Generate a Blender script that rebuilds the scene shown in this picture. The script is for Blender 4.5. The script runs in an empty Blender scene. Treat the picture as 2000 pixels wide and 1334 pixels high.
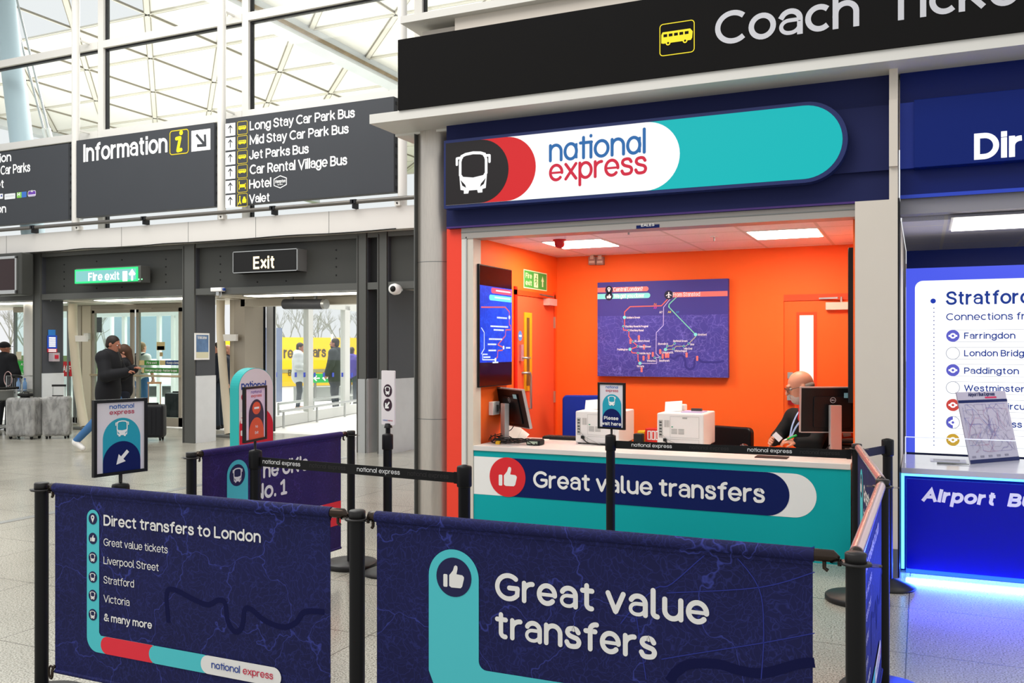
# Airport concourse with a coach ticket kiosk, queue barriers and glazed exit wall.
import bpy, bmesh, math, random
import numpy as np
from mathutils import Vector, Matrix

R = random.Random(11)
sc = bpy.context.scene
COL = sc.collection
PI = math.pi

# ---------------------------------------------------------------- camera
EYE = 1.58
FPX = 1766.0
YAW = math.atan2(800, 1766)
CS, SN = math.cos(YAW), math.sin(YAW)
cd = bpy.data.cameras.new('camera')
cd.sensor_width = 36.0
cd.lens = FPX * 36.0 / 2000.0
cd.shift_y = 14.0 / 2000.0
cd.clip_end = 400
cam = bpy.data.objects.new('camera', cd)
cam.location = (0, 0, EYE)
cam.rotation_euler = (PI / 2, 0, YAW)
COL.objects.link(cam)
sc.camera = cam

# ---------------------------------------------------------------- world, lights, exposure
w = bpy.data.worlds.new('overcast_sky')
sc.world = w
w.use_nodes = True
bg = w.node_tree.nodes['Background']
bg.inputs[0].default_value = (0.97, 0.985, 1.0, 1)
bg.inputs[1].default_value = 0.92
sc.view_settings.view_transform = 'Standard'
sc.view_settings.look = 'None'
sc.view_settings.exposure = 0.0
sc.view_settings.gamma = 1.0
sc.view_settings.use_curve_mapping = False
sc.cycles.max_bounces = 8
sc.cycles.transparent_max_bounces = 16
sc.cycles.caustics_reflective = False
sc.cycles.caustics_refractive = False


def area(name, loc, rot, sx, sy, power, col=(1, 1, 1)):
    l = bpy.data.lights.new(name, 'AREA')
    l.shape = 'RECTANGLE'; l.size = sx; l.size_y = sy; l.energy = power; l.color = col
    o = bpy.data.objects.new(name, l)
    o.location = loc; o.rotation_euler = rot
    COL.objects.link(o)
    return o


# blue light strip under the bus counter
area('counter_strip_glow', (.95, 6.94, .05), (math.radians(-68), 0, 0), 2.1, .03, 95, (.02, .06, 1.0))
# uplights of the roof trees outside, then unseen fill lamps over forecourt and hall
area('roof_uplight', (-24, 22, 4.2), (PI, 0, 0), 10, 14, 520, (1, 0.97, 0.9))
area('roof_uplight', (-9, 22, 4.2), (PI, 0, 0), 10, 14, 300, (1, 0.98, 0.94))
area('forecourt_fill_lamp', (-17, 21, 9.6), (0, 0, 0), 16, 12, 4200, (1, 0.99, 0.97))  # unseen lamp added to brighten the shaded forecourt
area('hall_fill_lamp', (-5, 1.0, 8.5), (math.radians(28), 0, 0), 6, 4, 420, (1, 0.96, 0.9))
area('hall_fill_lamp', (-10.5, 8.2, 8.6), (0, 0, 0), 7, 3, 480, (1, 0.97, 0.92))  # added overhead, out of view, to lift the floor near the exit


# ---------------------------------------------------------------- colours and materials
def lin(c):
    return c / 12.92 if c <= 0.04045 else ((c + 0.055) / 1.055) ** 2.4


def rgb(h):
    if isinstance(h, str):
        h = h.lstrip('#')
        return tuple(lin(int(h[i:i + 2], 16) / 255) for i in (0, 2, 4)) + (1,)
    return tuple(h) + (1,) if len(h) == 3 else tuple(h)


MATS = {}


def mat(name, col, rough=0.5, metal=0.0, spec=0.3, emit=None, es=0.0, vary=0.0, vscale=8.0, bump=0.0, bscale=60.0, stretch=None):
    if name in MATS:
        return MATS[name]
    m = bpy.data.materials.new(name)
    m.use_nodes = True
    nt = m.node_tree
    b = nt.nodes['Principled BSDF']
    c = rgb(col)
    b.inputs['Base Color'].default_value = c
    b.inputs['Roughness'].default_value = rough
    b.inputs['Metallic'].default_value = metal
    b.inputs['Specular IOR Level'].default_value = spec
    if emit:
        b.inputs['Emission Color'].default_value = rgb(emit)
        b.inputs['Emission Strength'].default_value = es
    if vary or bump:
        tc = nt.nodes.new('ShaderNodeTexCoord')
        src = tc.outputs['Object']
        if stretch:
            mp = nt.nodes.new('ShaderNodeMapping')
            mp.inputs['Scale'].default_value = stretch
            nt.links.new(src, mp.inputs[0]); src = mp.outputs[0]
    if vary:
        n = nt.nodes.new('ShaderNodeTexNoise')
        n.inputs['Scale'].default_value = vscale
        n.inputs['Detail'].default_value = 4
        nt.links.new(src, n.inputs['Vector'])
        mx = nt.nodes.new('ShaderNodeMix'); mx.data_type = 'RGBA'
        mx.inputs['A'].default_value = tuple(x * (1 - vary) for x in c[:3]) + (1,)
        mx.inputs['B'].default_value = tuple(min(1, x * (1 + vary)) for x in c[:3]) + (1,)
        nt.links.new(n.outputs['Fac'], mx.inputs['Factor'])
        nt.links.new(mx.outputs['Result'], b.inputs['Base Color'])
    if bump:
        n2 = nt.nodes.new('ShaderNodeTexNoise')
        n2.inputs['Scale'].default_value = bscale
        n2.inputs['Detail'].default_value = 3
        nt.links.new(src, n2.inputs['Vector'])
        bp = nt.nodes.new('ShaderNodeBump')
        bp.inputs['Strength'].default_value = bump
        bp.inputs['Distance'].default_value = 0.01
        nt.links.new(n2.outputs['Fac'], bp.inputs['Height'])
        nt.links.new(bp.outputs[0], b.inputs['Normal'])
    MATS[name] = m
    return m


def glow(name, col, strength):
    m = mat(name, col, 0.4, 0, 0.2, emit=col, es=strength)
    c = rgb(col)
    m.node_tree.nodes['Principled BSDF'].inputs['Base Color'].default_value = (c[0] * .04, c[1] * .04, c[2] * .04, 1)
    return m


def glass_mat(name, tint=(0.975, 0.99, 0.985), refl=0.07):
    if name in MATS:
        return MATS[name]
    m = bpy.data.materials.new(name); m.use_nodes = True
    nt = m.node_tree; nt.nodes.clear()
    out = nt.nodes.new('ShaderNodeOutputMaterial')
    tr = nt.nodes.new('ShaderNodeBsdfTransparent'); tr.inputs[0].default_value = tint + (1,)
    gl = nt.nodes.new('ShaderNodeBsdfGlossy'); gl.inputs['Roughness'].default_value = 0.02
    mx = nt.nodes.new('ShaderNodeMixShader')
    fr = nt.nodes.new('ShaderNodeLayerWeight'); fr.inputs['Blend'].default_value = 0.12
    mt = nt.nodes.new('ShaderNodeMath'); mt.operation = 'MULTIPLY_ADD'
    mt.inputs[1].default_value = 0.1; mt.inputs[2].default_value = refl * 0.15
    nt.links.new(fr.outputs['Fresnel'], mt.inputs[0])
    nt.links.new(mt.outputs[0], mx.inputs[0])
    nt.links.new(tr.outputs[0], mx.inputs[1]); nt.links.new(gl.outputs[0], mx.inputs[2])
    nt.links.new(mx.outputs[0], out.inputs[0])
    MATS[name] = m
    return m


def map_mat(name, base, line, s1=5.0, s2=22.0, a1=0.55, a2=0.3, rough=0.75, emit=0.0):
    """printed street-map pattern: two nets of wandering roads over a plain ground"""
    if name in MATS:
        return MATS[name]
    m = bpy.data.materials.new(name); m.use_nodes = True
    nt = m.node_tree; b = nt.nodes['Principled BSDF']; L = nt.links
    b.inputs['Roughness'].default_value = rough
    b.inputs['Specular IOR Level'].default_value = 0.25
    tc = nt.nodes.new('ShaderNodeTexCoord')
    nz = nt.nodes.new('ShaderNodeTexNoise'); nz.inputs['Scale'].default_value = 7; nz.inputs['Detail'].default_value = 3
    L.new(tc.outputs['Object'], nz.inputs['Vector'])
    ad = nt.nodes.new('ShaderNodeMix'); ad.data_type = 'RGBA'; ad.blend_type = 'LINEAR_LIGHT'
    ad.inputs['Factor'].default_value = 0.11
    L.new(tc.outputs['Object'], ad.inputs['A']); L.new(nz.outputs['Color'], ad.inputs['B'])
    cur = None
    bigN = nt.nodes.new('ShaderNodeTexNoise'); bigN.inputs['Scale'].default_value = 3.5; bigN.inputs['Detail'].default_value = 6
    L.new(tc.outputs['Object'], bigN.inputs['Vector'])
    mx0 = nt.nodes.new('ShaderNodeMix'); mx0.data_type = 'RGBA'
    c = rgb(base)
    mx0.inputs['A'].default_value = tuple(x * 0.62 for x in c[:3]) + (1,)
    mx0.inputs['B'].default_value = tuple(x * 1.25 for x in c[:3]) + (1,)
    L.new(bigN.outputs['Fac'], mx0.inputs['Factor'])
    cur = mx0.outputs['Result']
    for (s, a, wd) in ((s2, a2, 0.06), (s2 * 0.4, a2 * .9, 0.014), (s1, a1, 0.007)):
        v = nt.nodes.new('ShaderNodeTexVoronoi'); v.feature = 'DISTANCE_TO_EDGE'; v.inputs['Scale'].default_value = s
        L.new(ad.outputs['Result'], v.inputs['Vector'])
        mr = nt.nodes.new('ShaderNodeMapRange'); mr.inputs['From Min'].default_value = 0.0; mr.inputs['From Max'].default_value = wd
        mr.inputs['To Min'].default_value = a; mr.inputs['To Max'].default_value = 0.0
        L.new(v.outputs['Distance'], mr.inputs['Value'])
        mx = nt.nodes.new('ShaderNodeMix'); mx.data_type = 'RGBA'
        mx.inputs['B'].default_value = rgb(line)
        L.new(mr.outputs[0], mx.inputs['Factor']); L.new(cur, mx.inputs['A'])
        cur = mx.outputs['Result']
    L.new(cur, b.inputs['Base Color'])
    if emit:
        L.new(cur, b.inputs['Emission Color']); b.inputs['Emission Strength'].default_value = emit
    MATS[name] = m
    return m


# ---------------------------------------------------------------- rays from the calibrated camera onto real planes
def ray(u, v):
    xc = (u - 1000.0) / FPX
    return Vector((xc * CS - SN, xc * SN + CS, -(v - 681.0) / FPX))


def onY(u, v, y):
    d = ray(u, v); t = y / d.y
    return Vector((d.x * t, y, EYE + d.z * t))


def onX(u, v, x):
    d = ray(u, v); t = x / d.x
    return Vector((x, d.y * t, EYE + d.z * t))


def onZ(u, v, z):
    d = ray(u, v); t = (z - EYE) / d.z
    return Vector((d.x * t, d.y * t, z))


def onD(u, v, zc):
    d = ray(u, v)
    return Vector((d.x * zc, d.y * zc, EYE + d.z * zc))


class Fr:
    """flat local frame: O origin, U right, V up, N = U x V out of the face"""
    def __init__(s, O, U=(1, 0, 0), V=(0, 0, 1)):
        s.O = Vector(O); s.U = Vector(U).normalized(); s.V = Vector(V).normalized(); s.N = s.U.cross(s.V).normalized()

    def P(s, a, b, n=0.0):
        return s.O + s.U * a + s.V * b + s.N * n

    def px(s, u, v):
        d = ray(u, v); e = Vector((0, 0, EYE))
        t = (s.O - e).dot(s.N) / d.dot(s.N)
        q = e + d * t - s.O
        return (q.dot(s.U), q.dot(s.V))


ORG = {}


class MB:
    """collects shapes, builds ONE mesh object"""
    def __init__(s):
        s.v = []; s.f = []; s.fm = []; s.fs = []; s.mats = []

    def mi(s, m):
        if m not in s.mats:
            s.mats.append(m)
        return s.mats.index(m)

    def add(s, vs, fs, m, smooth=False):
        o = len(s.v); k = s.mi(m)
        s.v += [tuple(p) for p in vs]
        for f in fs:
            s.f.append(tuple(i + o for i in f)); s.fm.append(k); s.fs.append(smooth)
        return s

    def box(s, x0, x1, y0, y1, z0, z1, m):
        vs = [(x, y, z) for z in (z0, z1) for y in (y0, y1) for x in (x0, x1)]
        return s.add(vs, [(0, 2, 3, 1), (4, 5, 7, 6), (0, 1, 5, 4), (2, 6, 7, 3), (0, 4, 6, 2), (1, 3, 7, 5)], m)

    def fbox(s, fr, a0, a1, b0, b1, n0, n1, m):
        vs = [fr.P(a, b, n) for n in (n0, n1) for b in (b0, b1) for a in (a0, a1)]
        return s.add(vs, [(0, 2, 3, 1), (4, 5, 7, 6), (0, 1, 5, 4), (2, 6, 7, 3), (0, 4, 6, 2), (1, 3, 7, 5)], m)

    def bar(s, p0, p1, wd, th, m, up=(0, 0, 1)):
        p0 = Vector(p0); p1 = Vector(p1); d = (p1 - p0).normalized()
        sd = d.cross(Vector(up))
        if sd.length < 1e-4:
            sd = d.cross(Vector((1, 0, 0)))
        sd.normalize(); u2 = sd.cross(d).normalized()
        vs = [p + sd * (wd / 2 * i) + u2 * (th / 2 * j) for p in (p0, p1) for i, j in ((-1, -1), (1, -1), (1, 1), (-1, 1))]
        return s.add(vs, [(0, 1, 2, 3), (7, 6, 5, 4), (0, 4, 5, 1), (1, 5, 6, 2), (2, 6, 7, 3), (3, 7, 4, 0)], m)

    def tube(s, pts, r, m, n=10, closed=False, caps=True):
        pts = [Vector(p) for p in pts]; K = len(pts)
        rs = r if isinstance(r, (list, tuple)) else [r] * K
        rings = []; prev = None
        for i, p in enumerate(pts):
            if closed:
                d = pts[(i + 1) % K] - pts[i - 1]
            else:
                d = pts[min(i + 1, K - 1)] - pts[max(i - 1, 0)]
            d.normalize()
            if prev is None:
                a = d.orthogonal().normalized()
            else:
                a = prev - d * prev.dot(d)
                a = a.normalized() if a.length > 1e-6 else d.orthogonal().normalized()
            prev = a; b = d.cross(a)
            rings.append([p + (a * math.cos(2 * PI * k / n) + b * math.sin(2 * PI * k / n)) * rs[i] for k in range(n)])
        vs = [q for rg in rings for q in rg]; fs = []
        for i in range(K if closed else K - 1):
            i2 = (i + 1) % K
            for k in range(n):
                k2 = (k + 1) % n
                fs.append((i * n + k, i * n + k2, i2 * n + k2, i2 * n + k))
        s.add(vs, fs, m, True)
        if caps and not closed:
            s.add(rings[0], [tuple(range(n - 1, -1, -1))], m)
            s.add(rings[-1], [tuple(range(n))], m)
        return s

    def cyl(s, p0, p1, r0, m, r1=None, n=20):
        return s.tube([p0, p1], [r0, r0 if r1 is None else r1], m, n)

    def lathe(s, c, prof, m, n=28, axis='z'):
        c = Vector(c); vs = []; fs = []
        for (r, h) in prof:
            for k in range(n):
                t = 2 * PI * k / n
                q = (r * math.cos(t), r * math.sin(t), h)
                if axis == 'x': q = (h, q[0], q[1])
                if axis == 'y': q = (q[0], h, q[1])
                vs.append(c + Vector(q))
        for i in range(len(prof) - 1):
            for k in range(n):
                k2 = (k + 1) % n
                fs.append((i * n + k, i * n + k2, (i + 1) * n + k2, (i + 1) * n + k))
        s.add(vs, fs, m, True)
        for i, rev in ((0, True), (len(prof) - 1, False)):
            if prof[i][0] > 1e-5:
                ring = vs[i * n:(i + 1) * n]
                s.add(ring, [tuple(range(n - 1, -1, -1)) if rev else tuple(range(n))], m)
        return s

    def ell(s, c, rx, ry, rz, m, n=16, rot=None):
        vs = []; fs = []; c = Vector(c); h = n // 2
        for i in range(h + 1):
            ph = PI * i / h
            for k in range(n):
                t = 2 * PI * k / n
                q = Vector((rx * math.sin(ph) * math.cos(t), ry * math.sin(ph) * math.sin(t), rz * math.cos(ph)))
                if rot is not None: q = rot @ q
                vs.append(c + q)
        for i in range(h):
            for k in range(n):
                k2 = (k + 1) % n
                fs.append((i * n + k, (i + 1) * n + k, (i + 1) * n + k2, i * n + k2))
        return s.add(vs, fs, m, True)

    def prism(s, fr, poly, n0, n1, m):
        K = len(poly)
        ar = sum(poly[i][0] * poly[(i + 1) % K][1] - poly[(i + 1) % K][0] * poly[i][1] for i in range(K))
        if ar < 0:
            poly = poly[::-1]
        vs = [fr.P(a, b, n0) for a, b in poly] + [fr.P(a, b, n1) for a, b in poly]
        fs = [tuple(range(K - 1, -1, -1)), tuple(range(K, 2 * K))]
        fs += [(i, (i + 1) % K, K + (i + 1) % K, K + i) for i in range(K)]
        return s.add(vs, fs, m)

    def face(s, fr, poly, n, m):
        """thin printed shape lying on a surface"""
        return s.prism(fr, poly, n - 0.0006, n, m)

    def ribbon(s, fr, pts, wd, n, m, caps='round', closed=False):
        P = []
        for p in pts:
            p = Vector(p[:2])
            if not P or (p - P[-1]).length > wd * 0.02 + 1e-7:
                P.append(p)
        if closed and (P[0] - P[-1]).length < wd * 0.05:
            P.pop()
        K = len(P)
        if K < 2:
            return s
        h = wd / 2; Lf = []; Rt = []
        for i in range(K):
            if closed:
                d0 = (P[i] - P[i - 1]).normalized(); d1 = (P[(i + 1) % K] - P[i]).normalized()
            else:
                d1 = (P[min(i + 1, K - 1)] - P[min(i, K - 2)]).normalized()
                d0 = (P[max(i, 1)] - P[max(i - 1, 0)]).normalized()
            n0 = Vector((-d0.y, d0.x)); n1 = Vector((-d1.y, d1.x))
            mm = n0 + n1
            if mm.length < 0.2:
                mm = n1.copy()
            mm.normalize()
            ln = h / max(0.35, mm.dot(n1))
            if caps == 'round' and mm.dot(n1) < 0.85 and 0 < i < K - 1:      # soft outside corner
                cr = d0.x * d1.y - d0.y * d1.x
                if cr > 0:
                    Lf.append(P[i] + mm * ln)
                    Lf.append(P[i] + mm * ln)
                    Rt.append(P[i] - n0 * h); Rt.append(P[i] - n1 * h)
                    # round the outer corner with one extra point each side
                    Lf.append(P[i] + mm * ln); Rt.insert(len(Rt) - 1, P[i] - mm * h)
                else:
                    Rt.append(P[i] - mm * ln); Rt.append(P[i] - mm * ln); Rt.append(P[i] - mm * ln)
                    Lf.append(P[i] + n0 * h); Lf.append(P[i] + mm * h); Lf.append(P[i] + n1 * h)
                continue
            Lf.append(P[i] + mm * ln); Rt.append(P[i] - mm * ln)
        if closed:
            Lf.append(Lf[0]); Rt.append(Rt[0])
        vs = []; fs = []
        for a, b in zip(Rt, Lf):
            vs += [fr.P(a.x, a.y, n), fr.P(b.x, b.y, n)]
        for i in range(len(Lf) - 1):
            fs.append((2 * i, 2 * i + 2, 2 * i + 3, 2 * i + 1))
        s.add(vs, fs, m)
        if caps == 'round' and not closed:
            for c, d in ((P[0], (P[0] - P[1]).normalized()), (P[-1], (P[-1] - P[-2]).normalized())):
                a0 = math.atan2(d.y, d.x)
                ring = [fr.P(c.x + h * math.cos(a0 + t), c.y + h * math.sin(a0 + t), n) for t in [(-PI / 2 + PI * k / 8) for k in range(9)]]
                s.add(ring, [tuple(range(9))], m)
        return s

    def build(s, name, parent=None, loc=None, bev=0.0, seg=2, solid=0.0):
        me = bpy.data.meshes.new(name)
        o = bpy.data.objects.new(name, me)
        if parent is not None:
            base = ORG[parent.name]
            o.parent = parent
        elif loc is not None:
            base = Vector(loc); o.location = base
        else:
            base = Vector((0, 0, 0))
        ORG[o.name] = base
        me.from_pydata([(p[0] - base.x, p[1] - base.y, p[2] - base.z) for p in s.v], [], s.f)
        for m in s.mats:
            me.materials.append(m)
        me.polygons.foreach_set('material_index', s.fm)
        me.polygons.foreach_set('use_smooth', s.fs)
        me.update()
        COL.objects.link(o)
        if bev:
            b = o.modifiers.new('edge', 'BEVEL'); b.width = bev; b.segments = seg; b.limit_method = 'ANGLE'; b.angle_limit = math.radians(50)
        if solid:
            so = o.modifiers.new('thickness', 'SOLIDIFY'); so.thickness = solid
        return o


def thing(name, label, cat, loc=(0, 0, 0), group=None):
    o = bpy.data.objects.new(name, None)
    o.empty_display_size = 0.1
    o.location = loc
    COL.objects.link(o)
    ORG[o.name] = Vector(loc)
    o['label'] = label; o['category'] = cat
    if group: o['group'] = group
    return o


def tag(o, label, cat, group=None, kind=None):
    o['label'] = label; o['category'] = cat
    if group: o['group'] = group
    if kind: o['kind'] = kind
    return o


def struct(o, label=None, cat=None):
    o['kind'] = 'structure'
    if label: o['label'] = label
    if cat: o['category'] = cat
    return o


def dup(root, loc, rz=None, label=None):
    def cp(o, par):
        c = o.copy(); COL.objects.link(c)
        if par is not None: c.parent = par
        for ch in o.children: cp(ch, c)
        return c
    r = cp(root, None)
    r.location = loc
    if rz is not None: r.rotation_euler = (0, 0, rz)
    ORG[r.name] = Vector(loc)
    if label: r['label'] = label
    return r


# ---------------------------------------------------------------- 2D shapes
def arc(cx, cy, rx, ry, a0, a1, k=16):
    return [(cx + rx * math.cos(math.radians(a0 + (a1 - a0) * i / k)), cy + ry * math.sin(math.radians(a0 + (a1 - a0) * i / k))) for i in range(k + 1)]


def rect(a0, b0, a1, b1):
    return [(a0, b0), (a1, b0), (a1, b1), (a0, b1)]


def rrect(a0, b0, a1, b1, r, k=8):
    return arc(a1 - r, b0 + r, r, r, -90, 0, k) + arc(a1 - r, b1 - r, r, r, 0, 90, k) + arc(a0 + r, b1 - r, r, r, 90, 180, k) + arc(a0 + r, b0 + r, r, r, 180, 270, k)


def circ(a, b, r, k=32, ry=None):
    return arc(a, b, r, ry or r, 0, 360, k)[:-1]


def archp(a0, b0, a1, b1, k=24):
    r = (a1 - a0) / 2
    return [(a0, b0), (a1, b0)] + arc((a0 + a1) / 2, b1 - r, r, r, 0, 180, k)


def capR(a0, b0, a1, b1, k=24):
    """square left end, round right end"""
    r = (b1 - b0) / 2
    return [(a0, b1), (a0, b0)] + arc(a1 - r, (b0 + b1) / 2, r, r, -90, 90, k)


def capsule(a0, b0, a1, b1, k=20):
    r = (b1 - b0) / 2; m = (b0 + b1) / 2
    return arc(a1 - r, m, r, r, -90, 90, k) + arc(a0 + r, m, r, r, 90, 270, k)


def crom(pts, k=6):
    out = []; n = len(pts)
    for i in range(n - 1):
        p0 = pts[max(i - 1, 0)]; p1 = pts[i]; p2 = pts[i + 1]; p3 = pts[min(i + 2, n - 1)]
        for j in range(k):
            t = j / k
            out.append(tuple(0.5 * ((2 * p1[c]) + (-p0[c] + p2[c]) * t + (2 * p0[c] - 5 * p1[c] + 4 * p2[c] - p3[c]) * t * t + (-p0[c] + 3 * p1[c] - 3 * p2[c] + p3[c]) * t ** 3) for c in range(len(p1))))
    out.append(tuple(pts[-1]))
    return out


# ---------------------------------------------------------------- stroke lettering
def Ln(*a):
    return [(a[i], a[i + 1]) for i in range(0, len(a), 2)]


GL = {
    'A': (.60, [Ln(0, 0, .3, .7, .6, 0), Ln(.1, .22, .5, .22)]),
    'B': (.47, [Ln(0, 0, 0, .7) + arc(.26, .53, .17, .17, 90, -90) + Ln(0, .36), Ln(.26, .36) + arc(.27, .18, .2, .18, 90, -90) + Ln(0, 0)]),
    'C': (.58, [arc(.34, .35, .34, .35, 48, 312, 28)]),
    'D': (.54, [Ln(0, .7, .2, .7) + arc(.2, .35, .34, .35, 90, -90, 20) + Ln(0, 0, 0, .7)]),
    'E': (.42, [Ln(.42, .7, 0, .7, 0, 0, .42, 0), Ln(0, .36, .38, .36)]),
    'F': (.40, [Ln(.42, .7, 0, .7, 0, 0), Ln(0, .36, .36, .36)]),
    'G': (.62, [arc(.34, .35, .34, .35, 48, 322, 28) + Ln(.62, .33, .37, .33)]),
    'H': (.52, [Ln(0, 0, 0, .7), Ln(.52, 0, .52, .7), Ln(0, .36, .52, .36)]),
    'I': (.02, [Ln(.01, 0, .01, .7)]),
    'J': (.36, [Ln(.36, .7, .36, .18) + arc(.18, .18, .18, .18, 0, -180, 12)]),
    'K': (.50, [Ln(0, 0, 0, .7), Ln(.48, .7, 0, .26), Ln(.16, .41, .5, 0)]),
    'L': (.40, [Ln(0, .7, 0, 0, .4, 0)]),
    'M': (.66, [Ln(0, 0, 0, .7, .33, .1, .66, .7, .66, 0)]),
    'N': (.54, [Ln(0, 0, 0, .7, .54, 0, .54, .7)]),
    'O': (.68, [arc(.34, .35, .34, .35, 90, 450, 32)]),
    'P': (.46, [Ln(0, 0, 0, .7) + arc(.25, .5, .21, .2, 90, -90) + Ln(0, .3)]),
    'R': (.48, [Ln(0, 0, 0, .7) + arc(.25, .51, .2, .19, 90, -90) + Ln(0, .32), Ln(.26, .32, .48, 0)]),
    'S': (.48, [crom(Ln(.46, .56, .38, .67, .24, .7, .08, .65, .02, .53, .1, .41, .25, .35, .41, .29, .48, .17, .42, .05, .25, 0, .08, .04, 0, .15))]),
    'T': (.52, [Ln(0, .7, .52, .7), Ln(.26, .7, .26, 0)]),
    'U': (.52, [Ln(0, .7, 0, .26) + arc(.26, .26, .26, .26, 180, 360) + Ln(.52, .7)]),
    'V': (.58, [Ln(0, .7, .29, 0, .58, .7)]),
    'W': (.86, [Ln(0, .7, .21, 0, .43, .68, .65, 0, .86, .7)]),
    'Y': (.56, [Ln(0, .7, .28, .32, .56, .7), Ln(.28, .32, .28, 0)]),
    'a': (.40, [arc(.2, .31, .2, .19, 155, 0, 12) + Ln(.4, 0), Ln(.4, .29, .2, .29) + arc(.17, .145, .17, .145, 90, 270, 12) + arc(.2, .2, .2, .2, 275, 335, 6) + Ln(.4, .2)]),
    'b': (.44, [Ln(0, .73, 0, 0), arc(.22, .25, .22, .25, 180, 540, 28)]),
    'c': (.40, [arc(.24, .25, .24, .25, 50, 310, 22)]),
    'd': (.44, [Ln(.44, .73, .44, 0), arc(.22, .25, .22, .25, 0, 360, 28)]),
    'e': (.46, [arc(.23, .25, .23, .25, -4, 316, 28), Ln(.02, .245, .44, .245)]),
    'f': (.28, [arc(.3, .56, .17, .16, 85, 180, 8) + Ln(.13, 0), Ln(0, .49, .27, .49)]),
    'g': (.44, [arc(.22, .25, .22, .25, 0, 360, 28), Ln(.44, .5, .44, .02) + arc(.22, .0, .22, .2, 0, -155, 14)]),
    'h': (.42, [Ln(0, .73, 0, 0), Ln(0, .26) + arc(.21, .29, .21, .21, 170, 0, 14) + Ln(.42, 0)]),
    'i': (.02, [Ln(.01, 0, .01, .47), Ln(.01, .685, .01, .70)]),
    'j': (.10, [Ln(.1, .47, .1, -.1) + arc(-.02, -.1, .12, .1, 0, -80, 6), Ln(.1, .685, .1, .70)]),
    'k': (.40, [Ln(0, .73, 0, 0), Ln(.37, .5, 0, .2), Ln(.13, .3, .4, 0)]),
    'l': (.02, [Ln(.01, .73, .01, 0)]),
    'm': (.68, [Ln(0, .5, 0, 0), Ln(0, .26) + arc(.17, .32, .17, .18, 170, 0, 12) + Ln(.34, 0), Ln(.34, .26) + arc(.51, .32, .17, .18, 170, 0, 12) + Ln(.68, 0)]),
    'n': (.42, [Ln(0, .5, 0, 0), Ln(0, .26) + arc(.21, .29, .21, .21, 170, 0, 14) + Ln(.42, 0)]),
    'o': (.48, [arc(.24, .25, .24, .25, 90, 450, 28)]),
    'p': (.44, [Ln(0, .5, 0, -.2), arc(.22, .25, .22, .25, 180, 540, 28)]),
    'r': (.25, [Ln(0, .5, 0, 0), Ln(0, .24) + arc(.24, .27, .24, .22, 175, 88, 8)]),
    's': (.36, [crom(Ln(.34, .4, .28, .48, .18, .5, .06, .47, .02, .38, .08, .3, .19, .26, .31, .22, .36, .13, .31, .03, .18, 0, .06, .02, 0, .11))]),
    't': (.28, [Ln(.12, .66, .12, .12) + arc(.24, .12, .12, .12, 180, 280, 8), Ln(0, .49, .27, .49)]),
    'u': (.42, [Ln(0, .5, 0, .21) + arc(.21, .21, .21, .21, 180, 355, 14), Ln(.42, .5, .42, 0)]),
    'v': (.42, [Ln(0, .5, .21, 0, .42, .5)]),
    'w': (.62, [Ln(0, .5, .16, 0, .31, .48, .46, 0, .62, .5)]),
    'x': (.40, [Ln(0, .5, .4, 0), Ln(.4, .5, 0, 0)]),
    'y': (.42, [Ln(0, .5, .21, .02), Ln(.42, .5, .2, -.06, .12, -.18, .02, -.2)]),
    'z': (.36, [Ln(0, .5, .36, .5, 0, 0, .36, 0)]),
    '&': (.56, [crom(Ln(.56, 0, .2, .4, .1, .55, .16, .68, .27, .7, .37, .6, .3, .46, .1, .32, 0, .16, .08, .03, .22, 0, .38, .06, .54, .28))]),
    "'": (.04, [Ln(.02, .72, .02, .56)]),
    '.': (.02, [Ln(.01, 0, .01, .025)]),
    '?': (.36, [arc(.18, .52, .18, .18, 165, -40, 14) + Ln(.18, .3, .18, .2), Ln(.18, 0, .18, .025)]),
    '!': (.02, [Ln(.01, .7, .01, .2), Ln(.01, 0, .01, .025)]),
    '-': (.25, [Ln(0, .26, .25, .26)]),
    '1': (.2, [Ln(0, .56, .2, .7, .2, 0), Ln(.04, 0, .36, 0)]),
    '5': (.4, [Ln(.38, .7, .06, .7, .02, .38) + arc(.19, .22, .21, .22, 120, -150, 18)]),
    '6': (.42, [Ln(.32, .7) + arc(.21, .21, .21, .21, 160, 520, 26)]),
    '7': (.42, [Ln(0, .7, .42, .7, .14, 0)]),
    '8': (.42, [arc(.21, .53, .17, .17, 0, 360, 24), arc(.21, .19, .21, .19, 0, 360, 24)]),
    '9': (.42, [Ln(.1, 0) + arc(.21, .49, .21, .21, -20, 340, 26)]),
}
# tailed l of the rounded face and the single-storey a of the logo
GLR = dict(GL)
GLR['l'] = (.12, [Ln(.01, .73, .01, .1) + arc(.12, .1, .11, .1, 180, 270, 6)])
GLO = dict(GL)
GLO['a'] = (.44, [arc(.22, .25, .22, .25, 0, 360, 28), Ln(.44, .5, .44, 0)])
GLO['t'] = (.24, [Ln(.12, .66, .12, 0), Ln(0, .49, .42, .49)])
FACES = {'sans': GL, 'round': GLR, 'logo': GLO}


def text_width(t, w, face, gap):
    g = FACES[face]; x = 0
    for ch in t:
        x += .24 if ch == ' ' else g[ch][0] + w + gap
    return x - gap


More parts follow.
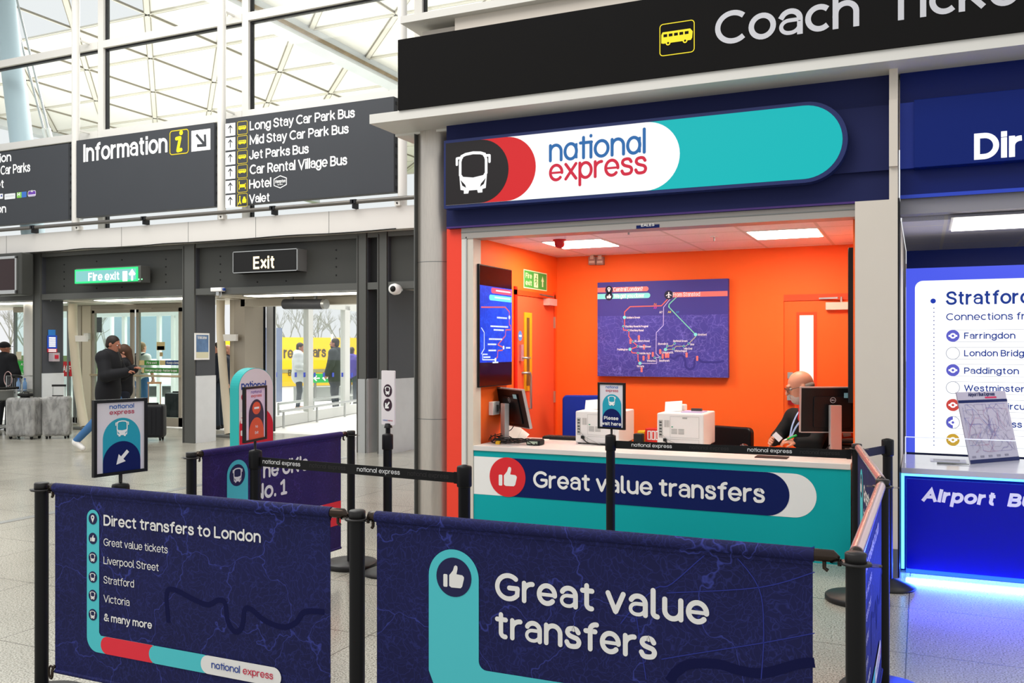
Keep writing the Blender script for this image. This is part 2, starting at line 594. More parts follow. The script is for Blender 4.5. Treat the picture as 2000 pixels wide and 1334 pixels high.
def text(mb, fr, t, a, b, cap, m, n, w=.1, face='sans', caps='butt', width=None, gap=.07, slant=0.0, align=0.0):
    """stroke lettering: baseline start (a, b), cap height, optional total width"""
    g = FACES[face]
    sy = cap / .7
    tw = text_width(t, w, face, gap)
    sx = width / tw if width else sy
    x0 = a - align * tw * sx
    x = 0.0; k = 0; low = 1.05 if face != 'logo' else 1.0
    def mp(p, xo):
        y = p[1]
        if ch.islower() and 0 <= y <= .5: y *= low
        y2 = w / 2 + y * (.7 - w) / .7 if y >= 0 else w / 2 + y
        return (x0 + (xo + w / 2 + p[0] + slant * y2) * sx, b + y2 * sy)
    for ch in t:
        if ch == ' ':
            x += .24; continue
        wd, st = g[ch]
        for pts in st:
            q = [mp(p, x) for p in pts]
            cl = len(pts) > 20 and abs(pts[0][0] - pts[-1][0]) < 1e-6 and abs(pts[0][1] - pts[-1][1]) < 1e-6
            if caps == 'butt' and len(q) >= 2 and not cl:       # flat ends reach the full height
                for (i, j) in ((0, 1), (-1, -2)):
                    d = Vector((q[i][0] - q[j][0], q[i][1] - q[j][1]))
                    if d.length > 1e-9:
                        d.normalize()
                        e = w / 2 * sy * (0.9 if abs(d.y) > 0.8 else 0.25)
                        q[i] = (q[i][0] + d.x * e, q[i][1] + d.y * e)
            thin = .72 if (ch in 'ea' and pts is st[1]) else 1.0
            if ch in 'ea' and len(pts) == 2:
                caps_ = 'butt'
            else:
                caps_ = caps
            mb.ribbon(fr, q, w * (sx + sy) / 2 * thin, n + 0.00012 * (k % 5), m, caps_, closed=cl)
            k += 1
        x += wd + w + gap
    return x0, x0 + tw * sx


def ptext(mb, fr, t, u0, v0, u1, vtop, m, n, **kw):
    """lettering fitted between two photo points on the plane of fr"""
    a, b = fr.px(u0, v0)
    cap = fr.px(u0, vtop)[1] - b
    # end point: same height b further along
    d = ray(u1, v0)
    vv = v0
    for _ in range(6):
        a1, b1 = fr.px(u1, vv)
        a2, b2 = fr.px(u1, vv + 1)
        vv += (b - b1) / (b2 - b1)
    a1 = fr.px(u1, vv)[0]
    return text(mb, fr, t, a, b, cap, m, n, width=a1 - a, **kw)


# ---------------------------------------------------------------- pictograms (unit height, centred)
def bus_front(mb, fr, a, b, s, m, n, back=None, wd=.06):
    f = lambda L: [(a + x * s, b + y * s) for x, y in L]
    mb.ribbon(fr, f([(-.35, .28), (-.31, .41), (-.2, .45), (0, .47), (.2, .45), (.31, .41), (.35, .28), (.35, -.04), (.29, -.12), (0, -.16), (-.29, -.12), (-.35, -.04)]), wd * s, n, m, 'butt', True)
    mb.face(fr, f([(-.37, -.08), (-.3, -.12), (0, -.16), (.3, -.12), (.37, -.08), (.34, -.4), (.25, -.42), (.25, -.5), (.13, -.5), (.11, -.43), (-.11, -.43), (-.13, -.5), (-.25, -.5), (-.25, -.42), (-.34, -.4)]), n + .0002, m)
    for sg in (-1, 1):
        mb.ribbon(fr, f([(sg * .3, .38), (sg * .44, .37), (sg * .44, .22)]), wd * s * .9, n + .0003, m)
        if back:
            mb.face(fr, f([(sg * .34, -.16), (sg * .21, -.29), (sg * .19, -.36), (sg * .29, -.3)]), n + .0006, back)


def thumb(mb, fr, a, b, s, m, n):
    f = lambda L: [(a + x * s, b + y * s) for x, y in L]
    mb.face(fr, f(rrect(-.47, -.42, -.28, .1, .05)), n, m)
    mb.face(fr, f([(-.2, -.36), (-.2, .08), (-.14, .14), (-.03, .28), (.03, .46), (.09, .5), (.17, .46), (.18, .36), (.13, .14), (.4, .12), (.47, .05), (.47, -.02), (.39, -.34), (.32, -.41), (-.1, -.42)]), n, m)


def pin(mb, fr, a, b, s, m, n, hole):
    f = lambda L: [(a + x * s, b + y * s) for x, y in L]
    mb.face(fr, f([(0, -.5)] + arc(0, .18, .3, .3, -25, 205, 18)), n, m)
    mb.face(fr, f(circ(0, .18, .12, 16)), n + .0005, hole)


def coach_side(mb, fr, a, b, wd, m, n, dark):
    f = lambda L: [(a + x * wd, b + y * wd) for x, y in L]
    mb.face(fr, f([(-.5, -.14), (-.5, .12), (-.46, .2), (.42, .2), (.5, .1), (.48, -.1), (.44, -.16), (-.44, -.16)]), n, m)
    for i in range(5):
        x = -.43 + i * .17
        mb.face(fr, f(rect(x, .04, x + .12, .13)), n + .0005, dark)
    for x in (-.28, .26):
        mb.face(fr, f(circ(x, -.16, .075, 16)), n + .0008, m)
        mb.face(fr, f(circ(x, -.16, .035, 12)), n + .0012, dark)


def arrow(mb, fr, a, b, s, ang, m, n, wd=.16, head=.34, style='line'):
    ca, sa = math.cos(math.radians(ang)), math.sin(math.radians(ang))
    f = lambda L: [(a + (x * ca - y * sa) * s, b + (x * sa + y * ca) * s) for x, y in L]
    if style == 'line':
        mb.ribbon(fr, f([(-.45, 0), (.42, 0)]), wd * s, n, m, 'butt')
        mb.ribbon(fr, f([(.42 - head, head), (.45, 0), (.42 - head, -head)]), wd * s, n + .0003, m, 'butt')
    else:
        mb.face(fr, f([(-.5, -wd / 2), (.0, -wd / 2), (.0, -head), (.5, 0), (.0, head), (.0, wd / 2), (-.5, wd / 2)]), n, m)


def logo(mb, fr, a0, b, width, cap, m1, m2, n, w=.1, two_line=True, line=None):
    """the coach operator's two-word lettering; b = baseline of the first line"""
    if two_line:
        text(mb, fr, 'national', a0, b, cap, m1, n, w=w, face='logo', caps='round', width=width, gap=.06)
        text(mb, fr, 'express', a0, b - (line or cap * 1.22), cap, m2, n, w=w, face='logo', caps='round', width=width * 1.01, gap=.06)
    else:
        tw1 = text_width('national', w, 'logo', .06); tw2 = text_width('express', w, 'logo', .06); sp = .36
        k = width / (tw1 + tw2 + sp)
        text(mb, fr, 'national', a0, b, cap, m1, n, w=w, face='logo', caps='round', width=tw1 * k, gap=.06)
        text(mb, fr, 'express', a0 + (tw1 + sp) * k, b, cap, m2, n, w=w, face='logo', caps='round', width=tw2 * k, gap=.06)


# ---------------------------------------------------------------- smooth bodies (distance field, surface nets)
def sdf_mesh(name, prims, vox, m, parent=None, k=0.02, loc=None, clips=()):
    lo = np.array([1e9] * 3); hi = -lo
    for p in prims:
        if p[0] == 'cap':
            r = max(p[3], p[4])
            for q in (p[1], p[2]):
                lo = np.minimum(lo, np.array(q) - r); hi = np.maximum(hi, np.array(q) + r)
        elif p[0] == 'ell':
            r = max(p[2])
            lo = np.minimum(lo, np.array(p[1]) - r); hi = np.maximum(hi, np.array(p[1]) + r)
    lo = lo - 3 * vox - k; hi = hi + 3 * vox + k
    N = np.maximum(np.ceil((hi - lo) / vox).astype(int) + 1, 4)
    ax = [lo[i] + vox * np.arange(N[i]) for i in range(3)]
    F = np.full(N, 1.0, dtype=np.float32)
    def sub(l, h):
        i0 = np.maximum(np.floor((l - lo) / vox).astype(int), 0); i1 = np.minimum(np.ceil((h - lo) / vox).astype(int) + 1, N)
        sl = tuple(slice(i0[i], i1[i]) for i in range(3))
        g = np.meshgrid(ax[0][sl[0]], ax[1][sl[1]], ax[2][sl[2]], indexing='ij')
        return sl, np.stack(g, -1)
    for p in prims:
        kk = k; op = 'u'
        if p[0] == 'cap':
            _, a, b, r0, r1 = p[:5]
            if len(p) > 5: kk = p[5]
            a = np.array(a, float); b = np.array(b, float); mg = max(r0, r1) + kk * 1.5 + 2 * vox + .03
            sl, X = sub(np.minimum(a, b) - mg, np.maximum(a, b) + mg)
            if X.size == 0: continue
            ab = b - a; L2 = max(float(ab @ ab), 1e-9)
            t = np.clip(((X - a) @ ab) / L2, 0, 1)
            d = np.linalg.norm(X - a - t[..., None] * ab, axis=-1) - (r0 + (r1 - r0) * t)
        else:
            _, c, rr = p[:3]
            rot = p[3] if len(p) > 3 and p[3] is not None else None
            if len(p) > 4: op = p[4]
            if len(p) > 5: kk = p[5]
            c = np.array(c, float); rr = np.array(rr, float); mg = rr.max() + kk * 1.5 + 2 * vox + .03
            sl, X = sub(c - mg, c + mg)
            if X.size == 0: continue
            Y = X - c
            if rot is not None:
                Y = Y @ np.array(rot)          # inverse rotation
            q = np.linalg.norm(Y / rr, axis=-1); q2 = np.linalg.norm(Y / (rr * rr), axis=-1)
            d = q * (q - 1) / np.maximum(q2, 1e-6)
        f = F[sl]
        if op == 'u':
            h = np.clip(0.5 + 0.5 * (f - d) / max(kk, 1e-6), 0, 1)
            F[sl] = f * (1 - h) + d * h - kk * h * (1 - h)
        else:
            F[sl] = np.maximum(f, -d)
    for (pt, nm) in clips:                      # keep the side the normal points away from
        g = np.meshgrid(*ax, indexing='ij')
        d = sum((g[i] - pt[i]) * nm[i] for i in range(3))
        F = np.maximum(F, d.astype(np.float32))
    F[0] = F[-1] = 1; F[:, 0] = F[:, -1] = 1; F[:, :, 0] = F[:, :, -1] = 1
    s = F < 0
    n = [x - 1 for x in F.shape]
    acc = np.zeros(n + [3], dtype=np.float32); cnt = np.zeros(n, dtype=np.int32)
    for axis in range(3):
        o1, o2 = [i for i in range(3) if i != axis]
        for u in (0, 1):
            for v in (0, 1):
                c0 = [0, 0, 0]; c0[o1] = u; c0[o2] = v; c1 = list(c0); c1[axis] = 1
                f0 = F[tuple(slice(c0[i], c0[i] + n[i]) for i in range(3))]
                f1 = F[tuple(slice(c1[i], c1[i] + n[i]) for i in range(3))]
                mk = (f0 < 0) != (f1 < 0)
                t = f0[mk] / (f0[mk] - f1[mk])
                pos = np.tile(np.array(c0, dtype=np.float32), (t.size, 1)); pos[:, axis] = t
                acc[mk] += pos; cnt[mk] += 1
    act = cnt > 0
    idx = np.full(n, -1, dtype=np.int64); idx[act] = np.arange(int(act.sum()))
    cells = np.argwhere(act)
    V = (cells + acc[act] / cnt[act][:, None]) * vox + lo
    quads = []
    for axis in range(3):
        o1, o2 = (axis + 1) % 3, (axis + 2) % 3
        A = np.moveaxis(s, (axis, o1, o2), (0, 1, 2)); I = np.moveaxis(idx, (axis, o1, o2), (0, 1, 2))
        s0 = A[:-1, 1:-1, 1:-1]; s1 = A[1:, 1:-1, 1:-1]
        q = np.argwhere(s0 != s1)
        i, j, kz = q[:, 0], q[:, 1] + 1, q[:, 2] + 1
        a = I[i, j - 1, kz - 1]; b = I[i, j, kz - 1]; c = I[i, j, kz]; d = I[i, j - 1, kz]
        fl = A[i, j, kz]
        Q = np.stack([a, b, c, d], 1)
        Q[~fl] = Q[~fl][:, ::-1]
        quads.append(Q)
    Q = np.concatenate(quads)
    base = ORG[parent.name] if parent is not None else Vector(loc or (0, 0, 0))
    V = V - np.array(base)[None]
    me = bpy.data.meshes.new(name)
    me.from_pydata(V.tolist(), [], Q.tolist())
    me.polygons.foreach_set('use_smooth', [True] * len(me.polygons))
    me.materials.append(m)
    me.update()
    o = bpy.data.objects.new(name, me)
    COL.objects.link(o)
    if parent is not None: o.parent = parent
    else: o.location = base
    ORG[o.name] = base
    return o
# ================================================================ SETTING
M_white = mat('white_paint', '#DAD8D2', .45, vary=.03, vscale=3)
M_fascia = mat('fascia_paint', '#D6D3CE', .5, vary=.04, vscale=2)
M_alu = mat('aluminium', '#B9BBBA', .32, .75)
M_alud = mat('aluminium_dark', '#7C7E7C', .4, .6)
M_steel = mat('brushed_steel', '#C2BBB2', .34, .75, vary=.12, vscale=14, stretch=(8, 8, .6))
M_kick = mat('pillar_steel', '#DADDE0', .4, .15, vary=.07, vscale=6)
M_dark = mat('charcoal_panel', '#41423F', .5, spec=.3, vary=.06, vscale=3)
M_dark2 = mat('charcoal_frame', '#5A5B58', .45, .2)
M_slate = mat('slate_panel', '#44464C', .45, spec=.35, vary=.05, vscale=3)
M_black = mat('black_plastic', '#101012', .38)
M_gasket = mat('black_gasket', '#15161A', .5)
M_glass = glass_mat('clear_glass')
M_glassg = glass_mat('greenish_glass', (.86, .95, .93), .09)
M_strip = glow('light_strip', '#FFF6E4', 6)
M_beige = mat('beige_frame', '#BDB6A8', .45, .1)
M_cream = mat('cream_panel', '#D5CCC0', .5, vary=.03, vscale=5)
M_navy = mat('navy_board', '#1E2452', .55, spec=.15, vary=.05, vscale=3)
M_orange = mat('orange_wall', '#FF6A22', .6, vary=.02, vscale=2)
M_redwall = mat('red_orange_wall', '#F2442F', .5)
M_teal = mat('teal_board', '#08A3A8', .5, spec=.15)
M_wh = mat('sign_white', '#F0EFEC', .45)
M_red = mat('sign_red', '#D9262F', .45)
M_nv = mat('sign_navy', '#0A1B58', .5, spec=.15)
M_bl = mat('black_matt', '#121212', .6)
M_yel = mat('sign_yellow', '#F2DC1E', .5, emit='#F2DC1E', es=.15)


def floor_mat():
    m = bpy.data.materials.new('terrazzo_tiles'); m.use_nodes = True
    nt = m.node_tree; L = nt.links; b = nt.nodes['Principled BSDF']
    tc = nt.nodes.new('ShaderNodeTexCoord')
    sp = nt.nodes.new('ShaderNodeSeparateXYZ'); L.new(tc.outputs['Object'], sp.inputs[0])

    def joint(out, off):
        a = nt.nodes.new('ShaderNodeMath'); a.operation = 'SUBTRACT'; a.inputs[1].default_value = off; L.new(out, a.inputs[0])
        d = nt.nodes.new('ShaderNodeMath'); d.operation = 'PINGPONG'; d.inputs[1].default_value = .45; L.new(a.outputs[0], d.inputs[0])
        c = nt.nodes.new('ShaderNodeMath'); c.operation = 'LESS_THAN'; c.inputs[1].default_value = .0032; L.new(d.outputs[0], c.inputs[0])
        return c.outputs[0]
    jx = joint(sp.outputs[0], -.072); jy = joint(sp.outputs[1], 5.118)
    mxj = nt.nodes.new('ShaderNodeMath'); mxj.operation = 'MAXIMUM'; L.new(jx, mxj.inputs[0]); L.new(jy, mxj.inputs[1])
    n1 = nt.nodes.new('ShaderNodeTexNoise'); n1.inputs['Scale'].default_value = 110; n1.inputs['Detail'].default_value = 2
    L.new(tc.outputs['Object'], n1.inputs['Vector'])
    r1 = nt.nodes.new('ShaderNodeValToRGB')
    e = r1.color_ramp.elements
    e[0].position = .33; e[0].color = rgb('#66625A'); e[1].position = .5; e[1].color = rgb('#ACA99C')
    x = e.new(.68); x.color = rgb('#C6C3B7')
    L.new(n1.outputs['Fac'], r1.inputs[0])
    n2 = nt.nodes.new('ShaderNodeTexNoise'); n2.inputs['Scale'].default_value = 1.3; n2.inputs['Detail'].default_value = 5
    L.new(tc.outputs['Object'], n2.inputs['Vector'])
    mr = nt.nodes.new('ShaderNodeMapRange'); mr.inputs['To Min'].default_value = .82; mr.inputs['To Max'].default_value = 1.12
    L.new(n2.outputs['Fac'], mr.inputs['Value'])
    mu = nt.nodes.new('ShaderNodeMix'); mu.data_type = 'RGBA'; mu.blend_type = 'MULTIPLY'; mu.inputs['Factor'].default_value = 1
    L.new(r1.outputs[0], mu.inputs['A']); L.new(mr.outputs[0], mu.inputs['B'])
    mj = nt.nodes.new('ShaderNodeMix'); mj.data_type = 'RGBA'; mj.inputs['B'].default_value = rgb('#5A544B')
    L.new(mxj.outputs[0], mj.inputs['Factor']); L.new(mu.outputs['Result'], mj.inputs['A'])
    L.new(mj.outputs['Result'], b.inputs['Base Color'])
    r = nt.nodes.new('ShaderNodeMapRange'); r.inputs['To Min'].default_value = .13; r.inputs['To Max'].default_value = .3
    L.new(n2.outputs['Fac'], r.inputs['Value']); L.new(r.outputs[0], b.inputs['Roughness'])
    b.inputs['Specular IOR Level'].default_value = .55
    return m


WY = 11.55                                     # face of the exit wall
o = MB().box(-34, 6, -6, 13.6, -.12, 0, floor_mat()).build('floor'); struct(o, 'pale speckled terrazzo floor tiles of the concourse', 'floor')
mb = MB().box(-70, 30, 13.62, 90, -.14, -.01, mat('forecourt_concrete', '#CFCFCB', .7, vary=.06, vscale=1))
o = mb.build('ground'); struct(o, 'bright concrete forecourt outside the glass doors', 'ground')
o = MB().box(-70, 30, 40, 120, -.009, .02, mat('verge_grass', '#A9B577', .9, vary=.15, vscale=2)).build('lawn'); struct(o, 'pale grass verge far beyond the forecourt', 'lawn')
o = tag(MB().box(-7.66, -7.56, -5.9, 11.0, 0, .004, M_alu).build('expansion_strip', loc=(-7.6, 0, 0)), 'metal expansion strip set across the terrazzo floor', 'floor strip')

# ---- pillars of the exit wall
PX = [(-14.93, -14.72), (-11.30, -11.03), (-7.82, -7.64), (-7.45, -7.275), (-3.9, -3.7), (-18.6, -18.35)]
for (x0, x1), nm in zip(PX, ('first', 'second', 'third', 'fourth', 'fifth', 'sixth')):
    mb = MB()
    yd = 12.5 if nm == 'fourth' else 12.02
    mb.box(x0, x1 - .015, WY, yd, 0, 3.335, M_dark2)
    mb.box(x1 - .015, x1, WY + .03, yd, 1.13, 3.335, M_slate)
    mb.box(x1 - .012, x1 + .006, WY + .02, yd + .01, .0, 1.125, M_kick)
    mb.box(x0 + .02, x0 + .03, WY - .004, WY, 0, 3.3, M_dark)
    mb.box(x0 - .0, x0 + .018, WY - .012, WY + .02, 0, 3.3, M_dark2)
    mb.box(x1 - .03, x1 - .012, WY - .012, WY + .02, 0, 3.3, M_dark2)
    if nm in ('third', 'fourth'):
        mb.box(x0, x1, WY - .006, WY, 0, 1.12, M_alu)
    o = mb.build('pillar'); struct(o, 'dark clad pillar with pale steel base, %s along the exit wall' % nm, 'pillar')

# ---- header panels over the doors
for i, (x0, x1) in enumerate(((-18.35, -14.93), (-14.72, -11.30), (-11.03, -7.82), (-7.64, -7.45), (-7.275, -3.9))):
    mb = MB()
    y0 = WY + .1
    mb.box(x0, x1, y0, y0 + .2, 2.52, 3.3, M_dark if i != 3 else M_bl)
    mb.box(x0, x1, WY + .01, WY + .3, 2.475, 2.58, M_dark2)
    mb.box(x0, x1, WY + .01, WY + .3, 3.26, 3.33, M_dark2)
    if i != 3:
        for fx in (.14, .86):
            for z in (2.72, 2.85, 2.98, 3.11):
                mb.cyl((x0 + (x1 - x0) * fx, y0, z), (x0 + (x1 - x0) * fx, y0 - .008, z), .012, M_bl, n=8)
        for fx in (.38, .56):
            for z in (2.66, 3.14):
                mb.cyl((x0 + (x1 - x0) * fx, y0, z), (x0 + (x1 - x0) * fx, y0 - .008, z), .012, M_bl, n=8)
    o = mb.build('lintel'); struct(o)
# ---- pale fascia beam with seams
mb = MB()
mb.box(-30, -3.6, 11.36, 11.75, 3.335, 3.665, M_fascia)
for x in (-18.3, -15.4, -12.5, -11.0, -9.6, -8.2, -6.7):
    mb.box(x, x + .006, 11.357, 11.361, 3.335, 3.665, M_alud)
mb.tube(crom([(-15.4, 11.34, 3.33), (-14.2, 11.34, 3.315), (-13.4, 11.34, 3.335), (-12.3, 11.34, 3.31), (-11.5, 11.34, 3.33), (-10.3, 11.34, 3.315), (-9, 11.34, 3.335), (-8, 11.34, 3.32), (-7, 11.34, 3.335)], 4), .009, M_bl, 6)
struct(mb.build('wall_exit'), 'pale beam running over the exit doors', 'wall')
# soffits between doors and front
for i, (x0, x1) in enumerate(((-30, -14.93), (-14.72, -11.30), (-11.03, -7.82), (-7.64, 3))):
    mb = MB().box(x0, x1, WY + .3, 14.6, 2.49, 2.6, M_beige)
    struct(mb.build('ceiling'), None)
for i, (x0, x1, lb) in enumerate(((-17.9, -15.0, 'left of the dark pillar with blue notices'), (-13.9, -11.6, 'over the fire exit doors'), (-10.4, -7.95, 'over the exit doorway'))):
    t = thing('strip_light', 'long thin strip light under the header ' + lb, 'light', ((x0 + x1) / 2, WY + .62, 2.49), 'strip lights over the doors')
    MB().box(x0, x1, WY + .42, WY + .82, 2.472, 2.488, M_alu).build('housing', t)
    MB().box(x0 + .02, x1 - .02, WY + .44, WY + .8, 2.462, 2.472, M_strip).build('diffuser', t)

# ---- upper glazing above the signs
GY = 11.8
MUL = [-20.0, -16.7, -13.42, -10.13, -6.85, -3.6, -.3]
ZT = [3.665, 5.37, 6.97, 8.65]
for i in range(len(MUL) - 1):
    x0, x1 = MUL[i], MUL[i + 1]
    fr = MB(); pn = MB()
    fr.box(x0 - .075, x0 + .055, GY - .06, GY + .08, 3.665, 10.2, M_white)
    fr.box(x0 + .055, x0 + .085, GY - .01, GY + .06, 3.665, 10.2, M_gasket)
    for z in ZT:
        h = .13 if z > 4 else .06
        fr.box(x0 + .055, x1 - .075, GY - .07, GY + .08, z, z + h, M_white)
        fr.box(x0 + .085, x1 - .075, GY - .012, GY + .06, z - .03, z, M_gasket)
    for z in (3.665 + .06, 5.5, 7.1, 8.78):
        z1 = min([q for q in ZT if q > z] + [10.2]) - .03
        pn.box(x0 + .085, x1 - .075, GY, GY + .012, z, z1, M_glass)
    f = fr.build('window_%d' % (i + 1)); struct(f, 'tall white framed glazing above the exit doors, bay %s' % ('one two three four five six'.split()[i]), 'window')
    pn.build('pane', f)
for x, lb in ((-17.25, 'left of the car parks sign'), (onY(148, 0, 11.44).x, 'left of the information sign'), (onY(433, 0, 11.44).x, 'right of the information sign'), (onY(786, 0, 11.44).x, 'beside the black ticket sign')):
    t = thing('round_post', 'slim white round post before the upper glazing, ' + lb, 'post', (x, 11.44, 3.665), 'white posts of the glazing')
    MB().cyl((x, 11.44, 3.665), (x, 11.44, 10.2), .068, M_white, n=20).build('shaft', t)
    mb = MB()
    for z in (5.43, 7.04, 8.7):
        mb.box(x - .012, x + .012, 11.44, GY - .05, z + .03, z + .06, M_white)
    mb.build('bracket', t)
# pipe rail under the signs
t = thing('pipe_rail', 'long grey steel pipe running along the beam below the signs', 'pipe', (-12, 11.3, 3.75))
MB().tube([(-24, 11.3, 3.765), (-4.2, 11.3, 3.765)], .032, mat('pipe_grey', '#6E6B66', .4, .6), 12).build('pipe', t)
mb = MB()
for x in (-18.6, -16.2, -14.6, -11.9, -9.2, -7.7):
    mb.box(x - .012, x + .012, 11.26, 11.4, 3.665, 3.79, M_gasket)
    mb.box(x - .05, x + .05, 11.26, 11.34, 3.74, 3.80, M_gasket)
mb.build('bracket', t)
mb = MB()
for x in (-13.55, -10.3, -7.0):
    mb.box(x, x + .09, 11.3, 11.4, 3.665, 3.735, M_white); mb.cyl((x + .045, 11.3, 3.7), (x + .045, 11.29, 3.7), .014, M_bl, n=10)
mb.build('junction_box', t)

# ---- roof shells outside (square grid with one diagonal), edge beams
RZ = 10.5
M_roof = mat('roof_panel', '#F1EFE8', .7, vary=.015, vscale=.8)
M_rib = mat('roof_rib', '#DEDACE', .6)
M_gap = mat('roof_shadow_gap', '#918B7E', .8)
M_beam = mat('roof_beam', '#D5D9DC', .5, vary=.1, vscale=1.2)


def roof_shell(x0, nx, y0, ny, s, skip=(), label=None):
    def hz(i, j):
        u, v = 2 * i / nx - 1, 2 * j / ny - 1
        return RZ + .0 * max(0, (1 - u * u)) * max(0, (1 - v * v))
    pt = lambda i, j, d=0: Vector((x0 + i * s, y0 + j * s, hz(i, j) + d))
    mb = MB()
    for i in range(nx):
        for j in range(ny):
            a, b, c, d = pt(i, j), pt(i + 1, j), pt(i + 1, j + 1), pt(i, j + 1)
            if (i, j, 0) not in skip: mb.add([a, b, d], [(2, 1, 0)], M_roof)
            if (i, j, 1) not in skip: mb.add([b, c, d], [(2, 1, 0)], M_roof)
    for i in range(nx + 1):
        for j in range(ny + 1):
            for (di, dj) in ((1, 0), (0, 1), (-1, 1)):
                i2, j2 = i + di, j + dj
                if 0 <= i2 <= nx and j2 <= ny:
                    p, q = pt(i, j, -.03), pt(i2, j2, -.03)
                    if (di, dj) == (-1, 1):
                        sd = Vector((1, 1, 0)).normalized() * .095
                        mb.bar(p, q, .13, .05, M_rib)
                        for sg in (-1, 1):
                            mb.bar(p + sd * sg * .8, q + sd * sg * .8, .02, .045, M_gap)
                    else:
                        sd = Vector((0, .03, 0)) if di else Vector((.03, 0, 0))
                        mb.bar(p, q, .06, .05, M_rib)
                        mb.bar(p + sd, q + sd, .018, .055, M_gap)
    o = mb.build('roof'); struct(o, label, 'roof')


sk = {(3, 0, 0), (3, 0, 1), (4, 0, 0), (4, 0, 1), (5, 0, 0), (5, 0, 1), (2, 0, 1)}
roof_shell(-32.35, 6, 12.45, 10, 2.72, {(3, 1, 0), (3, 1, 1), (4, 1, 0), (5, 1, 0), (4, 1, 1)}, 'white triangulated roof shell seen through the glazing, left of the beam')
roof_shell(-15.5, 6, 12.3, 10, 2.78, (), 'white triangulated roof shell right of the sloping beam')
mb = MB()
mb.box(-15.95, -15.42, 12.6, 44, RZ - .42, RZ + .05, M_beam)
mb.box(-15.42, -15.34, 12.6, 44, RZ - .3, RZ - .22, mat('gutter_rust', '#8B7B63', .8, vary=.4, vscale=6))
struct(mb.build('beam'), 'deep pale roof beam with stained gutter above the bus sign', 'beam')
struct(MB().box(-32.9, -32.4, 12.6, 44, RZ - .3, RZ + .1, M_beam).build('beam'), 'far roof edge beam at the left end of the glazing', 'beam')
# leaning roof strut and its cables
t = thing('roof_strut', 'thick blue grey leaning tube holding up the roof behind the glass', 'strut', (-16.35, 12.55, 0))
p0 = onD(44, 290, 18.0); p1 = onD(8, 0, 18.4)
d = (p1 - p0)
lo = p0 - d * .8; hi = p1 + d * .75
MB().tube([lo, hi], .215, mat('strut_paint', '#A9BCC6', .45), 24).build('tube', t)
MB().cyl((lo.x, lo.y, 0), (lo.x, lo.y, lo.z + .1), .25, M_white, n=24).build('trunk', t)
mb = MB()
for u0, v0, u1, v1 in ((88, 262, 20, 0), (97, 262, 33, 0)):
    a = onD(u0, v0, 18.6); b = onD(u1, v1, 18.9)
    mb.tube([a, b + (b - a) * .4], .022, M_alu, 8)
    mb.tube([a - (b - a) * .05, a + (b - a) * .04], .045, M_white, 8)
mb.build('tie_rod', t)
# ================================================================ EXIT WALL: signs, doors, vestibules
M_sign = mat('wayfinding_board', '#3B3E43', .6, spec=.3, vary=.04, vscale=2)
M_signw = mat('sign_lettering', '#F7F7F4', .5, emit='#FFFFFF', es=.35)
M_lineyel = mat('sign_yellow_outline', '#D9C21C', .5)
SY = 11.36


def board(name, label, x0, x1, z0, z1, y=SY, dep=.14):
    t = thing(name, label, 'sign', ((x0 + x1) / 2, y + dep, z0))
    mb = MB().box(x0, x1, y, y + dep, z0, z1, M_sign)
    for k in range(9):
        z = z0 + (z1 - z0) * (k + .3) / 9
        mb.box(x1, x1 + .006, y + .05, y + dep - .03, z, z + (z1 - z0) / 28, M_gasket)
    pnl = mb.build('panel', t, bev=.004)
    mb = MB()
    for x in (x0 + .1, x1 - .1):
        mb.box(x - .03, x + .03, y + dep, GY - .06, z1 - .1, z1 - .04, M_alu)
        mb.box(x - .03, x + .03, y + dep, GY - .06, z0 + .04, z0 + .1, M_alu)
    mb.build('bracket', t)
    return pnl, Fr((0, y, 0))


# information sign
t, f = board('information_sign', 'dark hanging sign reading Information with yellow i and white arrow square', *[onY(149, 432, SY).x, onY(418, 411, SY).x], 3.89, 5.25)
mb = MB(); ptext(mb, f, 'Information', 163, 317, 327, 282, M_signw, .002, w=.125, gap=.05); mb.build('lettering', t)
a0, b0 = f.px(332, 305); a1, b1 = f.px(368, 252)
mb = MB()
mb.ribbon(f, rrect(a0, b0 + .02, a1, b1, .05), .016, .002, M_lineyel, 'butt', True)
mb.build('symbol_frame', t)
mb = MB(); ac, bc = (a0 + a1) / 2, (b0 + b1) / 2 + .01; S = (b1 - b0)
mb.ribbon(f, [(ac - .055, bc + .06), (ac + .025, bc + .07), (ac - .03, bc - .14), (ac + .045, bc - .13)], .06, .003, M_yel)
mb.face(f, circ(ac + .045, bc + .15, .04, 18), .003, M_yel); mb.build('letter_i', t)
a0, b0 = f.px(374, 300); a1, b1 = f.px(411, 251)
mb = MB(); mb.face(f, rect(a0, b0 + .03, a1, b1), .002, M_signw)
arrow(mb, f, (a0 + a1) / 2, (b0 + b1) / 2 + .02, .3, -45, M_sign, .004, wd=.16, head=.4); mb.build('arrow_square', t)

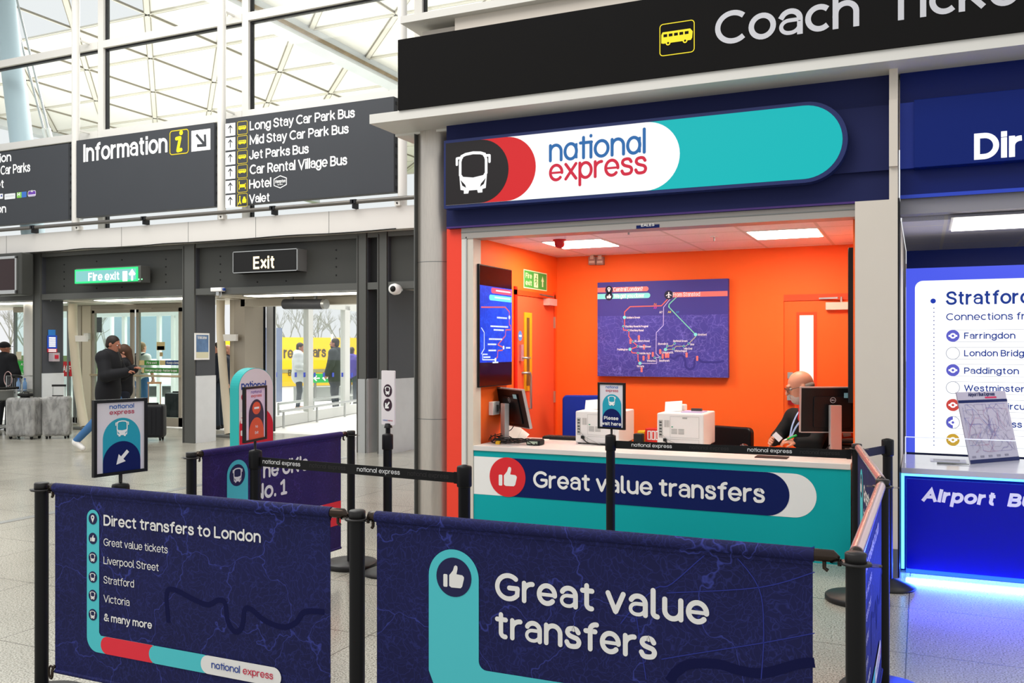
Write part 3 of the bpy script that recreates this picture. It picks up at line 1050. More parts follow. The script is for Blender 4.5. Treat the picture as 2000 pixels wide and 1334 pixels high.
# bus list sign
t, f = board('bus_list_sign', 'dark hanging sign listing car park buses, hotel and valet beside yellow pictograms', *[onY(441, 408, SY).x, onY(769, 385, SY).x], 3.88, 5.28)
rows = [('Long Stay Car Park Bus', 488, 255, 693, 237), ('Mid Stay Car Park Bus', 488, 283, 681, 265), ('Jet Parks Bus', 487, 312, 603, 294), ('Car Rental Village Bus', 488, 341, 678, 322), ('Hotel', 487, 369, 530, 351), ('Valet', 487, 397, 527, 380)]
for (s, u0, v0, u1, vt) in rows:
    mb = MB(); ptext(mb, f, s, u0, v0, u1, vt, M_signw, .002, w=.115, gap=.05); mb.build('lettering', t)
sqs = [(237.5, 265.5), (266, 293.5), (294.5, 322), (322.5, 350), (351, 378), (379.5, 406)]
for i, (v0, v1) in enumerate(sqs):
    a0, b1 = f.px(440.5, v0); a1, b0 = f.px(459.5, v1 - 1.5)
    b1 -= .0; mb = MB(); mb.face(f, rect(a0, b0, a1, b0 + .2), .002, M_signw)
    arrow(mb, f, (a0 + a1) / 2, b0 + .1, .14, 90, M_sign, .004, wd=.13, head=.3); mb.build('arrow_square', t)
    c0, d1 = f.px(464, v0); c1, d0 = f.px(483, v1 - 3.5)
    mb = MB(); mb.ribbon(f, rrect(c0, b0 + .0, c1, b0 + .205, .02), .008, .002, M_lineyel, 'butt', True)
    cc = (c0 + c1) / 2; dd = b0 + .105
    if i < 4:
        coach_side(mb, f, cc, dd, .155, M_yel, .003, M_sign)
    elif i == 4:
        mb.face(f, rect(cc - .07, dd - .03, cc + .07, dd + .02), .003, M_yel)
        mb.face(f, rect(cc - .07, dd - .06, cc - .055, dd + .07), .003, M_yel); mb.face(f, rect(cc + .055, dd - .06, cc + .07, dd + .035), .003, M_yel)
    else:
        mb.face(f, rrect(cc - .0, dd - .05, cc + .08, dd + .01, .012), .003, M_yel); mb.face(f, [(cc + .01, dd + .01), (cc + .07, dd + .01), (cc + .055, dd + .05), (cc + .025, dd + .05)], .003, M_yel)
        mb.face(f, circ(cc - .05, dd + .055, .014, 12), .003, M_yel); mb.ribbon(f, [(cc - .05, dd + .035), (cc - .05, dd - .01), (cc - .075, dd - .06)], .02, .003, M_yel); mb.ribbon(f, [(cc - .05, dd - .01), (cc - .03, dd - .06)], .018, .0032, M_yel)
    mb.build('pictogram', t)
mb = MB()
a0, b0 = f.px(535, 362); a1, b1 = f.px(560, 347)
ac = (a0 + a1) / 2; bc = (b0 + b1) / 2 - .005
mb.ribbon(f, [(ac - .12, bc + .05), (ac, bc + .095), (ac + .12, bc + .05), (ac + .12, bc - .05), (ac, bc - .095), (ac - .12, bc - .05)], .012, .002, M_signw, 'butt', True)
mb.build('emblem', t); mb = MB(); text(mb, f, 'Hampton', ac - .1, bc - .015, .05, M_signw, .003, w=.1, width=.2, slant=.25); mb.build('lettering', t); mb = MB()
text(mb, f, 'by Hilton', ac - .05, bc - .05, .02, M_signw, .003, w=.1, width=.1)
mb.build('lettering', t)

# partly hidden sign at the left edge
t, f = board('parking_sign', 'dark hanging sign cut by the left edge, with Car Parks and small hotel badges', -17.15, onY(133, 435, SY).x, 3.87, 5.22)
for q in (('Car Parks', 1.5, 342, 59, 324), ('Information', -66, 326, 22, 309), ('Valet', -30, 371, 8, 355), ('Station', -40, 420, 12, 404)):
    mb = MB(); ptext(mb, f, *q, M_signw, .002, w=.115, gap=.05); mb.build('lettering', t)
for (u0, v0, u1, v1, cols) in ((-14, 390, 6, 377, ('#F2F4F8', '#2B3F9A')), (9, 390, 30, 376, ('#E9ECEF', '#C9CDD2')), (33, 387, 52, 373, ('#7FC644', '#3A6FC4')), (55, 384, 70, 371, ('#6B3FA8', '#F2EEF6'))):
    a0, b0 = f.px(u0, v0); a1, b1 = f.px(u1, v1 + 1)
    mb = MB(); c1 = mat('badge' + cols[0], cols[0], .5); c2 = mat('badge' + cols[1], cols[1], .5)
    mb.face(f, rrect(a0, b0, a1, b1, .015), .002, c1)
    if cols[0] == '#6B3FA8':
        mb.ribbon(f, rrect(a0, b0, a1, b1, .03), .008, .003, c2, 'butt', True); mb.face(f, rect(a0 + .01, b0 + .015, a1 - .01, b0 + .03), .003, c2); mb.face(f, arc((a0 + a1) / 2, b0 + .09, .022, .022, -60, 200, 12), .003, c2)
    elif cols[0] == '#7FC644':
        mb.face(f, rect((a0 + a1) / 2, b0, a1, b1), .003, c2); text(mb, f, 'H', a0 + .02, b0 + .03, .07, mat('badge#FFFFFF', '#FFFFFF', .5), .004, w=.16)
    elif cols[0] == '#F2F4F8':
        mb.face(f, rect(a1 - .06, b0 + .04, a1 - .02, b0 + .07), .003, c2)
    else:
        mb.face(f, rect(a0 + .03, b0 + .05, a1 - .03, b0 + .065), .003, c2)
    mb.build('badge', t)

# ---- Exit and Fire exit boxes, wall monitor
M_led = glow('warm_led', '#FFE9B8', 2.2)
y = 11.42
x0, x1 = onY(455, 0, y).x, onY(581, 0, y).x
z0, z1 = onY(455, 534, y).z, onY(455, 492, y).z
t = thing('exit_sign', 'black lit sign reading Exit in warm white, on the header panel', 'sign', ((x0 + x1) / 2, y + .2, z0))
mb = MB().box(x0, x1, y, y + .23, z0, z1, M_bl); mb.build('case', t, bev=.003)
mb = MB()
for q in ((x0, x1, z1 - .012, z1), (x0, x1, z0, z0 + .012)): mb.box(q[0], q[1], y - .006, y, q[2], q[3], M_alu)
for q in ((x0, x0 + .012), (x1 - .012, x1)): mb.box(q[0], q[1], y - .006, y, z0, z1, M_alu)
mb.box(x1, x1 + .004, y, y + .23, z0, z1, M_alu); mb.build('frame', t)
f = Fr((0, y, 0)); mb = MB(); ptext(mb, f, 'Exit', 495, 526, 537, 501, M_led, .003, w=.13, gap=.06); mb.build('lettering', t)

y = 11.33
x0, x1 = onY(146, 0, y).x, onY(268, 0, y).x
z0, z1 = onY(146, 554, y).z, onY(146, 527, y).z
t = thing('fire_exit_light', 'glowing green fire exit light box on the header panel', 'sign', ((x0 + x1) / 2, y + .2, z0))
mb = MB().box(x0, x1 + .06, y + .02, y + .23, z0 - .02, z1 + .02, M_dark2); mb.build('case', t, bev=.004)
MB().box(x0 + .3, x1 - .3, y + .23, 11.652, z0 + .05, z1 - .05, M_dark2).build('bracket', t)
MB().box(x0, x1, y, y + .02, z0, z1, glow('green_rim', '#2FD47A', 1.6)).build('rim', t)
f = Fr((0, y, 0)); mb = MB()
mb.face(f, rect(x0 + .03, z0 + .03, x1 - .03, z1 - .03), .003, glow('green_box_light', '#86C9C6', 1.1)); mb.build('face', t)
mb = MB(); wl = glow('box_white', '#FFFFFF', 1.8)
ptext(mb, f, 'Fire exit', 173, 549, 234, 533, wl, .006, w=.13)
aa, bb = f.px(245, 540); mb.face(f, rect(aa - .06, bb - .08, aa + .05, bb + .09), .006, wl); arrow(mb, f, aa + .16, bb + .01, .18, 90, wl, .006, wd=.25, head=.35); mb.build('lettering', t)
mb = MB()
for dx in (.02, .09): mb.ell((x1 + dx, y + .015, z0 + .03), .012, .008, .012, glow('green_led', '#7CFF9C', 3), 8)
mb.build('indicator', t)

y = 11.1
x1 = onY(31, 0, y).x
t = thing('wall_monitor', 'blank wall monitor with silver bezel, cut by the left edge', 'monitor', (x1 - .5, y + .3, 2.6))
z0, z1 = onY(20, 574, y).z, onY(20, 500, y).z
MB().box(x1 - 1.05, x1 + .1, y + .03, y + .28, z0 - .02, z1 + .06, M_dark).build('case', t, bev=.02)
mb = MB()
mb.box(x1 - 1.05, x1, y, y + .03, z1 - .05, z1, M_alu); mb.box(x1 - 1.05, x1, y, y + .03, z0, z0 + .07, M_alu); mb.box(x1 - .035, x1, y, y + .03, z0, z1, M_alu); mb.build('bezel', t, bev=.006)
MB().box(x1 - 1.05, x1 - .03, y + .01, y + .029, z0 + .07, z1 - .05, mat('dead_screen', '#2A1213', .15)).build('screen', t)
MB().box(x1 - .6, x1 - .3, y + .28, 11.66, z0 + .2, z0 + .4, M_dark2).build('bracket', t)

# ---- cameras on the pillars
for (u, v, Xp, Yp, lb) in ((96, 579, -14.72, 11.75, 'left pillar with the blue notices'), (427, 569, -10.85, 11.5, 'pillar with the framed poster')):
    p = onY(u, v, Yp)
    t = thing('security_camera', 'small white security camera under the header by the ' + lb, 'camera', p, 'box cameras over the doors')
    mb = MB().box(p.x - .13, p.x + .1, p.y - .05, p.y + .05, p.z - .005, p.z + .06, M_wh); mb.build('body', t, bev=.01)
    MB().cyl((p.x + .1, p.y, p.z + .028), (p.x + .13, p.y, p.z + .028), .024, mat('lens_blue', '#2C4C9A', .2)).build('lens', t)
    MB().tube([(p.x + .05, p.y, p.z), (p.x + .06, p.y, p.z - .06), (p.x + .02, p.y, p.z - .1)], .01, M_alu, 8).build('bracket', t)
    MB().box(p.x - .03, p.x + .03, p.y - .03, p.y + .03, p.z + .06, 2.45, M_alu).build('mount', t)
p = onY(773, 565, 11.45)
t = thing('dome_camera', 'white round camera with dark lens below the header, beside the steel column', 'camera', p)
MB().lathe(p, [(.0, -.1), (.07, -.09), (.085, -.03), (.075, .05), (.03, .08)], M_wh, axis='y').build('body', t)
MB().lathe(p + Vector((.01, -.1, 0)), [(.0, -.03), (.035, -.02), (.045, .0), (.045, .03)], M_bl, 18, 'y').build('lens', t)
MB().box(p.x - .05, p.x + .05, p.y + .05, p.y + .12, p.z - .02, 2.47, M_alu).build('mount', t)

# ---- notices on the first pillar, poster on the second
f1 = Fr((-14.714, 0, 0), (0, 1, 0))
blue = mat('notice_blue', '#2151C8', .4); blue2 = mat('notice_light_blue', '#2C7BC9', .4); crim = mat('notice_red', '#C4213A', .4)
t = thing('pillar_notice', 'stacked blue and red notices on the first dark pillar', 'notice', f1.P(*f1.px(101, 700)))
def fpoly(f, q): return [f.px(*p) for p in q]
mb = MB(); mb.prism(f1, fpoly(f1, [(94, 655), (108, 655), (108, 644), (94, 644)]), 0, .006, blue2); mb.build('top_card', t)
mb = MB(); mb.prism(f1, fpoly(f1, [(92, 681), (111, 681), (111, 655), (92, 655)]), 0, .008, blue)
for v in (660, 664, 668, 672, 676):
    a, b = f1.px(95, v); a2, _ = f1.px(108, v); mb.face(f1, rect(a, b - .014, a2, b + .014), .0095, M_signw)
mb.build('blue_card', t)
mb = MB(); mb.prism(f1, fpoly(f1, [(92, 688), (111, 688), (111, 681), (92, 681)]), 0, .01, crim)
for v in (683, 686):
    a, b = f1.px(94, v); a2, _ = f1.px(109, v); mb.face(f1, rect(a, b - .009, a2, b + .009), .0115, M_signw)
mb.build('red_card', t)
a0, b0 = f1.px(95, 706); a1, b1 = f1.px(108, 689)
mb = MB(); mb.fbox(f1, a0, a1, b0, b1, 0, .12, mat('dispenser_clear', '#B7A9AF', .2)); mb.fbox(f1, a0 + .03, a1 - .03, b0 + .05, b1 - .04, .12, .13, crim); mb.build('leaflet_holder', t, bev=.004)

f2 = Fr((-11.022, 0, 0), (0, 1, 0))
q = fpoly(f2, [(379.5, 703), (407.5, 702), (407.5, 651), (379.5, 651)])
t = thing('framed_poster', 'small framed travel poster on the dark pillar between the doors', 'poster', f2.P(*q[0]))
a0, a1 = q[0][0], q[1][0]; b0, b1 = q[0][1], q[2][1]
mb = MB(); mb.fbox(f2, a0, a1, b0, b1, 0, .018, M_wh); mb.build('frame', t)
mb = MB(); m3 = mat('poster_blue', '#5E7EA8', .4, vary=.5, vscale=9); mb.face(f2, rect(a0 + .025, b0 + .03, a1 - .025, b1 - .03), .0195, m3)
mb.face(f2, rect(a0 + .025, b0 + .03, a1 - .025, b0 + .13), .0205, mat('poster_cream', '#D9D6B8', .4)); mb.build('print', t)
mb = MB(); text(mb, f2, 'Welcome', a0 + .05, b1 - .1, .055, M_wh, .022, w=.12, width=(a1 - a0) - .12); mb.build('lettering', t)

# ---- door bay one: double fire exit doors (Y = 13.7)
DY = 13.7
def dx(u, y=DY): return onY(u, 700, y).x
M_dbrown = mat('door_bronze', '#A39B8E', .4, .3)
# frame and side posts
mb = MB()
mb.box(dx(155), dx(163), DY - .06, DY + .06, 0, 2.48, M_beige); mb.box(dx(164), dx(181), DY - .05, DY + .08, 0, 2.48, mat('cream_post', '#D8CFBB', .45))
mb.box(dx(181), dx(357), DY - .05, DY + .05, 2.40, 2.485, M_dbrown)
struct(mb.build('trim_1'), None)
for i, (u0, u1, hs, lb) in enumerate(((182, 261, 1, 'left'), (268, 356, -1, 'right'))):
    fr = MB(); xa, xb = dx(u0), dx(u1)
    fr.box(xa, xa + .07, DY - .03, DY + .03, .02, 2.40, M_dbrown); fr.box(xb - .07, xb, DY - .03, DY + .03, .02, 2.40, M_dbrown)
    fr.box(xa, xb, DY - .03, DY + .03, .02, .2, M_dbrown); fr.box(xa, xb, DY - .03, DY + .03, 2.32, 2.40, M_dbrown)
    d = fr.build('door_%d' % (i + 1)); struct(d, '%s glazed fire exit door leaf with push bar' % lb, 'door')
    MB().box(xa + .07, xb - .07, DY - .006, DY + .006, .2, 2.32, M_glassg).build('pane', d)
    MB().tube([(xa + .02, DY - .03, 1.03), (xa + .03, DY - .1, 1.03), (xb - .03, DY - .1, 1.03), (xb - .02, DY - .03, 1.03)], .022, mat('push_bar', '#C9B99A', .35, .6), 10).build('push_bar', d)
    if i == 1:
        ff = Fr((0, DY - .012, 0))
        def stk(nm, u0, v0, u1, v1, c, txt=None, tm=M_wh, extra=None):
            a0, b0 = ff.px(u0, v0); a1, b1 = ff.px(u1, v1)
            mb = MB(); mb.prism(ff, rect(a0, b0, a1, b1), 0, .002, c)
            if extra: mb.face(ff, rect(a0, b0, a0 + (a1 - a0) * extra[0], b1), .003, extra[1])
            if txt: text(mb, ff, txt[0], a0 + (a1 - a0) * txt[1], b0 + (b1 - b0) * .25, (b1 - b0) * .5, tm, .004, w=.13, width=(a1 - a0) * txt[2])
            mb.build(nm, d)
        g = mat('safety_green', '#3E8F3A', .4); tn = mat('sticker_tan', '#D8C48C', .45); nb = mat('sticker_navy', '#264A87', .4)
        stk('green_sticker', 271, 713, 311, 704, g, ('Fire exit', .4, .5), extra=(.28, tn))
        stk('blue_sticker', 312, 713, 352, 704, nb, ('Keep clear', .35, .6), extra=(.28, tn))
        stk('long_green_sticker', 277, 728, 349, 719, g, ('Emergency exit only - Push bar to open', .1, .86), extra=(.07, tn))
        stk('tan_sticker', 306, 684, 322, 668, tn); stk('blue_square', 307, 683.5, 321, 676, nb); stk('small_tan_square', 312, 696, 318, 688, mat('sticker_beige', '#C2A878', .5))
# round leaning inner tubes
def lean(lb, pts, r):
    t = thing('leaning_post', lb, 'post', (pts[-1].x, pts[-1].y, 0), 'bent white posts behind the pillars')
    MB().tube(crom([tuple(p) for p in pts], 5), r, mat('ivory_post', '#E4DAC4', .4), 18).build('shaft', t)
    e = pts[-1]; MB().box(e.x - .16, e.x + .16, e.y - .16, e.y + .16, 0, .05, M_alud).build('foot', t, bev=.01)
    MB().box(pts[1].x, pts[1].x + .38, pts[1].y - .03, pts[1].y + .03, 1.72, 1.84, M_wh).build('arm', t)
lean('bent white post leaning beside the fire exit doors', [onD(142, 593, 18.0), onD(143, 655, 18.0), onD(153, 760, 17.9), onD(165, 833, 17.8)], .085)
lean('bent white post leaning beside the framed poster pillar', [onD(431, 586, 16.6), onD(431, 650, 16.6), onD(439, 760, 16.4), onD(447, 848, 16.2)], .075)
# glass bay left of the first pillar (sliding glass door) and side glass
fr = MB(); xa, xb = -18.3, -14.2
for x in (-18.3, -16.45, -16.3, dx(133), dx(150)):
    fr.box(x, x + .05, DY - .03, DY + .03, 0, 2.5, M_alud)
fr.box(xa, xb, DY - .04, DY + .04, 2.38, 2.485, M_beige); fr.box(xa, xb, DY - .03, DY + .03, 0, .12, M_alud)
d = fr.build('door_3'); struct(d, 'glass sliding doors at the left edge behind the black clad pillar', 'door')
MB().box(xa, dx(150), DY - .005, DY + .005, .12, 2.4, M_glassg).build('pane', d)
ff = Fr((0, DY - .012, 0))
def dsign(nm, lb, pts, c, lines, tm=M_wh):
    q = fpoly(ff, pts); t = thing(nm, lb, 'sign', ff.P(*q[0]))
    mb = MB(); mb.prism(ff, q, 0, .004, c); mb.build('panel', t)
    for (s, u0, v0, u1, vt) in lines:
        mb = MB(); ptext(mb, ff, s, u0, v0, u1, vt, tm, .006, w=.15); mb.build('lettering', t)
    return t
dsign('green_door_notice', 'bright green notice on the left glass door behind the wrapped suitcases', [(32, 734), (66, 734), (66, 705), (32, 705)], mat('notice_green', '#21B33C', .4), [('AVAILABLE', 41, 714, 76, 709), ('PASSENGERS', 46, 723, 88, 718), ('LEAVING', 43, 731, 76, 726)])
dsign('red_door_notice', 'red notice with white letters FF beside the first pillar', [(118, 735), (141, 735), (141, 706), (118, 706)], mat('notice_scarlet', '#C8202A', .4), [('STAFF', 112, 726, 139, 714)])
dsign('paper_notice', 'small cream paper taped to the left glass door', [(32, 702), (42, 702), (42, 687), (32, 687)], mat('paper_cream', '#E6DFC6', .6), [])

# ---- second row of doors at the far end of vestibule one
D2 = 17.0
mb = MB()
for u in (240, 308, 336, 345): mb.box(dx(u, D2), dx(u + 6, D2), D2 - .04, D2 + .04, 0, 2.5, M_wh)
mb.box(-22, dx(357, D2), D2 - .05, D2 + .05, 2.4, 3.0, mat('vestibule_white', '#E9EAE8', .5)); mb.box(dx(240, D2), dx(342, D2), D2 - .03, D2 + .03, 0, .2, M_wh)
d = mb.build('door_4'); struct(d, 'white framed outer doors seen through the fire exit doors', 'door')
MB().box(dx(246, D2), dx(345, D2), D2 - .005, D2 + .005, .2, 2.4, M_glass).build('pane', d)

# ---- door bay two: open sliding doorway with glazed side wall
EY = 13.0
mb = MB()
mb.box(onY(457, 0, EY).x, onY(478, 0, EY).x, EY, EY + .5, 0, 2.48, M_dbrown); mb.box(onY(449, 0, EY).x, onY(457, 0, EY).x, EY, EY + .1, 0, 2.48, M_beige)
mb.box(onY(470, 0, EY).x, onY(700, 0, EY).x, EY, EY + .25, 2.35, 2.485, M_beige)
struct(mb.build('trim_2'), None)
A = onZ(529, 836, 0); B = onZ(697, 806, 0)
fr = MB(); dv = (B - A); U = dv.normalized()
wf = Fr((A.x, A.y, 0), (U.x, U.y, 0)); Lw = dv.length
M_mul = mat('mullion_white', '#D9DAD6', .45)
fr.fbox(wf, 0, Lw, 0, .22, -.04, .04, M_mul)
for u in (531, 603, 675):
    a = wf.px(u, 720)[0]; fr.fbox(wf, a - .085 * (1 + (u - 531) / 200), a + .085 * (1 + (u - 531) / 200), 0, 2.6, -.07, .05, M_mul)
fr.fbox(wf, 0, Lw + 1, 2.5, 2.75, -.05, .05, M_mul)
wn = fr.build('window_8'); struct(wn, 'glazed side wall with white mullions by the exit doorway', 'window')
MB().fbox(wf, 0, Lw, .22, 2.5, -.006, .006, M_glass).build('pane', wn)
mb = MB()
for u in (614, 632, 650, 668, 687, 538, 577, 594):
    a, b = wf.px(u, 732); mb.fbox(wf, a - .05, a + .05, b - .05, b + .05, .006, .009, mat('manifest_dot', '#2742B8', .4))
mb.build('manifestation_dots', wn)
t = thing('guard_rail', 'steel tube guard rail low along the glazed side wall', 'rail', wf.P(.3, 0, .3))
MB().tube([wf.P(-.1, .34, .25), wf.P(Lw + .2, .34, .25)], .03, M_alu, 10).build('rail', t)
MB().tube([wf.P(.9, .42, -.3), wf.P(Lw + .4, .42, -.3)], .03, M_alu, 10).build('outer_rail', t)
for a in (.05, 1.6, 3.1): MB().tube([wf.P(a, 0, .25), wf.P(a, .34, .25)], .025, M_alu, 8).build('upright', t)
for a in (.9, 2.6): MB().tube([wf.P(a, 0, -.3), wf.P(a, .42, -.3)], .025, M_alu, 8).build('upright', t)
# stacked white sliding leaves
SL = 13.55
fr = MB()
for i, (u0, u1) in enumerate(((478, 496), (497, 511), (512, 526))):
    fr.box(onY(u0, 0, SL).x, onY(u1, 0, SL).x, SL + .06 * i, SL + .05 + .06 * i, .02, 2.4, mat('leaf_white', '#DCDEE2', .4))
    fr.box(onY(u1, 0, SL).x - .004, onY(u1 + 1, 0, SL).x, SL - .004 + .06 * i, SL + .04 + .06 * i, .02, 2.4, M_gasket)
d = fr.build('door_5'); struct(d, 'stack of white sliding door leaves behind the arched totem', 'door')
t = thing('air_curtain', 'dark cylindrical door heater hanging over the exit doorway', 'heater', onD(600, 592, 15.6))
p0, p1 = onD(556, 594, 15.8), onD(632, 594, 15.4)
MB().tube([p0, p1], .09, M_slate, 16).build('body', t); MB().tube([p1, p1 + (p1 - p0) * .07], .088, M_alu, 16).build('end_cap', t)
mb = MB()
for k in (.2, .8):
    q = p0.lerp(p1, k); mb.box(q.x - .02, q.x + .02, q.y - .02, q.y + .02, q.z, q.z + .3, M_alud)
mb.build('hanger', t)
# small grey plates on the vestibule posts
p = onY(172, 657, DY - .06)
t = thing('door_switch', 'small white switch box on the cream post by the fire exit doors', 'switch', p)
MB().box(p.x - .07, p.x + .07, DY - .12, DY - .05, p.z - .07, p.z + .07, M_wh).build('box', t, bev=.008)
MB().cyl((p.x, DY - .12, p.z), (p.x, DY - .13, p.z), .02, M_dark).build('button', t)
# ================================================================ COACH TICKET KIOSK
KY = 7.0
KL, KR = -3.57, -.46            # inner side walls
KB = 9.05                       # back wall
KC = 2.56                       # kiosk ceiling
fk = Fr((0, KY, 0))


def kx(u, y=KY): return onY(u, 681, y).x


# ---- walls
mb = MB().box(KL - .1, KR + .12, KB, KB + .1, 0, KC + .3, M_orange)
struct(mb.build('wall_back'), 'bright orange back wall of the ticket kiosk', 'wall')
mb = MB().box(KL - .1, KL, KY + .15, KB, 0, KC + .3, M_orange)
struct(mb.build('wall_left'), 'orange left side wall of the ticket kiosk', 'wall')
mb = MB().box(KR, KR + .1, KY + .12, KB, 0, KC + .3, M_orange)
struct(mb.build('wall_right'), 'orange right side wall of the ticket kiosk', 'wall')
mb = MB().box(-3.80, -3.646, KY, KY + .12, 0, 2.63, M_redwall)
mb.box(-3.80, -3.68, KY + .12, 9.2, 0, 3.5, M_redwall)
struct(mb.build('wall_front'), 'narrow red orange wall strip left of the kiosk opening', 'wall')
mb = MB().box(-3.646, -3.60, KY - .015, KY + .14, 0, 2.55, M_white)
mb.box(-3.598, -3.536, KY - .01, KY + .14, 0, 2.55, M_cream); mb.box(-3.604, -3.594, KY - .02, KY + .1, 0, 2.55, M_alu)
struct(mb.build('trim_3'), 'pale shutter guide on the left of the kiosk opening', 'trim')
# shutter box across the top
mb = MB().box(-3.646, -.43, KY - .02, KY + .16, 2.535, 2.64, mat('shutter_grey', '#A9A29C', .4, .3))
mb.box(-3.646, -.43, KY - .026, KY - .018, 2.585, 2.592, M_alud)
struct(mb.build('trim_4'), 'grey shutter rail along the top of the kiosk opening', 'trim')
fsb = Fr((0, KY - .02, 0))
t = thing('maker_plate', 'small dark blue maker plate on the grey shutter rail', 'plate', fsb.P(*fsb.px(1265, 442)))
a0, b0 = fsb.px(1243, 447); a1, b1 = fsb.px(1288, 438)
mb = MB(); mb.prism(fsb, rect(a0, b0, a1, b1), 0, .004, M_nv); mb.build('plate', t)
mb = MB(); text(mb, fsb, 'EALES', a0 + .04, b0 + .014, .022, M_wh, .0055, w=.13, width=a1 - a0 - .08); mb.build('lettering', t)
# ceiling
def ceil_mat(name, base, x0, y0, pitch=.61, jc='#D8D4D0'):
    m = bpy.data.materials.new(name); m.use_nodes = True
    nt = m.node_tree; L = nt.links; b = nt.nodes['Principled BSDF']; b.inputs['Roughness'].default_value = .7
    tc = nt.nodes.new('ShaderNodeTexCoord'); sp = nt.nodes.new('ShaderNodeSeparateXYZ'); L.new(tc.outputs['Object'], sp.inputs[0])
    outs = []
    for k, off in ((0, x0), (1, y0)):
        a = nt.nodes.new('ShaderNodeMath'); a.operation = 'SUBTRACT'; a.inputs[1].default_value = off; L.new(sp.outputs[k], a.inputs[0])
        d = nt.nodes.new('ShaderNodeMath'); d.operation = 'PINGPONG'; d.inputs[1].default_value = pitch / 2; L.new(a.outputs[0], d.inputs[0])
        c = nt.nodes.new('ShaderNodeMath'); c.operation = 'LESS_THAN'; c.inputs[1].default_value = .013; L.new(d.outputs[0], c.inputs[0]); outs.append(c.outputs[0])
    mx = nt.nodes.new('ShaderNodeMath'); mx.operation = 'MAXIMUM'; L.new(outs[0], mx.inputs[0]); L.new(outs[1], mx.inputs[1])
    n = nt.nodes.new('ShaderNodeTexNoise'); n.inputs['Scale'].default_value = 160; L.new(tc.outputs['Object'], n.inputs['Vector'])
    r = nt.nodes.new('ShaderNodeValToRGB'); c = rgb(base); r.color_ramp.elements[0].position = .35; r.color_ramp.elements[0].color = tuple(x * .88 for x in c[:3]) + (1,); r.color_ramp.elements[1].position = .5; r.color_ramp.elements[1].color = c
    L.new(n.outputs['Fac'], r.inputs[0])
    mj = nt.nodes.new('ShaderNodeMix'); mj.data_type = 'RGBA'; mj.inputs['B'].default_value = rgb(jc); L.new(mx.outputs[0], mj.inputs['Factor']); L.new(r.outputs[0], mj.inputs['A'])
    L.new(mj.outputs['Result'], b.inputs['Base Color'])
    return m


mb = MB().box(KL, KR, KY + .16, KB, KC, KC + .05, ceil_mat('kiosk_ceiling_tiles', '#F6F0F2', -.755, 8.28))
struct(mb.build('ceiling'), 'suspended tile ceiling inside the orange kiosk', 'ceiling')
M_panel = glow('led_panel', '#FFF3DC', 34.0)
for x0, y0, lb in ((-3.18, 7.66, 'left ceiling light panel in the kiosk beside the red alarm'), (-1.345, 7.69, 'right ceiling light panel in the kiosk above the staff door')):
    t = thing('ceiling_light', 'square glowing ' + lb, 'light', (x0 + .29, y0 + .29, KC), 'kiosk ceiling lights')
    MB().box(x0, x0 + .58, y0, y0 + .58, KC - .006, KC, M_wh).build('frame', t)
    MB().box(x0 + .015, x0 + .565, y0 + .015, y0 + .565, KC - .009, KC - .006, M_panel).build('diffuser', t)
p = onZ(1093, 468, KC)
t = thing('fire_alarm', 'small red dome alarm on the kiosk ceiling by the left light', 'alarm', p)
mr_ = mat('alarm_red', '#C8181E', .35)
MB().lathe(p, [(.0, -.078), (.022, -.075), (.038, -.065), (.046, -.048), (.048, -.03), (.048, 0)], mr_, 22).build('dome', t)
MB().lathe(p, [(.06, -.012), (.06, 0)], mr_, 22).build('base', t)
for u, v, lb in ((1228, 449, 'over the shutter plate'), (1395, 462, 'left of the right light panel')):
    p = onZ(u, v, KC)
    t = thing('sprinkler', 'small ceiling sprinkler head ' + lb, 'sprinkler', p, 'ceiling sprinklers')
    MB().lathe(p, [(.035, -.006), (.035, 0)], M_wh, 14).build('rose', t); MB().cyl(p, p - Vector((0, 0, .04)), .008, M_alu, n=8).build('nozzle', t)

# ---- front fascia boards
mb = MB().box(-3.77, -.205, KY - .06, KY + .2, 2.625, 3.53, M_navy)
mb.box(-3.77, -.205, KY - .1, KY - .06, 2.84, 3.3, M_navy)
mb.box(-3.77, -.43, KY - .062, KY - .058, 2.625, 2.64, mat('purple_edge', '#4A2E77', .4))
struct(mb.build('wall_fascia'), 'dark navy fascia board above the kiosk opening', 'wall')
# soffit and parapet
mb = MB().box(-4.34, 4, 6.6, 7.6, 3.52, 3.60, M_white)
mb.box(-4.34, 4, 7.02, 9.5, 3.5, 3.6, M_white)
struct(mb.build('ceiling_canopy'), 'white canopy shelf projecting above the kiosks', 'canopy')
mb = MB().box(-3.9, 4, 6.75, 7.0, 3.60, 4.30, M_cream)
mb.box(-3.55, 4, 6.68, 6.76, 4.2, 4.34, M_cream); mb.box(-4.03, 4, 6.6, 7.3, 4.34, 4.4, M_white)
struct(mb.build('wall_parapet'), 'cream parapet behind the black ticket sign', 'wall')
# ---- black ticket sign
bx0 = kx(777, 6.58)
ft = Fr((0, 6.58, 0))
a0, zb = ft.px(777, 215.5); a0, zt = ft.px(777, 78)
t = thing('ticket_sign', 'long black overhead sign reading Coach Tickets with a yellow coach symbol', 'sign', ((a0 + 4) / 2, 6.6, zb))
M_bsign = mat('black_sign', '#141313', .8, spec=.12, vary=.05, vscale=4)
MB().box(a0, 4, 6.58, 6.7, zb, zt, M_bsign).build('panel', t)
M_grt = mat('silver_lettering', '#C9C9CF', .5)
mb = MB(); ptext(mb, ft, 'Coach', 1397, 90, 1678, 25, M_grt, .003, w=.115, gap=.055); mb.build('lettering', t); mb = MB()
a, b = ft.px(1397, 90); cap = ft.px(1397, 25)[1] - b
x = ft.px(1729, 50)[0]
text(mb, ft, 'Tickets', x, b, cap, M_grt, .003, w=.115, gap=.055, width=ft.px(1678, 60)[0] - a + .12)
mb.build('lettering', t)
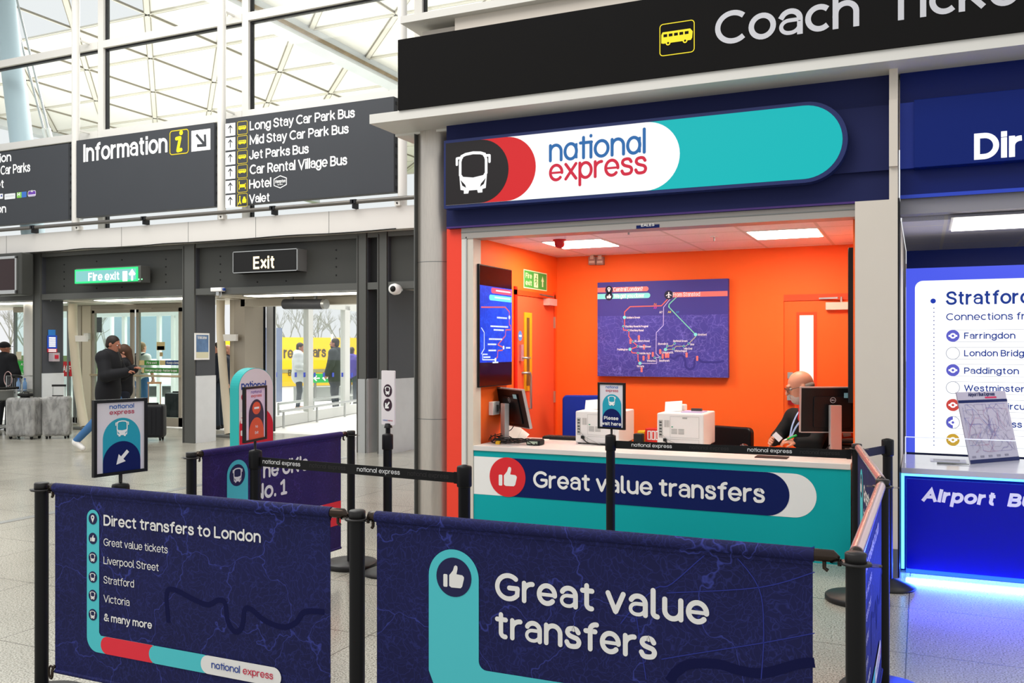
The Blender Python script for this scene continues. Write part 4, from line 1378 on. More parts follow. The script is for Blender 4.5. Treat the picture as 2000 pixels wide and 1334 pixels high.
mb = MB(); q0 = ft.px(1289, 110); q1 = ft.px(1356, 36)
mb.ribbon(ft, rrect(q0[0], q0[1], q1[0], q1[1] - .01, .025), .006, .002, M_yel, 'butt', True)
coach_side(mb, ft, (q0[0] + q1[0]) / 2, (q0[1] + q1[1]) / 2 + .005, .235, M_yel, .003, M_bsign)
mb.build('pictogram', t)

# ---- lit operator sign
LY = 6.80
fl = Fr((0, LY, 0))
px = fl.px
lx0 = px(867, 340)[0]; lz0 = px(867, 408)[1]; lz1 = px(867, 275)[1]; lx1 = px(1656, 285)[0]
t = thing('operator_sign', 'long glowing sign with white coach symbol, two word lettering and round teal end', 'sign', ((lx0 + lx1) / 2, LY + .1, lz0))
M_case = mat('sign_case_navy', '#1D2A63', .35)
mb = MB(); mb.prism(fl, capR(lx0, lz0, lx1, lz1), -.1, 0, M_case); mb.build('case', t)
bw = .022
ix0, iz0, ix1, iz1 = lx0 + bw, lz0 + bw * 1.2, lx1 - bw * 1.6, lz1 - bw * 1.2
gT = glow('lit_teal', '#0CBDBF', .92); gW = glow('lit_white', '#FFFFFF', .98); gR = glow('lit_red', '#DB2A2E', .95); gB = mat('lit_black', '#1B1618', .4)
mb = MB(); mb.face(fl, capR(ix0, iz0, ix1, iz1), .002, gT); mb.build('teal_face', t)
hh = iz1 - iz0
wx = px(1328, 300)[0]; rx = px(1047, 330)[0]; kx1 = px(994, 330)[0]
mb = MB(); mb.face(fl, capR(ix0, iz0, wx, iz1), .004, gW); mb.build('white_face', t)
mb = MB(); mb.face(fl, capR(ix0, iz0, rx, iz1), .006, gR); mb.build('red_face', t)
mb = MB(); mb.face(fl, capR(ix0, iz0, kx1, iz1), .008, gB); mb.build('black_face', t)
mb = MB(); a, b = px(925, 337)
bus_front(mb, fl, a, b, hh * .66, gW, .010, gB, .07); mb.build('bus_symbol', t)
mb = MB()
ptext(mb, fl, 'national', 1073, 318, 1262, 270, glow('lit_blue', '#2F6FB2', .9), .006, w=.1, face='logo', caps='round', gap=.05)
mb.build('lettering', t); mb = MB()
ptext(mb, fl, 'express', 1073, 356, 1264, 309.5, glow('lit_crimson', '#D92B45', .9), .006, w=.1, face='logo', caps='round', gap=.05)
mb.build('lettering', t)

# ---- steel column
t = MB().cyl((-4.0, 7.18, 0), (-4.0, 7.18, 3.52), .18, M_steel, n=48)
for z in (.95, 2.35):
    t.cyl((-4.0, 7.18, z), (-4.0, 7.18, z + .006), .1815, M_alud, n=48)
t.box(-4.132, -4.127, 7.0, 7.06, 0, 3.5, M_alud)
struct(t.build('column'), 'round brushed steel column at the left corner of the kiosk', 'column')
# ---- cream pillar between the kiosks
mb = MB().box(-.425, -.15, 6.76, 7.1, .2, 2.61, M_cream)
mb.box(-.205, -.15, 6.8, 7.1, 2.61, 2.84, M_cream); mb.box(-.205, -.15, 6.77, 7.1, 2.84, 3.3, M_cream); mb.box(-.205, -.15, 6.8, 7.1, 3.3, 3.52, M_cream)
mb.box(-.425, -.15, 6.757, 7.1, 0, .2, M_alud); mb.box(-.15, -.138, 6.78, 7.1, 0, 2.62, M_gasket)
struct(mb.build('pillar'), 'cream pillar between the orange kiosk and the blue kiosk', 'pillar')

# ---- counter
CT = .742
t = thing('service_counter', 'low teal fronted service counter with grey worktop across the orange kiosk', 'counter', (-2, 7.4, 0))
MB().box(-3.535, -.47, 7.0, 7.03, 0, .70, M_teal).build('front_panel', t)
MB().box(-3.535, -.47, 6.985, 7.86, .70, CT, mat('worktop', '#D8D3CF', .35, vary=.03, vscale=5)).build('worktop', t, bev=.004)
MB().box(-3.5, -3.45, 7.05, 7.85, 0, .70, M_white).build('side_panel', t)
MB().box(-.52, -.475, 7.05, 7.85, 0, .70, M_white).build('side_panel', t)
px = fk.px
mb = MB(); b1 = px(925.5, 890.75)[1]; b0 = px(925.5, 964.3)[1]
we = px(1595, 968)[0]; ne = px(1542, 966)[0]; cc = px(991.5, 931.5)
gr_ = (b1 - b0) * .5
sh = mat('band_white', '#EDECEA', .45)
mb.face(fk, capR(-3.533, b0, we, b1), .002, sh); mb.build('white_band', t)
mb = MB(); mb.face(fk, capR(cc[0], b0, ne, b1), .004, M_nv); mb.build('navy_band', t)
mb = MB(); mb.face(fk, circ(cc[0], (b0 + b1) / 2, gr_ * 1.03, 48), .006, M_red); mb.build('red_disc', t)
mb = MB(); thumb(mb, fk, cc[0] + .004, (b0 + b1) / 2, gr_ * 1.1, sh, .008); mb.build('thumb_symbol', t)
mb = MB(); ptext(mb, fk, 'Great value transfers', 1042, 952, 1494, 919, sh, .006, w=.125, face='round', caps='round', gap=.06); mb.build('lettering', t)

# ---- route map board
MYc = 8.98
fm = Fr((0, MYc, 0)); px = fm.px
a0, b1 = px(1167, 552); _, b0 = px(1167, 734.5); a1, _ = px(1422, 700)
t = thing('route_map_board', 'big blue violet route map board on the orange back wall', 'map', ((a0 + a1) / 2, KB, b0))
M_mapb = map_mat('route_map_print', '#4A47A6', '#8A88F0', 2.2, 14.0, .5, .3)
MB().box(a0, a1, MYc, KB - .004, b0, b1, M_mapb).build('board', t)
Z = lambda x, y: px(1150 + x / 6.062, 530 + y / 6.062)
ZL = lambda *q: [Z(q[i], q[i + 1]) for i in range(0, len(q), 2)]
mb = MB(); mb.face(fm, [(a0, b1 - .0), (a0, b1 - (b1 - b0) * .36), (a1, b1 - (b1 - b0) * .36), (a1, b1)], .001, mat('map_plain', '#403C94', .6)); mb.build('plain_header', t)
c_or = mat('line_coral', '#F2695C', .5); c_or2 = mat('line_orange', '#E58A3C', .5); c_lv = mat('line_lavender', '#C2BEF2', .5); c_mi = mat('line_mint', '#7CDCC0', .5); c_cy = mat('map_cyan', '#7FE3EA', .5); c_pk = mat('map_pink', '#F77C7C', .5); c_dk = mat('map_dark', '#171B40', .5); c_w = mat('map_white', '#EFEFFB', .5); c_riv = mat('map_river', '#37358E', .6)
mb = MB(); rv = crom(ZL(960, 1010, 1010, 1035, 1060, 1000, 1110, 1000, 1140, 1060, 1150, 1130, 1200, 1160, 1245, 1130, 1255, 1050, 1290, 1030, 1340, 1070, 1420, 1075, 1520, 1075, 1600, 1060), 5)
mb.ribbon(fm, rv, .022, .0012, c_riv, 'butt'); mb.ribbon(fm, crom(ZL(510, 1225, 520, 1180, 600, 1165, 700, 1150, 740, 1095), 5), .012, .0012, c_riv, 'butt'); mb.build('river', t)
def lw(mb, pts, wd, m, n): mb.ribbon(fm, pts, wd, n, m, 'round')
mb = MB()
lw(mb, ZL(962, 300, 860, 408, 490, 418, 425, 480, 424, 640, 410, 650, 412, 695, 475, 698, 475, 770, 525, 835, 582, 888, 495, 922, 515, 965, 582, 968, 584, 1050, 608, 1088), .009, c_or, .002)
lw(mb, ZL(985, 300, 886, 425, 883, 640, 800, 725, 797, 970, 845, 1020, 782, 1022), .0065, c_lv, .003)
lw(mb, ZL(608, 1088, 805, 1090, 805, 1045, 782, 1022), .0065, c_lv, .0032)
lw(mb, crom(ZL(1040, 305, 960, 380, 960, 440, 1265, 745)[:1] + ZL(958, 385, 952, 415, 975, 450, 1265, 748), 4), .009, c_mi, .0036)
lw(mb, ZL(1265, 748, 1265, 775, 1185, 855, 1150, 885, 1035, 887, 1005, 920, 910, 927, 930, 885, 985, 883, 1018, 853), .006, mat('line_sand', '#C8C49A', .5), .0041)
mb.build('route_lines', t)
mb = MB()
for x, y in ((424, 545), (490, 922), (608, 1088), (1265, 748), (910, 925)):
    mb.face(fm, circ(*Z(x, y), .017, 20), .0055, c_cy)
for x, y in ((410, 650), (475, 697), (525, 832), (582, 887), (582, 968), (782, 1022), (845, 1022), (930, 885), (1018, 853), (1005, 918), (1125, 886), (1183, 855)):
    mb.face(fm, circ(*Z(x, y), .011, 16), .0055, c_cy); mb.face(fm, circ(*Z(x, y), .006, 12), .006, c_dk)
mb.build('stop_dots', t)
def lab(s, x, y, x1, h=15, m=c_w):
    mb = MB(); A_, B_ = Z(x, y); A1, _ = Z(x1, y); text(mb, fm, s, A_, B_ - .004, .021 * h / 15, m, .0062, w=.13, width=A1 - A_); mb.build('lettering', t)
for s, x, y, x1 in (('Golders Green', 448, 555, 608), ('Finchley Road & Frognal', 435, 660, 704), ('Finchley Road', 493, 707, 650), ("St. John's Wood", 545, 832, 720), ('Baker Street', 602, 898, 738), ('Marble Arch', 602, 978, 735), ('Paddington', 338, 932, 465), ('Victoria', 570, 1130, 655), ('Waterloo', 690, 1066, 795), ('Southwark', 835, 1064, 958), ('Liverpool St.', 868, 968, 1005), ('Shoreditch', 820, 866, 940), ('Bethnal Green', 1002, 832, 1170), ('Whitechapel', 1015, 950, 1162), ('Mile End', 1128, 922, 1225), ('Bow', 1205, 872, 1250), ('Stratford', 1292, 757, 1395)):
    lab(s, x, y, x1)
lab('A6', 770, 395, 806, 15, c_or2); lab('A9', 770, 440, 806, 15, mat('map_magenta', '#C33BC9', .5)); lab('A7', 838, 492, 872, 16); lab('A8', 937, 490, 975, 16, mat('map_yellow', '#D8C84A', .5)); lab('A9', 1035, 490, 1070, 15, mat('map_blue', '#3E8FD0', .5))
mb = MB()
for x, y in ((595, 790), (495, 835), (655, 900), (650, 1032), (710, 1018), (760, 988), (848, 955), (877, 1010), (915, 1000), (942, 1000), (1160, 995), (1285, 1035), (627, 1170)):
    A_, B_ = Z(x, y); mb.face(fm, rrect(A_ - .01, B_ - .02, A_ + .01, B_ + .02, .006), .006, c_pk); mb.face(fm, circ(A_, B_ + .018, .012, 10), .0065, c_pk)
mb.build('landmark_symbols', t)
def band(nm, q, c, rnd):
    mb = MB(); A0, B0 = Z(q[0], q[3]); A1, B1 = Z(q[2], q[1])
    if rnd == 'R': mb.face(fm, capR(A0, B0, A1, B1), .004, c)
    else: mb.face(fm, [(2 * A0 - x, y) for x, y in capR(A0, B0, 2 * A0 - A1 + 2 * (A1 - A0), B1)] if False else arc(A0 + (B1 - B0) / 2, (B0 + B1) / 2, (B1 - B0) / 2, (B1 - B0) / 2, 90, 270, 16) + [(A1, B0), (A1, B1)], .004, c)
    mb.build(nm, t); return A0, B0, A1, B1
A0, B0, A1, B1 = band('pink_band', (104, 178, 708, 250), c_pk, 'R'); mb = MB(); c0 = Z(241, 212)
mb.face(fm, circ(c0[0], (B0 + B1) / 2, .042, 24), .005, c_dk); pin(mb, fm, c0[0], (B0 + B1) / 2, .055, c_w, .006, c_dk)
text(mb, fm, 'Central London?', Z(293, 230)[0], (B0 + B1) / 2 - .02, .044, c_w, .0055, w=.12, width=Z(640, 0)[0] - Z(293, 0)[0]); mb.build('lettering', t)
A0, B0, A1, B1 = band('cyan_band', (104, 253, 728, 330), c_cy, 'R'); mb = MB()
mb.face(fm, circ(c0[0], (B0 + B1) / 2, .042, 24), .005, c_dk); thumb(mb, fm, c0[0], (B0 + B1) / 2, .05, c_w, .006)
text(mb, fm, 'We get you closer', Z(300, 230)[0], (B0 + B1) / 2 - .02, .044, c_w, .0055, w=.11, width=Z(660, 0)[0] - Z(300, 0)[0]); mb.build('lettering', t)
A0, B0, A1, B1 = band('pink_band', (910, 232, 1644, 310), c_pk, 'L'); mb = MB(); c0 = Z(948, 270)
mb.face(fm, circ(c0[0], (B0 + B1) / 2, .046, 24), .005, c_dk)
y_ = (B0 + B1) / 2; mb.ribbon(fm, [(c0[0], y_ - .025), (c0[0], y_ + .025)], .011, .006, c_w); mb.ribbon(fm, [(c0[0] - .025, y_ - .006), (c0[0], y_ + .008), (c0[0] + .025, y_ - .006)], .008, .0062, c_w); mb.ribbon(fm, [(c0[0] - .01, y_ - .022), (c0[0] + .01, y_ - .022)], .006, .0064, c_w)
text(mb, fm, 'From Stansted', Z(997, 0)[0], y_ - .02, .044, c_w, .0055, w=.11, width=Z(1318, 0)[0] - Z(997, 0)[0]); mb.build('lettering', t)

# ---- wall screen on the left side wall
fs = Fr((KL + .055, 0, 0), (0, 1, 0)); px = fs.px   # face of the wall screen
a0, b1 = px(936, 515); a1, _ = px(1000, 640); _, b0 = px(936, 757)
t = thing('wall_screen', 'tall glowing blue map screen in black frame on the kiosk left wall', 'screen', (KL, (a0 + a1) / 2, b0))
MB().box(KL, KL + .055, a0, a1, b0, b1, M_black).build('case', t, bev=.004)
e0 = b0 + (b1 - b0) * .2; e1 = b1 - (b1 - b0) * .17
mb = MB(); mb.face(fs, rect(a0 + .01, b0 + .01, a1 - .008, b1 - .01), .001, mat('screen_glass', '#2B0A10', .12)); mb.build('dark_glass', t)
mb = MB(); mb.face(fs, rect(a0 + .01, e0, a1 - .008, e1), .002, map_mat('screen_map', '#0E39C4', '#2E63E8', 3, 11, .5, .3, .3, .75)); mb.build('lit_image', t)
Z = lambda x, y: px(920 + x / 5.132, 500 + y / 5.132)
s_pk = glow('screen_pink', '#F55C7E', 1.1); s_cy = glow('screen_cyan', '#6FF0F6', 1.2); s_or = glow('screen_orange', '#F07080', .9); s_w = glow('screen_white', '#EAF6FF', 1.2)
mb = MB()
for (x, y, x1, y1, c) in ((200, 315, 402, 372, s_pk), (180, 385, 402, 442, s_cy)):
    A0, B1 = Z(x, y); A1, _ = Z(x1, y); _, B0 = Z(x, y1)
    mb.face(fs, arc(A0 + (B1 - B0) / 2, (B0 + B1) / 2, (B1 - B0) / 2, (B1 - B0) / 2, 90, 270, 14) + [(A1, B0), (A1, B1)], .003, c)
mb.build('title_band', t)
mb = MB()
mb.ribbon(fs, [Z(*q) for q in ((100, 513), (340, 513), (380, 560), (380, 690), (395, 700), (393, 740), (345, 740), (340, 800), (265, 890), (322, 918), (310, 945), (265, 948), (262, 1010), (240, 1040))], .013, .004, s_or)
mb.ribbon(fs, [Z(*q) for q in ((100, 720), (128, 765), (128, 930), (100, 980))], .009, .004, s_w); mb.ribbon(fs, [Z(*q) for q in ((240, 1040), (112, 1040), (112, 985), (160, 985))], .009, .0042, s_w)
for x, y in ((380, 615), (322, 918), (240, 1040)): mb.face(fs, circ(*Z(x, y), .018, 14), .005, s_w)
mb.build('route_lines', t)
mb = MB()
for x0, x1, y in ((255, 360, 617), (190, 370, 703), (222, 330, 740), (175, 310, 832), (163, 255, 885), (170, 255, 947), (345, 395, 920), (120, 190, 1015), (212, 270, 1067), (245, 395, 347), (232, 395, 415)):
    A0, B0 = Z(x0, y); A1, B1 = Z(x1, y)
    for k in range(int((A1 - A0) / .02)):
        mb.face(fs, rect(A0 + k * .02, B0 - .007, A0 + k * .02 + .015, B0 + .007), .006, s_w)
mb.build('caption_marks', t)
p = fs.P(*px(972, 752)); 

# ---- fire exit sign above the side door
fw = Fr((KL + .006, 0, 0), (0, 1, 0)); px = fw.px
q = [px(1023, 560), px(1068, 571), px(1068, 535), px(1023, 525)]
t = thing('fire_exit_sign', 'green fire exit sign with running figure above the kiosk side door', 'sign', fw.P(*q[0]))
a0, a1 = q[0][0], q[1][0]; b0 = (q[0][1] + q[1][1]) / 2; b1 = (q[2][1] + q[3][1]) / 2
g_s = mat('exit_green', '#3FA648', .45); lum = mat('exit_lume', '#E9F2C9', .5)
mb = MB(); mb.prism(fw, rect(a0, b0, a1, b1), -.004, 0, lum); mb.build('plate', t)
mb = MB(); mb.face(fw, rect(a0 + .012, b0 + .01, a1 - .012, b1 - .01), .001, g_s); mb.build('green_face', t)
wq = a1 - a0; hq = b1 - b0; mb = MB()
text(mb, fw, 'Fire', a0 + wq * .07, b0 + hq * .55, hq * .28, lum, .002, w=.13, width=wq * .26); mb.build('lettering', t); mb = MB(); text(mb, fw, 'exit', a0 + wq * .07, b0 + hq * .17, hq * .28, lum, .002, w=.13, width=wq * .26); mb.build('lettering', t); mb = MB()
mb.face(fw, rect(a0 + wq * .42, b0 + hq * .12, a0 + wq * .6, b1 - hq * .12), .002, lum); arrow(mb, fw, a0 + wq * .8, (b0 + b1) / 2, hq * .6, 90, lum, .002, wd=.28, head=.32, style='solid'); mb.build('arrow_and_doorway', t)
mb = MB(); c0 = (a0 + wq * .51, b0 + hq * .5)
mb.face(fw, circ(c0[0] + .01, c0[1] + hq * .25, hq * .06, 10), .003, g_s); mb.ribbon(fw, [(c0[0], c0[1] + hq * .16), (c0[0], c0[1]), (c0[0] + .02, c0[1] - hq * .1), (c0[0], c0[1] - hq * .25)], .016, .003, g_s); mb.ribbon(fw, [(c0[0], c0[1]), (c0[0] - .03, c0[1] - hq * .1)], .014, .0031, g_s); mb.ribbon(fw, [(c0[0] - .03, c0[1] + hq * .06), (c0[0], c0[1] + hq * .14), (c0[0] + .03, c0[1] + hq * .06)], .011, .0032, g_s); mb.build('running_figure', t)

# ---- side door in the left wall
M_door = mat('orange_door', '#F2603A', .5); M_frm = mat('door_frame_orange', '#E84A1C', .5)
dy0, dz1 = px(1006, 572)[0], 2.10; dy1 = px(1081, 590)[0]
mb = MB(); mb.box(KL, KL + .018, dy0 - .02, dy0 + .03, 0, dz1 + .08, mat('frame_red', '#E2260F', .5)); mb.box(KL, KL + .018, dy1, dy1 + .03, 0, dz1 + .08, M_frm); mb.box(KL, KL + .018, dy0 - .02, dy1 + .03, dz1, dz1 + .05, M_frm)
mb.box(KL, KL + .01, dy0 + .035, dy1 - .004, 0, dz1 - .006, M_door)
d = mb.build('door_6'); struct(d, 'orange side door with narrow yellow framed window in the kiosk left wall', 'door')
ga0, gb1 = px(1022, 610); ga1, _ = px(1037, 700); gb0 = px(1022, 764)[1]
mb = MB(); yl = mat('vision_yellow', '#E8A81C', .45)
mb.fbox(fw, ga0, ga1, gb0, gb1, -.0, .012, yl); mb.build('window_frame', d)
mb = MB(); mb.fbox(fw, ga0 + (ga1 - ga0) * .3, ga1 - (ga1 - ga0) * .35, gb0 + .05, gb1 - .05, .012, .014, mat('dark_pane', '#6A5030', .15)); mb.build('pane', d)
mb = MB(); a, b = px(1015, 687); mb.fbox(fw, a - .03, a + .03, b - .09, b + .07, .0, .03, mat('handle_satin', '#D6A7B2', .35, .5)); mb.tube([fw.P(a, b - .06, .03), fw.P(a, b - .06, .07), fw.P(a + .09, b - .06, .07)], .011, M_alu, 8); mb.build('handle', d)
mb = MB(); a, b = px(1026, 728); h0 = px(1026, 758)[1]; mb.tube([fw.P(a - .09, b, .0), fw.P(a - .09, b, .05), fw.P(a - .02, b - .0, .06), fw.P(a, b - .03, .06), fw.P(a, h0 - .2, .06), fw.P(a, h0 - .2, 0)], .012, M_alu, 10); mb.build('pull_bar', d)
mb = MB(); a, b = px(1015, 656); mb.face(fw, circ(a, b, .05, 20), .006, mat('disc_blue', '#4E86D8', .4)); mb.face(fw, rect(a - .03, b - .01, a + .03, b + .01), .007, M_wh); mb.build('blue_disc', d)
mb = MB()
for v in (630, 775): 
    a, b = px(1080, v); mb.fbox(fw, dy1 - .012, dy1 + .012, b - .06, b + .06, 0, .022, M_steel)
mb.build('hinge', d)
mb = MB(); a, b = px(1072, 590); mb.fbox(fw, a - .16, a + .06, b - .04, b + .03, .0, .07, mat('closer_pink', '#D9A6A0', .4)); mb.bar(fw.P(a - .02, b + .05, .06), fw.P(a - .35, b + .06, .05), .02, .012, M_alud); mb.build('door_closer', d)

# ---- staff door in the back wall
fb = Fr((0, KB - .006, 0)); px = fb.px
x0 = px(1531, 680)[0]; z1 = px(1532, 588)[1]
mb = MB(); mb.box(x0 - .06, x0, KB - .02, KB, 0, z1 + .06, M_orange); mb.box(x0, KR, KB - .02, KB, z1, z1 + .06, M_frm); mb.box(x0 + .006, KR, KB - .012, KB, 0, z1 - .006, mat('staff_door', '#F7651F', .5))
d = mb.build('door_7'); struct(d, 'orange staff door with tall lit window behind the seated clerk', 'door')
q0 = px(1562, 616); q1 = px(1589, 616); 
mb = MB(); mb.box(q0[0] - .03, q1[0] + .03, KB - .018, KB - .01, .75, q0[1] + .03, M_frm); mb.build('window_frame', d)
mb = MB(); mb.box(q0[0], q1[0], KB - .022, KB - .017, .8, q0[1], glow('lit_window', '#FFF6E2', 1.3)); mb.build('pane', d)
mb = MB(); q = px(1627, 595); mb.box(q[0] - .06, KR, KB - .07, KB - .01, q[1] - .05, q[1] + .02, M_cream); mb.bar((q[0] + .05, KB - .08, q[1] + .06), (q[0] - .12, KB - .03, q[1] + .06), .02, .015, M_alu); mb.tube([(q[0] + .08, KB - .06, q[1] + .02), (q[0] + .08, KB - .06, q[1] + .07)], .012, M_alu, 8); mb.build('door_closer', d)
mb = MB()
for u, v in ((1543, 733), (1542, 775)):
    q = px(u, v); mb.box(q[0] - .015, q[0] + .035, KB - .07, KB - .012, q[1] - .03, q[1] + .03, M_alu)
mb.build('handle', d)
mb = MB(); q = px(1544, 782); mb.box(q[0] - .02, q[0] + .04, KB - .03, KB - .012, q[1] - .04, q[1] + .02, M_red); mb.build('red_tag', d)
# ---- wall boxes
for u, lb in ((1158.5, 'left'), (1174, 'right')):
    q0 = px(u - 7, 518); q1 = px(u + 7, 501.5)
    t = thing('wall_box', 'small grey box high on the orange wall under the ceiling, %s of the pair' % lb, 'box', (q0[0], KB, q0[1]), 'pair of wall boxes')
    MB().box(q0[0], q1[0], KB - .05, KB, q0[1], q1[1], mat('box_grey', '#A58C84', .45)).build('case', t, bev=.004)
    mb = MB(); f_ = Fr((0, KB - .05, 0)); m_ = (q0[0] + q1[0]) / 2; mb.face(f_, rect(m_ - .02, q0[1] + .06, m_ + .02, q0[1] + .10), .001, M_cream); mb.face(f_, rect(m_ - .03, q0[1] + .02, m_ + .03, q0[1] + .04), .001, M_cream); mb.build('marks', t)
q = Fr((KL + .006, 0, 0), (0, 1, 0)).px(962, 797)
t = thing('wall_switch', 'white switch box on the red lit wall behind the left monitor', 'switch', (KL, q[0], q[1]))
MB().box(KL, KL + .045, q[0] - .07, q[0] + .07, q[1] - .06, q[1] + .06, M_wh).build('plate', t, bev=.004)
MB().box(KL + .045, KL + .055, q[0] - .01, q[0] + .03, q[1] - .03, q[1] + .03, M_alud).build('rocker', t)
# screen on right wall seen edge on
p0 = onY(1664, 484, 7.45); p1 = onY(1664, 787, 7.45)
t = thing('side_screen', 'black wall screen seen edge on at the right wall of the orange kiosk', 'screen', (KR, 7.9, p1.z))
MB().box(KR - .055, KR - .003, 7.42, 8.15, p1.z, p0.z, M_black).build('case', t, bev=.004)
MB().box(KR - .058, KR - .055, 7.43, 8.14, p1.z + .01, p0.z - .01, mat('screen_off', '#08080C', .1)).build('screen', t)
# ================================================================ ON THE COUNTER
M_prn = mat('printer_white', '#DFDBD8', .4, vary=.02)
M_prg = mat('printer_grey', '#A9A8A4', .5)
M_mon = mat('monitor_black', '#0C0C0E', .4)
M_silver = mat('monitor_silver', '#B9B4B2', .35, .5)


def monitor(label, loc, rz, tilt, W=.53, H=.335, zc=.27):
    t = thing('computer_monitor', label, 'monitor', loc, 'computer monitors on the counter')
    t.rotation_euler = (0, 0, 0)
    L = Vector(loc)
    Rz = Matrix.Rotation(rz, 3, 'Z'); Rt = Rz @ Matrix.Rotation(tilt, 3, 'X')
    O = L + Vector((0, 0, zc))
    fr = Fr(O, Rt @ Vector((1, 0, 0)), Rt @ Vector((0, 0, 1)))       # N points out of the back
    mb = MB(); mb.prism(fr, rrect(-W / 2, -H * .5, W / 2, H * .5, .008), -.024, 0, M_mon); cs_ = mb.build('case', t, bev=.003)
    mb = MB(); mb.ribbon(fr, rrect(-W / 2 + .002, -H / 2 + .002, W / 2 - .002, H / 2 - .002, .008), .008, .0012, M_silver, 'butt', True); mb.prism(fr, rect(-W / 2 - .002, H / 2, W / 2 + .002, H / 2 + .004), -.024, .002, M_silver); mb.prism(fr, rect(W / 2, -H / 2, W / 2 + .003, H / 2), -.024, .002, M_silver); mb.prism(fr, rect(-W / 2 - .003, -H / 2, -W / 2, H / 2), -.024, .002, M_silver); mb.build('bezel', t)
    mb = MB(); mb.prism(fr, rect(-W / 2 + .012, -H / 2 + .014, W / 2 - .012, H / 2 - .012), -.026, -.0235, mat('monitor_face', '#1B2430', .15)); mb.build('screen', t)
    mb = MB(); mb.prism(fr, rrect(-W * .3, -H * .4, W * .3, H * .3, .02), 0, .012, M_mon); mb.build('rear_cover', t, bev=.004)
    mb = MB(); lm = mat('badge_silver', '#BFC6CC', .4); mb.ribbon(fr, circ(0, H * .22, .021, 28), .004, .0135, lm, 'butt', True)
    text(mb, fr, 'DELL', -.014, H * .22 - .006, .012, lm, .0137, w=.16, width=.028); mb.build('emblem', cs_)
    mb = MB(); mb.face(fr, rect(W * .17, H * .27, W * .3, H * .38), .0135, mat('monitor_sticker', '#8FBFC8', .5)); mb.build('sticker', cs_)
    # stand: flat column and foot
    bk = Rz @ Vector((0, -1, 0))
    p = L + bk * .05
    mb = MB(); fs_ = Fr(p + Vector((0, 0, .012)), Rz @ Vector((1, 0, 0)), (0, 0, 1))
    mb.prism(fs_, rect(-.045, 0, .045, zc + .03), -.0, .045, M_silver); mb.build('stand_column', t, bev=.004)
    mb = MB(); fb_ = Fr(L, Rz @ Vector((1, 0, 0)), Rz @ Vector((0, 1, 0))); mb.prism(fb_, rrect(-.13, -.11, .13, .11, .03), 0, .014, mat('stand_foot', '#4A4346', .4)); mb.build('stand_foot', t)
    mb = MB(); a = fr.P(.0, -H * .42, .01); b = L + bk * .12
    mb.tube(crom([tuple(a), (a.x + bk.x * .05, a.y + bk.y * .05, a.z - .06), (b.x - .08, b.y, CT + .05), (b.x - .12, b.y + .02, CT + .01)], 6), .004, M_bl, 6); mb.build('cable', t)
    return t


monitor('black computer monitor seen from behind near the white shutter guide, tilted back', (-3.36, 7.42, CT), math.radians(-40), math.radians(13), .56, .35, .305)
monitor('black computer monitor in front of the seated clerk, with a blue sticker', (-.645, 7.58, CT), math.radians(22), math.radians(3), .5, .36, .352)


